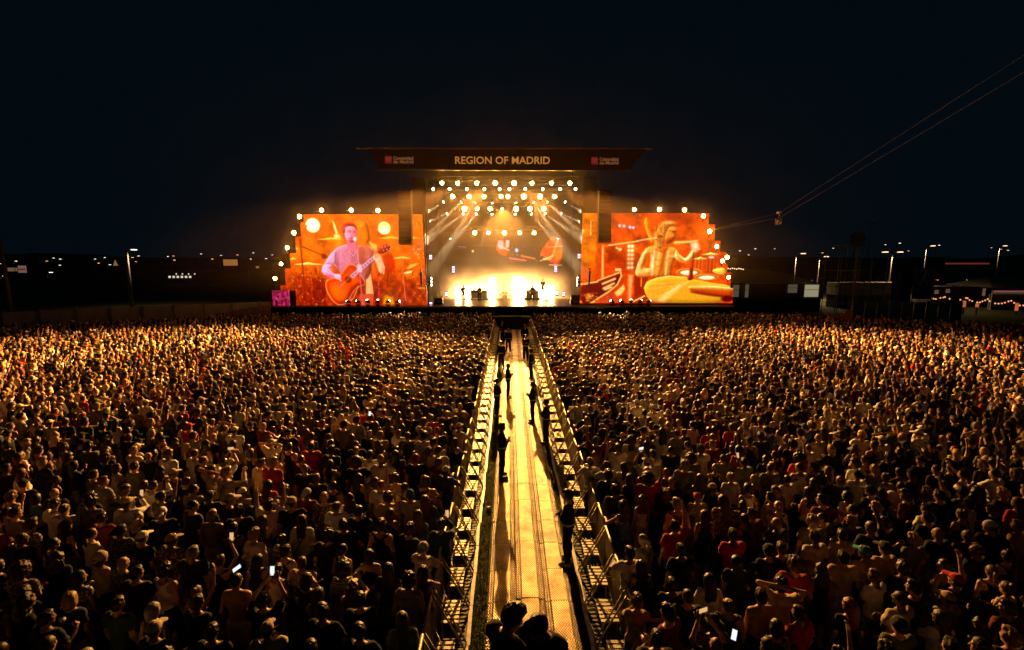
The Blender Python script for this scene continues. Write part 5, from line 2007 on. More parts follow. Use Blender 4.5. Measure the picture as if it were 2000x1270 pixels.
# ---- who stands where: (pixel of the head, hair, hair colour, garment, colour, hat, hat colour, body variant or None)
FORCED = [
    (40, 1053, 'buzz', 'brown', 'tee', 'black', None, None, 1), (59, 1026, 'messy', 'brown', 'tee', 'beige', None, None, 0, 'floral'), (106, 985, 'short', 'dark brown', 'tee', 'white', None, None, 0), (28, 1003, 'short', 'black', 'tee', 'grey', None, None, 3),
    (126, 1028, 'long', 'black', 'tank', 'black', None, None, 14), (197, 1013, 'short', 'dark brown', 'tee', 'maroon', None, None, 2), (234, 1038, 'short', 'black', 'tee', 'grey', 'cap_back', 'black', 3, 'floral'), (277, 1051, 'buzz', 'brown', 'tee', 'black', 'cap', 'white', 0),
    (333, 1056, 'short', 'brown', 'tee', 'beige', 'cap', 'tan', 1, 'floral'), (375, 1081, 'short', 'grey', 'tee', 'black', None, None, 1), (194, 1091, 'bob', 'brown', 'tank', 'beige', 'beanie', 'beige', 14), (239, 1101, None, 'brown', 'tee', 'grey', None, None, 0, 'floral'),
    (265, 1121, 'short', 'dark brown', 'tee', 'black', None, None, 3), (320, 1116, 'messy', 'dark brown', 'tank', 'white', None, None, 9), (428, 1096, 'bun', 'brown', 'tank', 'black', None, None, 23), (48, 1159, 'short', 'brown', 'tee', 'black', None, None, 7),
    (136, 1172, 'bob', 'blond', 'tee', 'navy', None, None, 15), (229, 1182, 'short', 'brown', 'tee', 'dark green', None, None, 0), (383, 1179, 'short', 'brown', 'tee', 'black', None, None, 2), (88, 1210, 'short', 'black', 'tee', 'black', None, None, 3),
    (413, 1237, 'short', 'dark brown', 'tee', 'black', None, None, 0), (315, 970, 'short', 'brown', 'tee', 'olive', 'cap', 'black', 4), (413, 1008, 'short', 'blond', 'none', 'beige', None, None, 11), (408, 970, 'short', 'black', 'tee', 'black', 'cap', 'black', 0),
    (247, 983, 'short', 'brown', 'shirt', 'white', 'cap', 'beige', 10), (111, 1091, 'wavy', 'black', 'tee', 'black', None, None, 15), (473, 963, 'short', 'brown', 'tee', 'beige', 'cap', 'white', 0), (501, 978, 'messy', 'dark brown', 'tee', 'blue', None, None, 3),
    (599, 965, 'short', 'black', 'tee', 'maroon', 'cap_back', 'white', 0), (632, 973, 'short', 'blond', 'tee', 'tan', None, None, 0, 'floral'), (657, 990, 'thinning', 'light brown', 'tee', 'white', None, None, 0), (682, 975, 'wavy', 'dark brown', 'tee', 'white', None, None, 15),
    (700, 1000, 'short', 'black', 'tee', 'black', None, None, 8), (758, 973, 'curly', 'brown', 'tee', 'beige', None, None, 0), (801, 968, 'short', 'brown', 'tee', 'white', 'beanie', 'teal', 0), (763, 1005, 'bob', 'light brown', 'tank', 'black', None, None, 16),
    (816, 1008, 'long', 'light brown', 'tee', 'olive', None, None, 15), (862, 1026, 'short', 'black', 'shirt', 'dark green', None, None, 10), (496, 1046, 'messy', 'blond', 'shirt', 'white', None, None, 26), (589, 1018, 'straight', 'black', 'shirt', 'white', 'bandana', 'red', 26),
    (513, 1018, 'long', 'brown', 'tank', 'maroon', None, None, 18), (639, 1048, 'curly', 'dark brown', 'tee', 'black', None, None, 1), (672, 1026, 'short', 'black', 'tee', 'black', None, None, 7), (743, 1028, 'messy', 'brown', 'tank', 'black', None, None, 9),
    (556, 1078, 'short', 'black', 'tank', 'black', None, None, 14), (722, 1086, 'bob', 'black', 'tee', 'black', None, None, 22, 'floral'), (501, 1096, 'straight', 'black', 'tank', 'black', None, None, 14), (539, 1116, 'short', 'dark brown', 'tank', 'white', None, None, 14),
    (589, 1101, 'buzz', 'light brown', 'tee', 'beige', None, None, 0), (670, 1114, 'afro', 'brown', 'tee', 'white', None, None, 15, 'stripe'), (758, 1114, 'long', 'black', 'tee', 'black', None, None, 15), (798, 1136, 'curly', 'dark brown', 'tank', 'grey', None, None, 9),
    (826, 1126, 'straight', 'black', 'tank', 'maroon', None, None, 25), (513, 1174, 'short', 'brown', 'tee', 'black', None, None, 6), (622, 1164, 'long', 'dark brown', 'crop', 'black', None, None, 16), (702, 1174, 'short', 'black', 'tee', 'black', None, None, 2),
    (521, 1232, 'short', 'brown', 'tee', 'beige', 'cap', 'beige', 8), (1234, 1088, 'short', 'dark brown', 'tee', 'white', None, None, 24), (1252, 1108, 'straight', 'black', 'tank', 'black', None, None, 14), (1331, 1076, 'short', 'brown', 'tee', 'black', None, None, 0),
    (1432, 1046, 'short', 'dark brown', 'tee', 'red', None, None, 2), (1454, 1015, 'ponytail', 'dark brown', 'tank', 'black', None, None, 14), (1470, 1005, 'short', 'light brown', 'tee', 'maroon', None, None, 0), (1507, 973, 'short', 'black', 'tank', 'white', None, None, 9),
    (1520, 990, 'ponytail', 'blond', 'tank', 'black', None, None, 14), (1588, 1020, 'curly', 'blond', 'tee', 'olive', None, None, 0), (1593, 1051, 'short', 'dark brown', 'tee', 'beige', None, None, 0), (1608, 1013, 'buzz', 'dark brown', 'tee', 'olive', None, None, 7),
    (1648, 1091, 'short', 'dark brown', 'tee', 'tan', None, None, 0), (1691, 1081, 'short', 'brown', 'tee', 'tan', 'cap', 'teal', 0), (1502, 1078, 'short', 'black', 'tee', 'black', 'beanie', 'black', 2), (1527, 1073, 'short', 'brown', 'tee', 'black', None, None, 3),
    (1603, 1114, 'wavy', 'brown', 'tank', 'black', None, None, 14), (1376, 1008, 'straight', 'brown', 'crop', 'black', 'bandana', 'red', 14), (1439, 1099, 'straight', 'black', 'tee', 'black', None, None, 15), (1313, 1144, 'short', 'black', 'tee', 'black', None, None, 0),
    (1344, 1167, 'buzz', 'brown', 'tee', 'black', None, None, 0), (1487, 1167, 'short', 'dark brown', 'none', 'black', None, None, 11), (1661, 1184, 'long', 'red', 'tee', 'black', None, None, 15), (1399, 1262, None, 'brown', 'tee', 'black', None, None, 6),
    (1500, 1262, 'buzz', 'brown', 'tee', 'black', None, None, 0), (1245, 1177, 'messy', 'light brown', 'tank', 'tan', None, None, 20), (1283, 1250, 'short', 'dark brown', 'tee', 'black', None, None, 8), (1301, 968, 'curly', 'red', 'tee', 'black', None, None, 0),
    (1460, 955, 'short', 'dark brown', 'crop', 'white', None, None, 14), (1731, 1073, 'short', 'brown', 'tee', 'tan', 'cap', 'navy', 0), (1786, 1056, 'curly', 'blond', 'tee', 'olive', None, None, 0), (1764, 1111, 'messy', 'brown', 'tee', 'black', None, None, 1),
    (1834, 1043, None, 'brown', 'tee', 'black', None, None, 0), (1847, 1106, 'long', 'black', 'tee', 'black', None, None, 22), (1910, 1076, 'thinning', 'brown', 'tee', 'black', None, None, 7), (1990, 1028, 'short', 'light brown', 'tee', 'tan', None, None, 0),
    (1731, 1023, 'messy', 'brown', 'tee', 'navy', None, None, 7), (1880, 1005, 'bun', 'brown', 'tank', 'black', None, None, 16), (1812, 963, 'curly', 'light brown', 'shirt', 'beige', None, None, 26, 'floral'), (1970, 1189, 'messy', 'brown', 'tee', 'maroon', None, None, 7),
    (1975, 1247, 'messy', 'light brown', 'tee', 'black', None, None, 0), (1756, 1224, 'short', 'brown', 'tee', 'olive', 'beanie', 'black', 2), (1960, 965, 'curly', 'blond', 'tee', 'black', None, None, 0), (1701, 960, 'short', 'black', 'tee', 'black', 'cap', 'black', 0),
    (607, 872, 'short', 'dark brown', 'tee', 'red', None, None, 0), (812, 897, 'short', 'brown', 'tee', 'black', 'cap_back', 'red', 0), (1188, 914, 'short', 'dark brown', 'tee', 'white', 'cap_back', 'maroon', 24), (1155, 906, 'short', 'dark brown', 'tee', 'white', 'cap_back', 'beige', 24),
    (1385, 842, 'short', 'dark brown', 'tee', 'red', None, None, 1), (1430, 835, 'short', 'dark brown', 'tee', 'red', None, None, 0), (437, 905, 'short', 'dark brown', 'shirt', 'white', None, None, 6), (262, 912, 'short', 'brown', 'tee', 'grey', None, None, 0),
    (1275, 888, 'short', 'dark brown', 'tee', 'white', None, None, 0), (1310, 880, 'buzz', 'dark brown', 'tee', 'navy', None, None, 1), (1865, 880, 'long', 'red', 'tee', 'beige', None, None, 15), (1940, 905, 'messy', 'dark brown', 'tee', 'white', None, None, 1)]
AIM = Vector((SX, 51, 0))


def facing(x, y, j):
    return math.atan2(-(AIM.x - x), AIM.y - y) * .8 + random.gauss(0, j)


LOOKS = []      # x, y, body, hair, hair colour, top colour, hat, hat colour, pattern, scale
for e in FORCED:
    px_, py_, hair, hcol, garm, tcol, hat, hatc, vi = e[:9]
    pat = e[9] if len(e) > 9 else 'cloth'
    sc = (.965 if VAR[vi]['sex'] == 'm' else .93) + random.uniform(-.02, .04)
    p = at_z(px_, py_, 1.645 * sc)
    LOOKS.append(dict(x=p.x, y=p.y, v=vi, hair=hair, hcol=hcol, top=tcol, hat=hat, hatc=hatc, pat=pat, sc=sc, face=facing(p.x, p.y, .12), forced=True))
cell = {}


def free(x, y, r):
    gx, gy = int(x // .7), int(y // .7)
    for a in range(gx - 1, gx + 2):
        for b_ in range(gy - 1, gy + 2):
            for (u, v_) in cell.get((a, b_), ()):
                if (u - x) ** 2 + (v_ - y) ** 2 < r * r:
                    return False
    return True


def put(x, y):
    cell.setdefault((int(x // .7), int(y // .7)), []).append((x, y))


for l in LOOKS:
    put(l['x'], l['y'])
GUARDS = [(-.60, 14.35, -1.45, 27, 1.0), (-.42, 22.9, -1.5, 27, .98), (-.90, 20.3, -1.2, 31, .96), (-.85, 29.3, 2.6, 30, .98), (.62, 19.35, 1.45, 27, 1.0), (1.02, 17.2, 1.2, 27, .97), (.88, 26.6, 1.3, 30, 1.0), (.75, 31.5, 2.8, 27, .98), (.97, 10.1, 1.25, 27, 1.0), (-.42, 34.5, 2.9, 30, .96), (.85, 36.5, -2.9, 30, .98), (-.9, 38.0, 2.4, 27, .98)]
# the field the crowd fills: back edge at the pit, side edges at the fences
pts_ = []


def in_field(x, y):
    if abs(x) < 1.98 or y < 3.4 or y > 44.6:
        return False
    if x < 0 and y > 33 + (x + 47) * .50:
        return False
    if x > 0 and y > 33.5 + (49 - x) * .46:
        return False
    return abs(x) < 1.20 * y + 5


tries = 0
while tries < 190000:
    tries += 1
    y = 3.4 + 41.2 * random.random() ** .62
    x = random.uniform(-1, 1) * min(52, 1.2 * y + 5)
    if not in_field(x, y):
        continue
    r_ = .50 - .095 * min(1, max(0, (y - 9) / 20)) + .06 * math.sin(x * .9 + 1.7 * math.sin(y * .6)) * math.sin(y * .8 + x * .3) + random.uniform(0, .05)
    if random.random() < .006 and y < 30:
        r_ = .75
    if free(x, y, r_):
        put(x, y)
        pts_.append((x, y))
# a row right at the barriers
random.shuffle(pts_)


def rand_look(x, y):
    edge = abs(x) < 2.45
    if edge and random.random() < .5:
        vi = random.choice([24, 25])
    else:
        vi = random.choices(range(NV), [7, 5, 4, 3, .8, .4, .6, 2, 1.2, 2, .6, .15, .5, .6, 5, 5, 3, .7, .6, .4, 1.2, 1.5, 1.2, .6, 1, 1, 2.5])[0]
    f_ = VAR[vi]['sex'] == 'f'
    hair = random.choices(['long', 'wavy', 'straight', 'ponytail', 'bob', 'bun', 'braids', 'curly', 'short'], [5, 4, 4, 4, 3, 3, 1, 1, 1])[0] if f_ else random.choices(['short', 'buzz', 'thinning', 'messy', 'curly', 'afro', 'long', None], [9, 4, 2, 5, 3, .8, .7, .8])[0]
    hcol = random.choices(list(HC), [6, 9, 8, 4, 3, 1.2, .5])[0]
    hat = hatc = None
    if random.random() < (.16 if not f_ else .06):
        hat = random.choices(HATS, [6, 3, 2, 1, 1])[0]
        hatc = random.choice(['white', 'black', 'beige', 'navy', 'red', 'grey', 'olive', 'tan'])
        if not f_:
            hair = 'buzz'
    t_ = random.choice(TOPW)
    pat = random.choices(['cloth', 'stripe', 'floral'], [10, .8, .9])[0]
    sc = (.99 if not f_ else .93) * random.gauss(1, .042)
    fc = facing(x, y, .22)
    if edge and vi in (24, 25):
        fc = facing(x, y, .1) + (-.5 if x < 0 else .5)
    return dict(x=x, y=y, v=vi, hair=hair, hcol=hcol, top=t_, hat=hat, hatc=hatc, pat=pat, sc=sc, face=fc, forced=False)


near, far = [], []
allp = LOOKS + [rand_look(x, y) for x, y in sorted(pts_, key=lambda p: p[1])]
quota = 286
for l in allp:
    if l['forced']:
        near.append(l)
cand = []
for l in allp:
    if l['forced']:
        continue
    u, v_ = to_px((l['x'], l['y'], 1.62))
    if -15 < u < 2015 and v_ < 1285:
        cand.append((math.hypot(l['x'] - CAM_LOC.x, l['y']), l))
    elif l['y'] < 12 and not (-15 < u < 2015):
        far.append(l)          # beyond the frame edge: part of the mass
    elif l['y'] >= 12:
        far.append(l)
cand.sort(key=lambda t_: t_[0])
for k, (d_, l) in enumerate(cand):
    (near if len(near) < quota else far).append(l)

# rows and labels: counted from the bottom edge of the picture, outwards from the walkway barrier
for l in near:
    l['side'] = 'left' if l['x'] < 0 else 'right'
for sd_ in ('left', 'right'):
    G_ = [l for l in near if l['side'] == sd_]
    G_.sort(key=lambda l: l['y'])
    per = 13
    for k, l in enumerate(G_):
        l['row'] = k // per + 1
    for r_ in range(1, 30):
        row = sorted([l for l in G_ if l['row'] == r_], key=lambda l: abs(l['x']))
        for k, l in enumerate(row):
            l['col'] = k + 1
used_lab = {}
PHN = 0
for l in near:
    v_ = VAR[l['v']]
    g_ = GARM[v_['top']]
    hw = 'bald head' if not l['hair'] else HAIRW[l['hair']].format(l['hcol'])
    if l['hat']:
        hw = '%s %s' % (l['hatc'], HATW[l['hat']])
    tw = 'bare back' if v_['top'] == 'none' else '%s%s %s' % ({'cloth': '', 'stripe': 'striped ', 'floral': 'patterned '}[l['pat']], l['top'], g_)
    lab = 'person with %s, %s, %s from barrier in %s row %s' % (hw.replace('dark brown', 'dark-brown').replace('light brown', 'light-brown'), tw.replace('dark green', 'dark-green'), ordn(l['col']), ordn(l['row']), l['side'])
    root = make_person(l['v'], l['x'], l['y'], l['face'], l['sc'], l['hair'], l['hcol'], l['top'], l['hat'], l['hatc'], l['pat'], random.choice(['black', 'navy', 'grey', 'beige', 'black', 'blue']))
    tag(root, lab, 'person', 'concert crowd near the camera')
    l['obj'] = root
    if v_['R'] in ('phone', 'phonehigh') and (l['forced'] or random.random() < .2):
        both = v_['L'] == v_['R']
        PHN += 1
        phone_for(root, l['v'], 'phone held up by the %s person from the barrier in %s row, %s crowd' % (ordn(l['col']), ordn(l['row']), l['side']), .2, both, 0 if random.random() < .5 else 1, both and random.random() < .5)

# a few single things held or carried
q = MB().lathe([(.032, 0), (.045, .12), (.047, .122), (.045, .125)], n=12)
cupm = q.mesh('cup', M['cup'], True)
redm = mat('cup_print', (.5, .03, .03), .5)
bandm = MB().lathe([(.0375, .035), (.0415, .085), (.0405, .085), (.0365, .035)], n=12).mesh('print', redm, True)
for k, (px_, py_, zz, lab) in enumerate(((122, 1219, 1.30, 'white paper cup with red print held up at the lower left'), (640, 868, 1.45, 'pale drinks cup held among the crowd left of the walkway'), (1348, 778, 1.5, 'pale drinks cup held among the crowd right of the walkway'))):
    p = at_z(px_, py_, zz)
    r = thing('cup', lab, 'cup', tuple(p))
    r.rotation_euler = (.3, .35, 0)
    obj('body', cupm, r)
    obj('print', bandm, r)
for k, (px_, py_, zz, lab) in enumerate(((462, 1110, 1.45, 'bright phone showing the stage, held sideways at the lower left'), (1434, 1240, 1.30, 'bright white phone near the bottom edge right of the walkway'), (722, 808, 1.75, 'bright white phone raised left of the walkway'), (870, 1045, 1.2, 'lit phone beside the left barrier'))):
    p = at_z(px_, py_, zz)
    r = thing('phone', lab, 'phone', tuple(p), 0, 'phones held up in the crowd')
    r.rotation_euler = (-.5, R(80) if k == 0 else .12, math.atan2(p.x - CAM_LOC.x, -p.y) + math.pi)
    obj('case', PHONE_B, r)
    obj('screen', PHONE_S[0], r)

for k, (x_, y_, lab) in enumerate(((-.98, 12.55, 'crushed white cup lying on the grass at the left of the walkway'), (-1.02, 18.4, 'small white cup lying on the left grass strip farther along'))):
    r = thing('cup', lab, 'cup', (x_, y_, .05))
    r.rotation_euler = (1.45, .2, .7 + k)
    obj('body', cupm, r)
# backpacks and shoulder bags on some backs
bpk = MB().box((0, -.20, 1.20), (.30, .15, .42)).box((0, -.29, 1.13), (.22, .06, .22)).mesh('backpack', M['black'])
strapm = MB()
for k in range(7):
    t0, t1 = k / 7, (k + 1) / 7
    a = Vector((.12 - .30 * t0, -.145 + .03 * abs(t0 - .4), 1.44 - .52 * t0))
    b_ = Vector((.12 - .30 * t1, -.145 + .03 * abs(t1 - .4), 1.44 - .52 * t1))
    strapm.cyl(a, b_, .013, n=5)
strapm = strapm.mesh('bag_strap', M['black'])
cnt = 0
for l in near:
    if VAR[l['v']]['L'] == 'down' and not VAR[l['v']].get('heavy') and random.random() < .12:
        if random.random() < .35:
            o = obj('backpack', bpk, None, (l['x'], l['y'], 0), l['face'])
            o.scale = [l['sc']] * 3
            tag(o, 'black backpack on the %s person from the barrier in %s row, %s crowd' % (ordn(l['col']), ordn(l['row']), l['side']), 'backpack', 'backpacks worn in the crowd')
        else:
            obj('bag_strap', strapm, l['obj'])

# ---- the rest of the crowd: one mass, instanced on points
COMB = []
for vi in range(NV):
    o_, HM, _w = build_person(VAR[vi], .034, False)
    f_ = VAR[vi]['sex'] == 'f'
    opts = [('long', None), ('ponytail', None), ('wavy', None), ('bob', None)] if f_ else [('short', None), ('messy', None), ('buzz', 'cap'), ('curly', None)]
    if vi % 3 == 0:
        opts += [('bun', None), ('straight', 'bucket')] if f_ else [('buzz', None), (None, None)]
    elif vi % 3 == 1:
        opts += [('straight', None)] if f_ else [('thinning', None), ('buzz', 'cap_back')]
    for hair, hat in opts:
        L_ = [(o_['body'][0], o_['body'][1], 0), (*o_['legs'], 3), (*o_['shoes'], 3)]
        if 'top' in o_:
            L_.append((*o_['top'], 2))
        m4 = np.array(HM)
        if hair:
            v, f = HAIRF[hair]
            L_.append((v @ m4[:3, :3].T + m4[:3, 3], f, 1))
        if hat:
            v, f = HATF[hat]
            L_.append((v @ m4[:3, :3].T + m4[:3, 3], f, 2))
        v, f = merge([(a, b_) for a, b_, c in L_])
        mi = np.concatenate([np.full(len(b_), c) for a, b_, c in L_])
        me = np_mesh('crowd_figure', v, f, [FM['skin'], FM['hair'], FM['top'], FM['legs']], None, mi)
        COMB.append((vi, me))
src = bpy.data.collections.new('crowd_figures')
byv = {}
for k, (vi, me) in enumerate(COMB):
    o = bpy.data.objects.new('figure_%03d' % k, me)
    src.objects.link(o)
    byv.setdefault(vi, []).append(k)
n_ = len(far)
me = bpy.data.meshes.new('crowd')
me.from_pydata([(l['x'], l['y'], 0) for l in far], [], [])


def addattr(nm, ty, data):
    a = me.attributes.new(nm, ty, 'POINT')
    key = {'FLOAT_COLOR': 'color', 'INT': 'value', 'FLOAT': 'value'}[ty]
    a.data.foreach_set(key, np.asarray(data).ravel())


addattr('idx', 'INT', np.array([random.choice(byv[l['v']]) for l in far], np.int32))
addattr('rotz', 'FLOAT', np.array([l['face'] for l in far], np.float32))
addattr('scl', 'FLOAT', np.array([l['sc'] for l in far], np.float32))
addattr('c_skin', 'FLOAT_COLOR', np.array([lin(random.choice(SKIN)) for l in far], np.float32))
addattr('c_hair', 'FLOAT_COLOR', np.array([lin(HC[l['hcol']], .2) for l in far], np.float32))
addattr('c_top', 'FLOAT_COLOR', np.array([lin(TC[l['top']]) for l in far], np.float32))
addattr('c_legs', 'FLOAT_COLOR', np.array([lin(TC[random.choice(['black', 'navy', 'grey', 'beige'])]) for l in far], np.float32))
crowd = obj('crowd', me)
tag(crowd, 'dense mass of concertgoers filling the field up to the stage', 'crowd', kind='stuff')
ng = bpy.data.node_groups.new('crowd_nodes', 'GeometryNodeTree')
ng.interface.new_socket('Geometry', in_out='INPUT', socket_type='NodeSocketGeometry')
ng.interface.new_socket('Geometry', in_out='OUTPUT', socket_type='NodeSocketGeometry')
N = ng.nodes
gi = N.new('NodeGroupInput')
go = N.new('NodeGroupOutput')
ci = N.new('GeometryNodeCollectionInfo')
ci.inputs['Collection'].default_value = src
ci.inputs['Separate Children'].default_value = True
ci.inputs['Reset Children'].default_value = True
iop = N.new('GeometryNodeInstanceOnPoints')
iop.inputs['Pick Instance'].default_value = True


def named(nm, ty):
    a = N.new('GeometryNodeInputNamedAttribute')
    a.data_type = ty
    a.inputs['Name'].default_value = nm
    return a.outputs['Attribute']


cx = N.new('ShaderNodeCombineXYZ')
ng.links.new(named('rotz', 'FLOAT'), cx.inputs[2])
e2r = N.new('FunctionNodeEulerToRotation')
ng.links.new(cx.outputs[0], e2r.inputs[0])
cs = N.new('ShaderNodeCombineXYZ')
sc_ = named('scl', 'FLOAT')
for k in range(3):
    ng.links.new(sc_, cs.inputs[k])
ng.links.new(gi.outputs[0], iop.inputs['Points'])
ng.links.new(ci.outputs[0], iop.inputs['Instance'])
ng.links.new(named('idx', 'INT'), iop.inputs['Instance Index'])
ng.links.new(e2r.outputs[0], iop.inputs['Rotation'])
ng.links.new(cs.outputs[0], iop.inputs['Scale'])
ng.links.new(iop.outputs[0], go.inputs[0])
md = crowd.modifiers.new('people', 'NODES')
md.node_group = ng

# ---- stewards on the walkway
BAND = emat  # reflective bands are plain pale cloth
bandc = mat('reflective_band', (.62, .60, .42), .45)
vestc = mat('steward_vest', (.035, .04, .03), .8)


def band_mesh(z0, z1, off):
    q = MB()
    n = 18
    i = 0
    for z in (z0, z1):
        for k in range(n):
            t_ = 2 * math.pi * k / n
            q.v.append(((.172 + off) * math.cos(t_) * 1.03, (.118 + off) * math.sin(t_) * 1.08 + .005, z))
    for k in range(n):
        j = (k + 1) % n
        q.f.append((k, j, n + j, n + k))
    return q.mesh('reflective_band', bandc, True)


bnd = band_mesh(1.00, 1.05, .030)
GL = ['steward with folded arms on the near left of the walkway casting a long shadow', 'steward with folded arms on the left edge of the walkway, middle distance', 'steward in profile against the left barrier, behind the nearest left steward', 'steward standing with back turned at the far left of the walkway',
      'broad steward on the right edge of the walkway, middle distance', 'steward with striped vest against the right barrier, nearer than the broad steward', 'steward with reflective bands at the far right barrier', 'steward close behind the banded steward at the far right barrier', 'nearest steward on the right, dark and close to the barrier',
      'small distant steward on the left near the walkway end', 'small distant steward on the right near the walkway end', 'farthest steward by the platform at the walkway end']
for i, (x, y, fc, vi, sc) in enumerate(GUARDS):
    root = make_person(vi, x, y, fc, sc, random.choice(['short', 'messy', 'buzz']) if i != 2 else 'ponytail', 'black', 'black', None, None, 'cloth', 'black', random.choice([0, 1, 5]), .07 if abs(x) < .85 and x > -.8 else .03)
    tag(root, GL[i], 'person', 'stewards along the walkway')
    obj('reflective_band', bnd, root)
# two men at the bottom of the walkway, heads together
for i, (px_, py_, fc, vi, hair, hc_, lab) in enumerate(((1002, 1206, -.85, 28, 'messy', 'dark brown', 'dark-clothed man at the bottom centre bending over something in his hands'), (1050, 1224, 2.7, 28, 'short', 'black', 'bearded man in black with goggles on his head at the bottom centre'))):
    p = at_z(px_, py_, 3.5)
    hd = Matrix.Rotation(fc, 3, 'Z') @ NEAR[vi]['HM'].translation
    root = make_person(vi, p.x - hd.x, p.y - hd.y, fc, 1.0, hair, hc_, 'black', None, None, 'cloth', 'black', 0, 3.5 - hd.z)
    ZPLAT = 3.5 - hd.z
    tag(root, lab, 'person')
    if i == 1:
        q = MB().box((0, .07, .115), (.15, .05, .05), rot=Euler((.5, 0, 0)).to_matrix())
        o = q.build('goggles', M['glass'], root)
        o.matrix_local = NEAR[vi]['HM']
r = thing('camera_platform', 'black platform under the two men at the bottom centre', 'platform', (.15, 3.6, 0))
obj('deck', MB().box((0, 0, ZPLAT - .05), (2.0, 2.2, .1)).mesh('deck', M['black']), r)
for sx_ in (-.9, .9):
    for sy_ in (-1, 1):
        obj('leg', MB().cyl((sx_, sy_, 0), (sx_, sy_, ZPLAT - .1), .04, n=6).mesh('leg', M['steel']), r)
# performers and stage hands
PERF = [(937, 577, 53.5, 29, 'short', 'singer silhouetted with guitar left of centre on stage'), (984, 574, 56.6, 8, 'curly', 'drummer behind the kit at the centre of the stage'), (1040, 574, 53.8, 29, 'long', 'bass player silhouetted right of centre on stage'), (905, 578, 53.6, 29, 'messy', 'guitarist silhouetted at the left of the band'), (1060, 580, 54.6, 3, 'short', 'keyboard player silhouetted on the right riser')]
gtm = MB().prism([(-.20, -.15), (.0, -.18), (.10, -.10), (.14, -.12), (.2, -.04), (.12, .0), (.2, .08), (.12, .12), (.04, .09), (-.08, .16), (-.22, .1)], -.025, .025)
gbody = gtm.mesh('body', M['wood'])
gneck = MB().box((.5, -.03, .02), (.66, .03, .05)).box((.88, -.03, .03), (.14, .025, .08)).mesh('neck', M['brass'])
for x, y, YY, vi, hair, lab in PERF:
    p = at(x, y, YY)
    zz = DK + (.62 if 'drummer' in lab or 'keyboard' in lab else 0)
    root = make_person(vi, p.x, YY, math.pi + random.uniform(-.3, .3), 1.0, hair, 'dark brown', 'black', None, None, 'cloth', 'black', 0, zz)
    tag(root, lab, 'person', 'band on stage')
    if vi == 29:
        g_ = thing('electric_guitar', 'electric guitar held by the ' + lab.split(' silhouetted')[0], 'guitar', (p.x, YY - .2, zz + 1.08), math.pi)
        g_.rotation_euler = (0, R(-22), math.pi)
        obj('body', gbody, g_)
        obj('neck', gneck, g_)
        ms = thing('mic_stand', 'microphone stand in front of the ' + lab.split(' silhouetted')[0], 'mic stand', (p.x + .05, YY - .6, DK))
        obj('pole', MB().cyl((0, 0, 0), (0, 0, 1.5), .012, n=6).mesh('pole', M['dark_metal']), ms)
        obj('base', MB().lathe([(.14, 0), (.13, .03), (.02, .04)], n=12).mesh('base', M['black']), ms)
        obj('microphone', MB().cyl((0, .0, 1.5), (0, .14, 1.56), .02, .03, n=8).mesh('microphone', M['black']), ms)
for x, y, lab, fc in ((823, 535, 'dark figure perched on the tower at the inner edge of the left screen', -1.2), (1151, 533, 'dark figure perched on the tower at the inner edge of the right screen', 1.2)):
    p = at(x, y + 12, SCY - 1.3)
    root = make_person(2, p.x, SCY - 1.3, math.pi + fc, .9, 'short', 'black', 'black', None, None, 'cloth', 'black', 1, p.z - .55)
    tag(root, lab, 'person', 'figures on the stage towers')
    r = thing('tower_perch', 'small black perch under the dark figure at the %s screen' % ('left' if x < 1000 else 'right'), 'platform', (p.x, SCY - 1.3, p.z - .55))
    obj('shelf', MB().box((0, .3, -.03), (.8, 1.4, .06)).mesh('shelf', M['black']), r)
    obj('bracket', MB().cyl((0, .95, -.05), (0, -.2, -.05), .03, n=5).cyl((0, .95, -.6), (0, 0, -.05), .03, n=5).mesh('bracket', M['dark_metal']), r)

# ================================================================== BACKGROUND
# low wooded rises along the horizon
q = MB()
n_h = 260
xs_ = np.linspace(-640, 640, n_h)
hz_ = 4.5 + 2.2 * np.sin(xs_ * .013 + 1) + 1.6 * np.sin(xs_ * .041 + 2) + 1.1 * np.sin(xs_ * .11) + rng.uniform(0, 1.6, n_h) + rng.uniform(0, 2.2, n_h) * (rng.random(n_h) < .3)
for dy, sc_h in ((0, 0), (12, .62), (25, 1), (80, .9), (160, 0)):
    for k in range(n_h):
        q.v.append((xs_[k], 300 + dy + 14 * math.sin(xs_[k] * .02), max(.0, hz_[k] * sc_h) - (.3 if sc_h == 0 else 0)))
for a in range(4):
    for k in range(n_h - 1):
        q.f.append((a * n_h + k, a * n_h + k + 1, (a + 1) * n_h + k + 1, (a + 1) * n_h + k))
tag(q.build('hills', mat('wooded_rise', (.05, .06, .04), .95, scale=.3)), 'low dark wooded rise along the horizon', kind='structure')
# boundary wall on the left, one panel after the other
WL0, WL1 = Vector((-56, 34.0, 0)), Vector((-23.5, 50.6, 0))
r = thing('boundary_wall', 'long pale concrete boundary wall behind the left crowd', 'wall', tuple(WL0), math.atan2(WL1.y - WL0.y, WL1.x - WL0.x))
Lw = (WL1 - WL0).length
M['wall_concrete'] = mat('pale_wall_concrete', (.52, .46, .40), .85, var=.35, scale=1.2)
wp = MB().box((1.17, 0, 1.15), (2.32, .12, 2.3)).mesh('panel', M['wall_concrete'])
wpost = MB().box((0, 0, 1.2), (.16, .2, 2.4)).mesh('post', M['concrete'])
for k in range(int(Lw / 2.4)):
    o = obj('panel', wp, r, (k * 2.4, random.uniform(-.01, .01), random.uniform(-.03, .03)))
    obj('post', wpost, r, (k * 2.4, 0, 0))
a = at(424, 618, 43.5)
b_ = at(530, 618, 44.6)
r = thing('hoarding', 'low pinkish hoarding beside the left end of the stage', 'fence', (a.x, a.y, 0), math.atan2(b_.y - a.y, b_.x - a.x))
Lw = math.hypot(b_.x - a.x, b_.y - a.y)
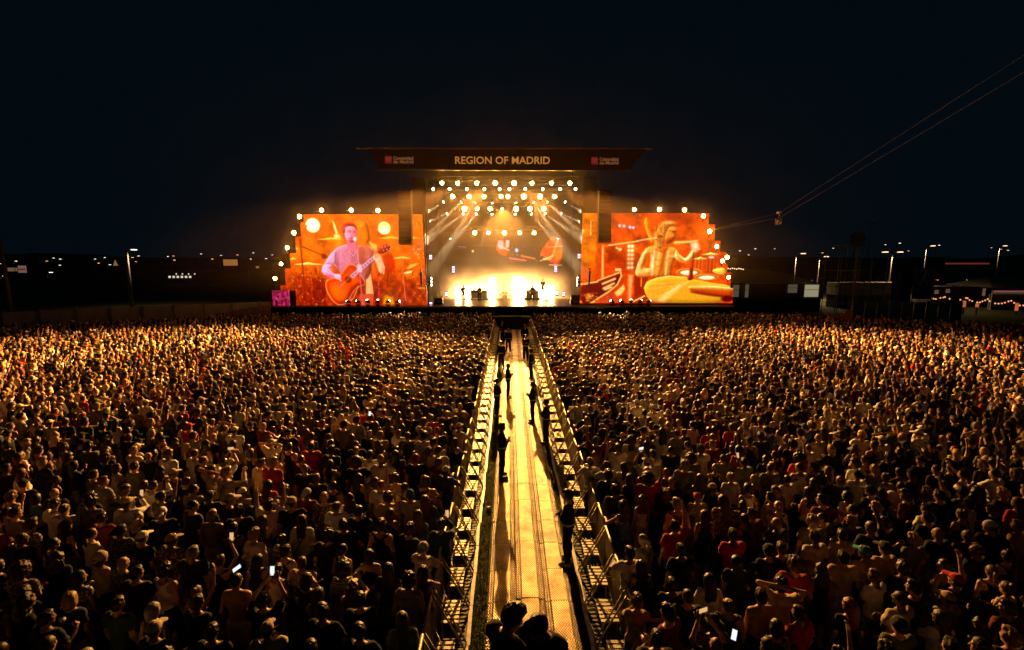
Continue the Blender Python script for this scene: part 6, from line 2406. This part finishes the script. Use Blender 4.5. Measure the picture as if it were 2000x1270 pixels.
M['pink_board'] = mat('pale_board', (.48, .32, .26), .7, scale=2)
for k in range(5):
    obj('board', MB().box((Lw * (k + .5) / 5, 0, .95 + k * .07), (Lw / 5 - .03, .06, 1.9 + k * .14)).mesh('board', M['pink_board']), r)
# orange hoarding on the right edge of the crowd
a = at(1620, 622, 41)
b_ = at(1666, 622, 40)
r = thing('hoarding', 'low stepped orange hoarding beside the scaffold tower', 'fence', (a.x, a.y, 0), math.atan2(b_.y - a.y, b_.x - a.x))
Lw = math.hypot(b_.x - a.x, b_.y - a.y)
for k in range(3):
    obj('board', MB().box((Lw * (k + .5) / 3, 0, .95 + k * .13), (Lw / 3 - .02, .06, 1.9 + k * .26)).mesh('board', M['orange_board']), r)

LW = emat('white_street_light', (.95, .82, .62), 3.5, False)
LO = emat('orange_street_light', (1, .36, .12), 3.5, False)
LY = emat('warm_street_light', (1, .55, .24), 2.6, False)
M['pole'] = mat('lamp_pole', (.16, .15, .13), .6, .2)


def street_lamp(x, y, Y, col, label, grp, arm=1.2, sc=1.0, base_z=0, double=False, side=1, watts=0):
    p = at(x, y, Y)
    r = thing('street_lamp', label, 'street lamp', (p.x - arm * side, Y, base_z), group=grp)
    h_ = p.z - base_z
    obj('pole', MB().cyl((0, 0, 0), (0, 0, h_ - .1), .10 * sc, .06 * sc, n=8).mesh('pole', M['pole'], True), r)
    q = MB().cyl((0, 0, h_ - .15), (arm * side, 0, h_ + .03), .04 * sc, n=6)
    if double:
        q.cyl((0, 0, h_ - .15), (-arm * side, 0, h_ + .03), .04 * sc, n=6)
    obj('arm', q.mesh('arm', M['pole'], True), r)
    if Y < 100 and watts:
        pl = bpy.data.lights.new('lamp_light', 'SPOT')
        pl.energy = watts
        pl.color = (1, .62, .30)
        pl.spot_size = R(150)
        pl.spot_blend = .6
        pl.shadow_soft_size = .2
        po = bpy.data.objects.new('lamp_light', pl)
        COL.objects.link(po)
        po.parent = r
        po.location = (arm * side, 0, h_ - .15)
    for s_ in ((1, -1) if double else (1,)):
        obj('lamp_head', MB().box((arm * side * s_, 0, h_ + .06), (.7 * sc, .3 * sc, .12 * sc)).mesh('lamp_head', M['dark_metal']), r)
        obj('lens', MB().box((arm * side * s_, -.04 * sc, h_ - .03 * sc), (.55 * sc, .34 * sc, .10 * sc)).mesh('lens', col), r)
    return r


FL = [(0, 515, 'W'), (32, 510, 'W'), (92, 510, 'O'), (105, 504, 'W'), (118, 506, 'W'), (117, 518, 'W'), (186, 506, 'W'), (193, 514, 'O'), (205, 503, 'W'), (215, 517, 'W'), (259, 503, 'O'), (266, 511, 'O'), (271, 500, 'W'), (328, 501, 'W'), (339, 500, 'O'), (341, 508, 'O'), (393, 496, 'W'), (415, 506, 'O'), (432, 499, 'W'), (464, 498, 'O'), (495, 494, 'W'), (490, 506, 'W'), (520, 505, 'W'), (532, 498, 'W'), (9, 539, 'W'), (100, 532, 'W')]
FR = [(1445, 490, 'W'), (1475, 486, 'W'), (1462, 498, 'W'), (1513, 486, 'O'), (1606, 494, 'O'), (1627, 485, 'W'), (1729, 478, 'W'), (1757, 475, 'W'), (1774, 490, 'Y'), (1834, 479, 'W'), (1936, 484, 'O'), (1954, 487, 'Y'), (1968, 489, 'Y')]
CN = {'W': 'white', 'O': 'orange', 'Y': 'warm yellow'}
CMm = {'W': LW, 'O': LO, 'Y': LY}
for sd_, L in (('left', FL), ('right', FR)):
    for i, (x, y, c) in enumerate(sorted(L)):
        Y = 170 + (i * 53) % 90
        Y = max(95, min(Y, 95 + (560 - y) * 2.2)) if y < 525 else 120
        lo_ = at(x, y, Y)
        street_lamp(x, y, Y, CMm[c], 'distant %s street lamp, %s from the left among lamps %s of the stage' % (CN[c], ordn(i + 1), sd_), 'distant street lamps', 1.0, 1.1, 0 if lo_.z > 1.5 else lo_.z - 3)
street_lamp(262, 487.5, 62, LW, 'tall street lamp behind the left boundary wall', None, .9, 1, watts=1500)
r = thing('steel_pole', 'bare steel pole beside the tall street lamp at the left wall', 'pole', (at(256, 600, 58).x, 58, 0))
obj('shaft', MB().cyl((0, 0, 0), (0, 0, at(244, 496, 58).z), .12, .08, n=8).mesh('shaft', M['pole'], True), r)
obj('base_flange', MB().lathe([(.25, 0), (.25, .04), (.12, .06)], n=10).mesh('base_flange', M['pole']), r)
r = thing('steel_pole', 'thick bare pole at the left edge of the picture behind the wall', 'pole', (at(20, 600, 44).x, 44, 0))
obj('shaft', MB().cyl((0, 0, 0), (0, 0, at(4, 465, 44).z), .22, .14, n=8).mesh('shaft', M['pole'], True), r)
obj('base_flange', MB().lathe([(.4, 0), (.4, .05), (.2, .08)], n=10).mesh('base_flange', M['pole']), r)
r = thing('steel_pole', 'thin bare pole between the boundary wall and the left screen', 'pole', (at(490, 580, 66).x, 66, 0))
obj('shaft', MB().cyl((0, 0, 0), (0, 0, at(485, 503, 66).z), .11, .07, n=8).mesh('shaft', M['pole'], True), r)
obj('base_flange', MB().lathe([(.25, 0), (.25, .04), (.12, .06)], n=10).mesh('base_flange', M['pole']), r)
NEARL = [(1568, 495, 72, 'Y', 'near street lamp with warm light behind the lit white trailers'), (1613, 501, 76, 'Y', 'near street lamp with warm light between trailers and scaffold tower'), (1757, 492, 66, 'Y', 'bright double-headed street lamp right of the scaffold tower'), (1821, 480, 80, 'Y', 'street lamp behind the banner tower'), (1962, 480, 95, 'Y', 'clustered floodlight lamp at the far right')]
for x, y, Y, c, lab in NEARL:
    street_lamp(x, y, Y, CMm[c], lab, None, 1.0, 1.15, 0, 'double' in lab, watts=4200)

# low buildings far off on the left
WIN = emat('lit_window', (1, .85, .6), .8, False)
WINA = emat('amber_window', (.95, .36, .08), .32, False)
WIND = emat('dim_window', (.5, .3, .16), .25, False)


def building(x0, x1, ytop, Y, label, mt, wins, wm, depth=8, roof=True):
    a = at(x0, ytop, Y)
    b_ = at(x1, ytop, Y)
    r = thing('low_building', label, 'building', ((a.x + b_.x) / 2, Y, 0))
    wd_ = b_.x - a.x
    obj('wall', MB().box((0, depth / 2, a.z / 2), (wd_, depth, a.z)).mesh('wall', mt), r)
    obj('roof', MB().box((0, depth / 2, a.z + .15), (wd_ + .6, depth + .6, .3)).mesh('roof', M['grey_panel']), r)
    for (u0, u1, v0, v1) in wins:
        p0 = at(u0, v1, Y)
        p1 = at(u1, v0, Y)
        w_ = obj('window', MB().box((0, 0, 0), (p1.x - p0.x + .2, .1, p1.z - p0.z + .2)).mesh('window', M['dark_metal']), r, ((p0.x + p1.x) / 2 - r.location.x, -.06, (p0.z + p1.z) / 2))
        obj('pane', MB().box((0, -.07, 0), (p1.x - p0.x, .04, p1.z - p0.z)).mesh('pane', wm), w_)
    return r


M['dark_wall'] = mat('dark_render_wall', (.10, .09, .085), .9)
building(322, 392, 532, 120, 'far low building with a row of bright white windows left of the stage', M['dark_wall'], [(330 + k * 8, 334 + k * 8, 539, 543) for k in range(6)] + [(344 + k * 12, 346 + k * 12, 534, 536.5) for k in range(4)], WIN)
building(435, 467, 505, 200, 'far building with an amber gridded facade left of the stage', M['dark_wall'], [(437 + k * 7, 443 + k * 7, 507, 519) for k in range(4)], WINA)
building(0, 60, 516, 220, 'far dark building at the left horizon', M['dark_wall'], [(16, 34, 523, 530)], WIND)
building(470, 530, 512, 230, 'far dark building just left of the left screen lamps', M['dark_wall'], [(474, 482, 522, 526), (500, 506, 520, 524)], WINA)
r = thing('billboard', 'lit pinkish billboard at the far left horizon', 'billboard', (at(44.5, 533, 150).x, 150, 0))
p = at(44.5, 526, 150)
obj('panel', MB().box((0, 0, p.z), (2.4, .2, 2.2)).mesh('panel', emat('billboard_light', (.55, .27, .22), .3, False)), r)
obj('panel_stripe', MB().box((0, -.12, p.z), (2.1, .04, .3)).mesh('panel_stripe', M['dark_metal']), r)
obj('legs', MB().box((-.8, 0, p.z / 2), (.15, .15, p.z)).box((.8, 0, p.z / 2), (.15, .15, p.z)).mesh('legs', M['dark_metal']), r)
r = thing('kiosk', 'small pointed yellow lit kiosk on the left horizon', 'kiosk', (at(226, 520, 140).x, 140, 0))
p0, p1 = at(226, 519, 140), at(226, 508, 140)
obj('body', MB().cyl((0, 0, 0), (0, 0, p0.z), .5, n=8).mesh('body', M['dark_wall']), r)
obj('roof', MB().cyl((0, 0, p0.z), (0, 0, p1.z), .55, .05, n=8).mesh('roof', emat('kiosk_light', (.8, .42, .08), .3, False)), r)

# right: hangar with curved roof, car park, trailers
r = thing('hangar', 'long curved-roof hangar behind the right screen', 'building', (at(1490, 560, 95).x, 95, 0))
q = MB()
a, b_ = at(1405, 540, 95), at(1600, 555, 95)
hw = (b_.x - a.x) / 2
top = at(1440, 524, 95).z
pr = [(-hw, 0)] + [(-hw + 2 * hw * k / 14, 1.5 + (top - 1.5) * max(0, math.cos((k / 14 - .22) * 1.9)) ** .8) for k in range(15)] + [(hw, 0)]
obj('shell', MB().prism(pr[::-1], 0, 14).mesh('shell', mat('hangar_skin', (.26, .20, .09), .6, scale=.4)), r)
for k in range(9):
    obj('rib', MB().prism([(x * (1 - .002), z + .06) for x, z in pr[1:-1]][::-1] + [(x, z + .02) for x, z in pr[1:-1]], -.04 + k * 1.7, .06 + k * 1.7).mesh('rib', M['dark_metal']), r)
BULB = emat('warm_bulb', (1, .62, .28), 2.2, False)
BULBO = emat('amber_bulb', (1, .34, .10), 1.3, False)
bulb_me = MB().lathe([(.02, -.14), (.10, -.08), (.12, 0), (.07, .08), (.03, .10)], n=8).mesh('bulb', BULB, True)
bulbo_me = MB().lathe([(.02, -.10), (.07, -.06), (.085, 0), (.05, .06), (.02, .08)], n=8).mesh('bulb', BULBO, True)


def festoon(pts, Y, label, bm):
    P3 = [at(x, y, Y) for x, y in pts]
    r = thing('festoon_lights', label, 'string lights', tuple(P3[0]))
    q = MB()
    for a, b_ in zip(P3[:-1], P3[1:]):
        q.cyl(a - P3[0], b_ - P3[0], .015, n=4)
    q.build('cable', M['black'], r)
    for p in P3:
        obj('bulb', bm, r, tuple(p - P3[0] - Vector((0, 0, .1))))
    return r


festoon([(1418 + k * 4.2, 522.5 + (k % 3) * .7 + k * .15) for k in range(9)], 92, 'string of warm bulbs on the hangar roof beside the right screen', bulb_me)
festoon([(1819, 581), (1824, 582), (1828, 582.5), (1837, 580.5), (1843, 579.5), (1846, 578.5), (1855, 582), (1876, 584), (1887, 580.5), (1890, 581), (1894, 584.5), (1899, 586.5)], 58, 'left string of amber bulbs behind the banner fence', bulbo_me)
festoon([(1909, 589), (1914, 589), (1919, 587), (1924.5, 585), (1929.5, 582.5), (1933, 586.5), (1944, 591), (1950.5, 591.5), (1957, 591), (1963, 589.5), (1970, 587), (1975.5, 586), (1981, 590), (1992, 595), (1999, 595), (2012, 592), (2030, 588)], 56, 'right string of amber bulbs by the tent', bulbo_me)
# cars
CARS = [(1503, 543, 'L'), (1517, 545, 'D'), (1537, 542, 'D'), (1551, 546, 'L'), (1567, 543, 'D'), (1582, 541, 'L'), (1598, 547, 'D'), (1614, 544, 'D'), (1630, 547, 'D'), (1850, 546, 'L'), (1872, 548, 'D'), (1905, 548, 'L'), (1930, 547, 'L')]
for i, (x, y, c) in enumerate(CARS):
    Y = 96 + (i % 4) * 7
    p = at_z(x, y, .6)
    Y = min(max(p.y, 84), 125)
    X_ = at(x, y, Y).x
    mt = M['car_light'] if c == 'L' else M['car_dark']
    r = thing('parked_car', '%s parked car with a glinting lamp, %s from the left in the far car park' % ('pale' if c == 'L' else 'dark', ordn(i + 1)), 'car', (X_, Y, 0), random.choice([0, .3, 1.2, -.5]), 'cars parked behind the trailers')
    r.rotation_euler.z += math.pi / 2 * (i % 2)
    obj('body', MB().prism([(-2.1, .35), (-2.15, .75), (-1.9, .9), (-1.2, .95), (-.7, 1.42), (.75, 1.45), (1.35, 1.0), (2.0, .9), (2.15, .6), (2.1, .35)][::-1], -.85, .85).mesh('body', mt), r)
    obj('windows', MB().prism([(-1.05, .97), (-.65, 1.36), (.7, 1.39), (1.2, 1.0)][::-1], -.87, .87).mesh('windows', M['glass']), r)
    for wx in (-1.35, 1.35):
        for wy in (-.82, .82):
            obj('wheel', MB().lathe([(.32, -.1), (.33, 0), (.32, .1)], n=12, axis='Y').mesh('wheel', M['rubber']), r, (wx, wy, .32))
    for wy in (-.6, .6):
        obj('headlight', MB().box((2.1, wy, .72), (.12, .35, .16)).mesh('headlight', emat('car_lamp', (1, .93, .8) if i % 3 else (1, .12, .1), 2.2 if i % 2 else .6, False)), r)
# trailers
LIT = emat('glow_panel', (.80, .70, .42), .36, False)  # pale panels glow by themselves, standing in for light falling on them
LIT2 = emat('dim_glow_panel', (.55, .46, .30), .13, False)


def trailer(x0, x1, y0, y1, Y, label, lit=None, m=None, cat='trailer', name='trailer'):
    a = at(x0, y0, Y)
    b_ = at(x1, y1, Y)
    r = thing(name, label, cat, ((a.x + b_.x) / 2, Y, 0))
    zb = max(.4, b_.z)
    obj('base', MB().box((0, 1.35, zb / 2), (b_.x - a.x - .1, 2.3, zb)).mesh('base', M['black']), r)
    obj('body', MB().box((0, 1.3, (a.z + zb) / 2), (b_.x - a.x, 2.5, a.z - zb)).mesh('body', m or M['grey_panel']), r)
    q = MB()
    for k in range(5):
        q.box((-(b_.x - a.x) / 2 + (k + .5) * (b_.x - a.x) / 5, .03, (a.z + zb) / 2), (.06, .05, a.z - zb - .1))
    obj('frame_ribs', q.mesh('frame_ribs', M['dark_metal']), r)
    obj('roof_edge', MB().box((0, .0, a.z + .04), (b_.x - a.x + .1, .2, .1)).mesh('roof_edge', M['white_panel']), r)
    for sx_ in (-.5, .5):
        obj('corner_post', MB().box(((b_.x - a.x) * sx_, .02, (a.z + zb) / 2), (.12, .12, a.z - zb)).mesh('corner_post', M['dark_metal']), r)
    for (u0, u1, v0, v1, mm) in lit or ():
        p0, p1 = at(u0, v1, Y - .1), at(u1, v0, Y - .1)
        d_ = obj('door', MB().box((0, 0, 0), (p1.x - p0.x, .06, p1.z - p0.z)).mesh('door', mm), r, ((p0.x + p1.x) / 2 - r.location.x, -.06, (p0.z + p1.z) / 2))
        obj('door_rail', MB().box((0, -.05, (p1.z - p0.z) * .1), (p1.x - p0.x, .03, .05)).mesh('door_rail', M['dark_metal']), d_)
    return r


trailer(1424, 1468, 553, 583, 60, 'container beside the right screen with pale lit doors', [(1431, 1444, 557, 580, LIT2), (1455, 1463, 556, 581, LIT2)])
trailer(1470, 1530, 554, 583, 61, 'dark open container between the lit doors right of the stage', None, M['dark_wall'])
trailer(1532, 1560, 555, 583, 60.5, 'container with a pale lit side panel right of the stage', [(1539, 1558, 556, 572, LIT2)])
trailer(1568, 1606, 555, 584, 60, 'white container with a brightly lit side, left of the scaffold tower', [(1571, 1600, 556.5, 580, LIT)])
trailer(1640, 1762, 553, 577, 64, 'long tan container lit along its top behind the scaffold tower', None, M['canvas'])
trailer(1822, 1935, 560, 581, 66, 'row of dull site cabins behind the amber bulbs', [(1826, 1834, 567, 574, WIND), (1848, 1856, 565, 572, WIND), (1919, 1926, 564, 578, WIND)], M['dark_wall'], 'cabin', 'site_cabin')
# scaffold tower
r = thing('scaffold_tower', 'tall open scaffold tower right of the trailers', 'scaffold', (at(1683, 600, 52).x, 52, 0))
xs = [at(x, 540, 52).x - r.location.x for x in (1636, 1647, 1668, 1700, 1722, 1731)]
ht = at(1683, 480, 52).z
tube = mat('scaffold_tube', (.55, .50, .42), .5, .2)
for x in (xs[0], xs[2], xs[3], xs[5]):
    for dy in (0, 2.2):
        obj('upright', MB().cyl((x, dy, 0), (x, dy, ht), .045, n=6).mesh('upright', tube, True), r)
for x in (xs[0] + 1.6, xs[1] + 2.4, xs[3] - .9, xs[3] - .4):
    obj('ladder_rail', MB().cyl((x, 1.1, 1), (x, 1.1, ht - .2), .025, n=5).mesh('ladder_rail', tube), r)
for z in (1.8, 3.6, 5.4, ht - .05):
    for dy in (0, 2.2):
        obj('ledger', MB().cyl((xs[0], dy, z), (xs[5], dy, z), .035, n=6).mesh('ledger', tube, True), r)
for k in range(3):
    for (xa_, xb_) in ((xs[0], xs[2]), (xs[3], xs[5])):
        obj('diagonal', MB().cyl((xa_, 0, k * 1.8), (xb_, 0, k * 1.8 + 1.8), .025, n=5).mesh('diagonal', tube), r)
obj('top_board', MB().box((xs[1] + .4, 1.1, ht + .04), (1.6, 2.0, .05)).mesh('top_board', mat('top_board', (.6, .45, .22), .6)), r)
r = thing('dish', 'pale round dish above the scaffold tower', 'dish', (at(1675, 468, 60).x, 60, 0))
p = at(1675, 468, 60)
obj('bowl', MB().lathe([(.05, .35), (.5, .22), (.95, 0), (1.0, .02), (.55, .28), (.05, .42)], n=18, axis='Y').mesh('bowl', M['concrete'], True), r, (0, 0, p.z))
obj('mast', MB().cyl((0, .4, 0), (0, .4, p.z), .08, n=6).mesh('mast', M['pole']), r)
r = thing('mast', 'thin mast with a short crossbar above the scaffold tower', 'mast', (at(1697, 470, 60).x, 60, 0))
p = at(1697, 437, 60)
obj('pole', MB().cyl((0, 0, 0), (0, 0, p.z), .06, .03, n=6).mesh('pole', M['pole']), r)
obj('crossbar', MB().box((.2, 0, p.z), (1.1, .06, .08)).mesh('crossbar', M['pole']), r)
# banner tower
a, b_ = at(1762, 520, 50), at(1822, 520, 50)
r = thing('banner_tower', 'dark square tower hung with a banner bearing pale symbols', 'tower', ((a.x + b_.x) / 2, 50, 0))
cx_ = r.location.x
zt = at(1790, 524, 50).z
x0_, x1_ = at(1762, 520, 50).x - cx_, at(1784, 520, 50).x - cx_
obj('column', MB().box(((x0_ + x1_) / 2, .5, zt / 2), (x1_ - x0_, 1.2, zt)).mesh('column', M['black']), r)
u0, u1 = at(1786, 550, 50).x - cx_, at(1822, 550, 50).x - cx_
zb = at(1800, 584, 50).z
zm = at(1800, 560, 50).z
M['tent_canvas'] = mat('dull_tent_canvas', (.17, .145, .10), .8, scale=1.2)
M['teal_cloth'] = mat('teal_banner', (.12, .20, .19), .8)
bn2 = obj('banner', MB().box(((u0 + u1) / 2, 0, (zt + zb) / 2), (u1 - u0, .06, zt - zb)).mesh('banner', M['teal_cloth']), r)
gl = mat('pale_print', (.42, .52, .48), .8)
uc = (u0 + u1) / 2
q = MB()
q.prism([(uc - .5, zt - .15), (uc - .5, zt - .35), (uc + .3, zt - .35), (uc + .3, zt - .15)], -.06, -.035)
q.prism([(uc + .1, zt - .36), (uc - .55, zm + .1), (uc - .3, zm + .1), (uc + .32, zt - .36)], -.06, -.035)
q.prism([(uc - .1, zm + .75), (uc + .4, zm + .1), (uc + .62, zm + .1), (uc + .12, zm + .8)], -.06, -.035)
obj('symbol', q.mesh('symbol', gl), bn2)
obj('disc', MB().lathe([(.42, 0), (.42, .03)], n=20, axis='Y').mesh('disc', M['black']), bn2, (uc, -.065, (zm + zb) / 2))
for uu in (u0 - .06, u1 + .06):
    obj('post', MB().cyl((uu, 0, 0), (uu, 0, zt + .1), .04, n=6).mesh('post', M['white_panel']), r)
# banner fence
for k in range(9):
    x0 = 1665 + k * 24
    a, b_ = at(x0, 600, 44), at(x0 + 23, 600, 44)
    zt = at(x0, 588 + (k % 3) * 1.2, 44).z
    r = thing('banner_fence', 'dull grey-green banner fence panel, %s from the left below the banner tower' % ordn(k + 1), 'fence', ((a.x + b_.x) / 2, 44, 0), group='banner fence panels on the right')
    obj('sheet', MB().box((0, 0, zt / 2 + .05), (b_.x - a.x - .03, .05, zt - .1)).mesh('sheet', mat('fence_sheet', random.choice([(.34, .40, .37), (.22, .28, .27), (.26, .24, .21), (.40, .46, .43)]), .8, var=.6, scale=.9)), r)
    obj('post', MB().cyl((-(b_.x - a.x) / 2, .08, 0), (-(b_.x - a.x) / 2, .08, zt + .1), .03, n=6).mesh('post', M['steel']), r)
# lit bars by the string lights
AMB = emat('amber_glow', (1, .22, .05), .5, False)
for k, (x, y0, y1) in enumerate(((1884, 588, 600), (1909, 593, 600), (1987, 592, 607))):
    a, b_ = at(x, y0, 57), at(x, y1, 57)
    r = thing('glow_column', 'small orange glowing column, %s from the left below the bulbs' % ordn(k + 1), 'lamp', (a.x, 57, 0), group='orange columns below the bulbs')
    obj('shade', MB().box((0, 0, (a.z + b_.z) / 2), (.22, .22, a.z - b_.z)).mesh('shade', AMB), r)
    obj('foot', MB().box((0, 0, b_.z / 2), (.12, .12, b_.z)).mesh('foot', M['black']), r)
# tent at the far right
a, b_ = at(1938, 562, 62), at(2060, 562, 62)
zr_ = at(1990, 543, 62).z
r = thing('event_tent', 'pitched canvas event tent with a pink light strip at the right edge', 'tent', ((a.x + b_.x) / 2, 62, 0))
hw = (b_.x - a.x) / 2
q = MB()
q.v = [(-hw, 0, a.z), (hw, 0, a.z), (hw, 7, a.z), (-hw, 7, a.z), (-hw * .35, 3.5, zr_), (hw * .35, 3.5, zr_)]
q.f = [(0, 1, 5, 4), (1, 2, 5), (2, 3, 4, 5), (3, 0, 4), (0, 3, 2, 1)]
q.build('roof', M['tent_canvas'], r)
obj('valance', MB().box((0, -.03, a.z - .18), (2 * hw, .05, .36)).mesh('valance', M['tent_canvas']), r)
obj('light_strip', MB().box((-.2 * hw, -.1, at(1960, 569, 62).z), (1.5 * hw, .06, .10)).mesh('light_strip', emat('pink_strip', (1, .18, .45), .3, False)), r)
obj('bar_front', MB().box((0, .6, 1.0), (1.8 * hw, .2, 2.0)).mesh('bar_front', M['grey_panel']), r)
for sx_ in (-.95, .95):
    obj('leg', MB().cyl((hw * sx_, .1, 0), (hw * sx_, .1, a.z), .06, n=6).mesh('leg', M['white_panel']), r)
# red lit edge of a far roof
a, b_ = at(1846, 515, 120), at(1932, 514, 120)
r = thing('far_canopy', 'far dark canopy with a dull red lit edge at the right horizon', 'canopy', ((a.x + b_.x) / 2, 120, 0))
obj('roof', MB().box((0, 3, a.z), (b_.x - a.x, 6, .5)).mesh('roof', M['dark_wall']), r)
obj('red_edge', MB().box((0, -.05, a.z), (b_.x - a.x, .06, .35)).mesh('red_edge', emat('red_edge', (.6, .09, .04), .22, False)), r)
for sx_ in (-.45, .45):
    obj('column', MB().box(((b_.x - a.x) * sx_, 3, a.z / 2), (.4, .4, a.z)).mesh('column', M['dark_wall']), r)

# cable camera on two wires
pA = at(1392, 448, SCY - .2)
pB = at(1522, 416, 40)
pC = at(2000, 108, 14)
pD = pB + (pC - pB) * 1.45
wire = mat('pale_wire', (.16, .13, .10), .6)
for k, (dz, lab) in enumerate(((.0, 'upper pale wire of the cable camera running to the upper right'), (-.42, 'lower pale wire of the cable camera running to the upper right'))):
    q = MB()
    q.cyl(pA + Vector((0, 0, dz * .2)), pB + Vector((0, 0, dz)), .008, n=5)
    q.cyl(pB + Vector((0, 0, dz)), pD + Vector((0, 0, dz * 1.2)), .006, n=5)
    tag(q.build('wire', wire), lab, 'wire', 'wires of the cable camera')
r = thing('cable_camera', 'small white cable camera hanging from the two wires', 'camera', tuple(pB))
obj('trolley', MB().box((0, 0, .02), (.22, .4, .16)).mesh('trolley', M['white_paint']), r)
obj('hanger', MB().cyl((0, 0, -.05), (0, 0, -.6), .04, n=6).mesh('hanger', M['white_paint']), r)
obj('camera_body', MB().box((0, 0, -.75), (.3, .42, .34)).box((0, -.3, -.78), (.14, .24, .14)).mesh('camera_body', M['white_paint']), r)
obj('gimbal', MB().box((-.22, 0, -.72), (.05, .1, .5)).box((.22, 0, -.72), (.05, .1, .5)).mesh('gimbal', M['dark_metal']), r)

# ================================================================== STAGE HAZE
def haze_obj(name, label, lo, hi, dens, g_, col, fades, ns=.35, nlo=.35):
    """box of smoke whose density fades smoothly to nothing at each face; fades: width in metres at x-, x+, y-, y+, z-, z+"""
    m = bpy.data.materials.new(name)
    m.use_nodes = True
    m.cycles.volume_step_rate = 5 if name == 'front_haze' else 1.5
    t = m.node_tree
    t.nodes.clear()
    out = t.nodes.new('ShaderNodeOutputMaterial')
    vp = t.nodes.new('ShaderNodeVolumePrincipled')
    vp.inputs['Color'].default_value = (*col, 1)
    vp.inputs['Anisotropy'].default_value = g_
    geo = t.nodes.new('ShaderNodeNewGeometry')
    sx = t.nodes.new('ShaderNodeSeparateXYZ')
    t.links.new(geo.outputs['Position'], sx.inputs[0])
    no = t.nodes.new('ShaderNodeTexNoise')
    no.inputs['Scale'].default_value = ns
    no.inputs['Detail'].default_value = 2
    t.links.new(geo.outputs['Position'], no.inputs['Vector'])
    m2 = t.nodes.new('ShaderNodeMapRange')
    m2.inputs[1].default_value = .3
    m2.inputs[2].default_value = .7
    m2.inputs[3].default_value = nlo * dens
    m2.inputs[4].default_value = 1.3 * dens
    t.links.new(no.outputs['Fac'], m2.inputs[0])
    cur = m2.outputs[0]
    for ax_ in range(3):
        for s_ in (0, 1):
            fd = fades[ax_ * 2 + s_]
            if fd <= 0:
                continue
            mr = t.nodes.new('ShaderNodeMapRange')
            mr.interpolation_type = 'SMOOTHSTEP'
            e = (lo, hi)[s_][ax_]
            mr.inputs[1].default_value = e
            mr.inputs[2].default_value = e + (fd if s_ == 0 else -fd)
            t.links.new(sx.outputs[ax_], mr.inputs[0])
            mu = t.nodes.new('ShaderNodeMath')
            mu.operation = 'MULTIPLY'
            t.links.new(cur, mu.inputs[0])
            t.links.new(mr.outputs[0], mu.inputs[1])
            cur = mu.outputs[0]
    t.links.new(cur, vp.inputs['Density'])
    t.links.new(vp.outputs[0], out.inputs['Volume'])
    c = [(lo[k] + hi[k]) / 2 for k in range(3)]
    o = MB().box((0, 0, 0), [hi[k] - lo[k] for k in range(3)]).build(name, m, None, c)
    tag(o, label, 'haze', kind='stuff')
    return o


haze_obj('haze', 'thin smoke haze glowing round the lit stage', (-36, 47.2, 1.5), (34, 55.5, 26), .028, .68, (.95, .95, .95), (14, 14, 1.2, 5, 7, 14))
haze_obj('stage_smoke', 'thick smoke lit white by the light columns at the back of the stage', (-9.6, 54.4, 2.05), (7.8, 58.6, 6.2), .42, .3, (.95, .95, .95), (2.5, 2.5, 1.5, .6, 0, 3.4), .6, .3)
haze_obj('front_haze', 'very thin smoke drifting in front of and above the stage', (-44, 34, 3), (42, 45.5, 30), .0020, .5, (.95, .66, .42), (16, 16, 5, 7, 3, 12))
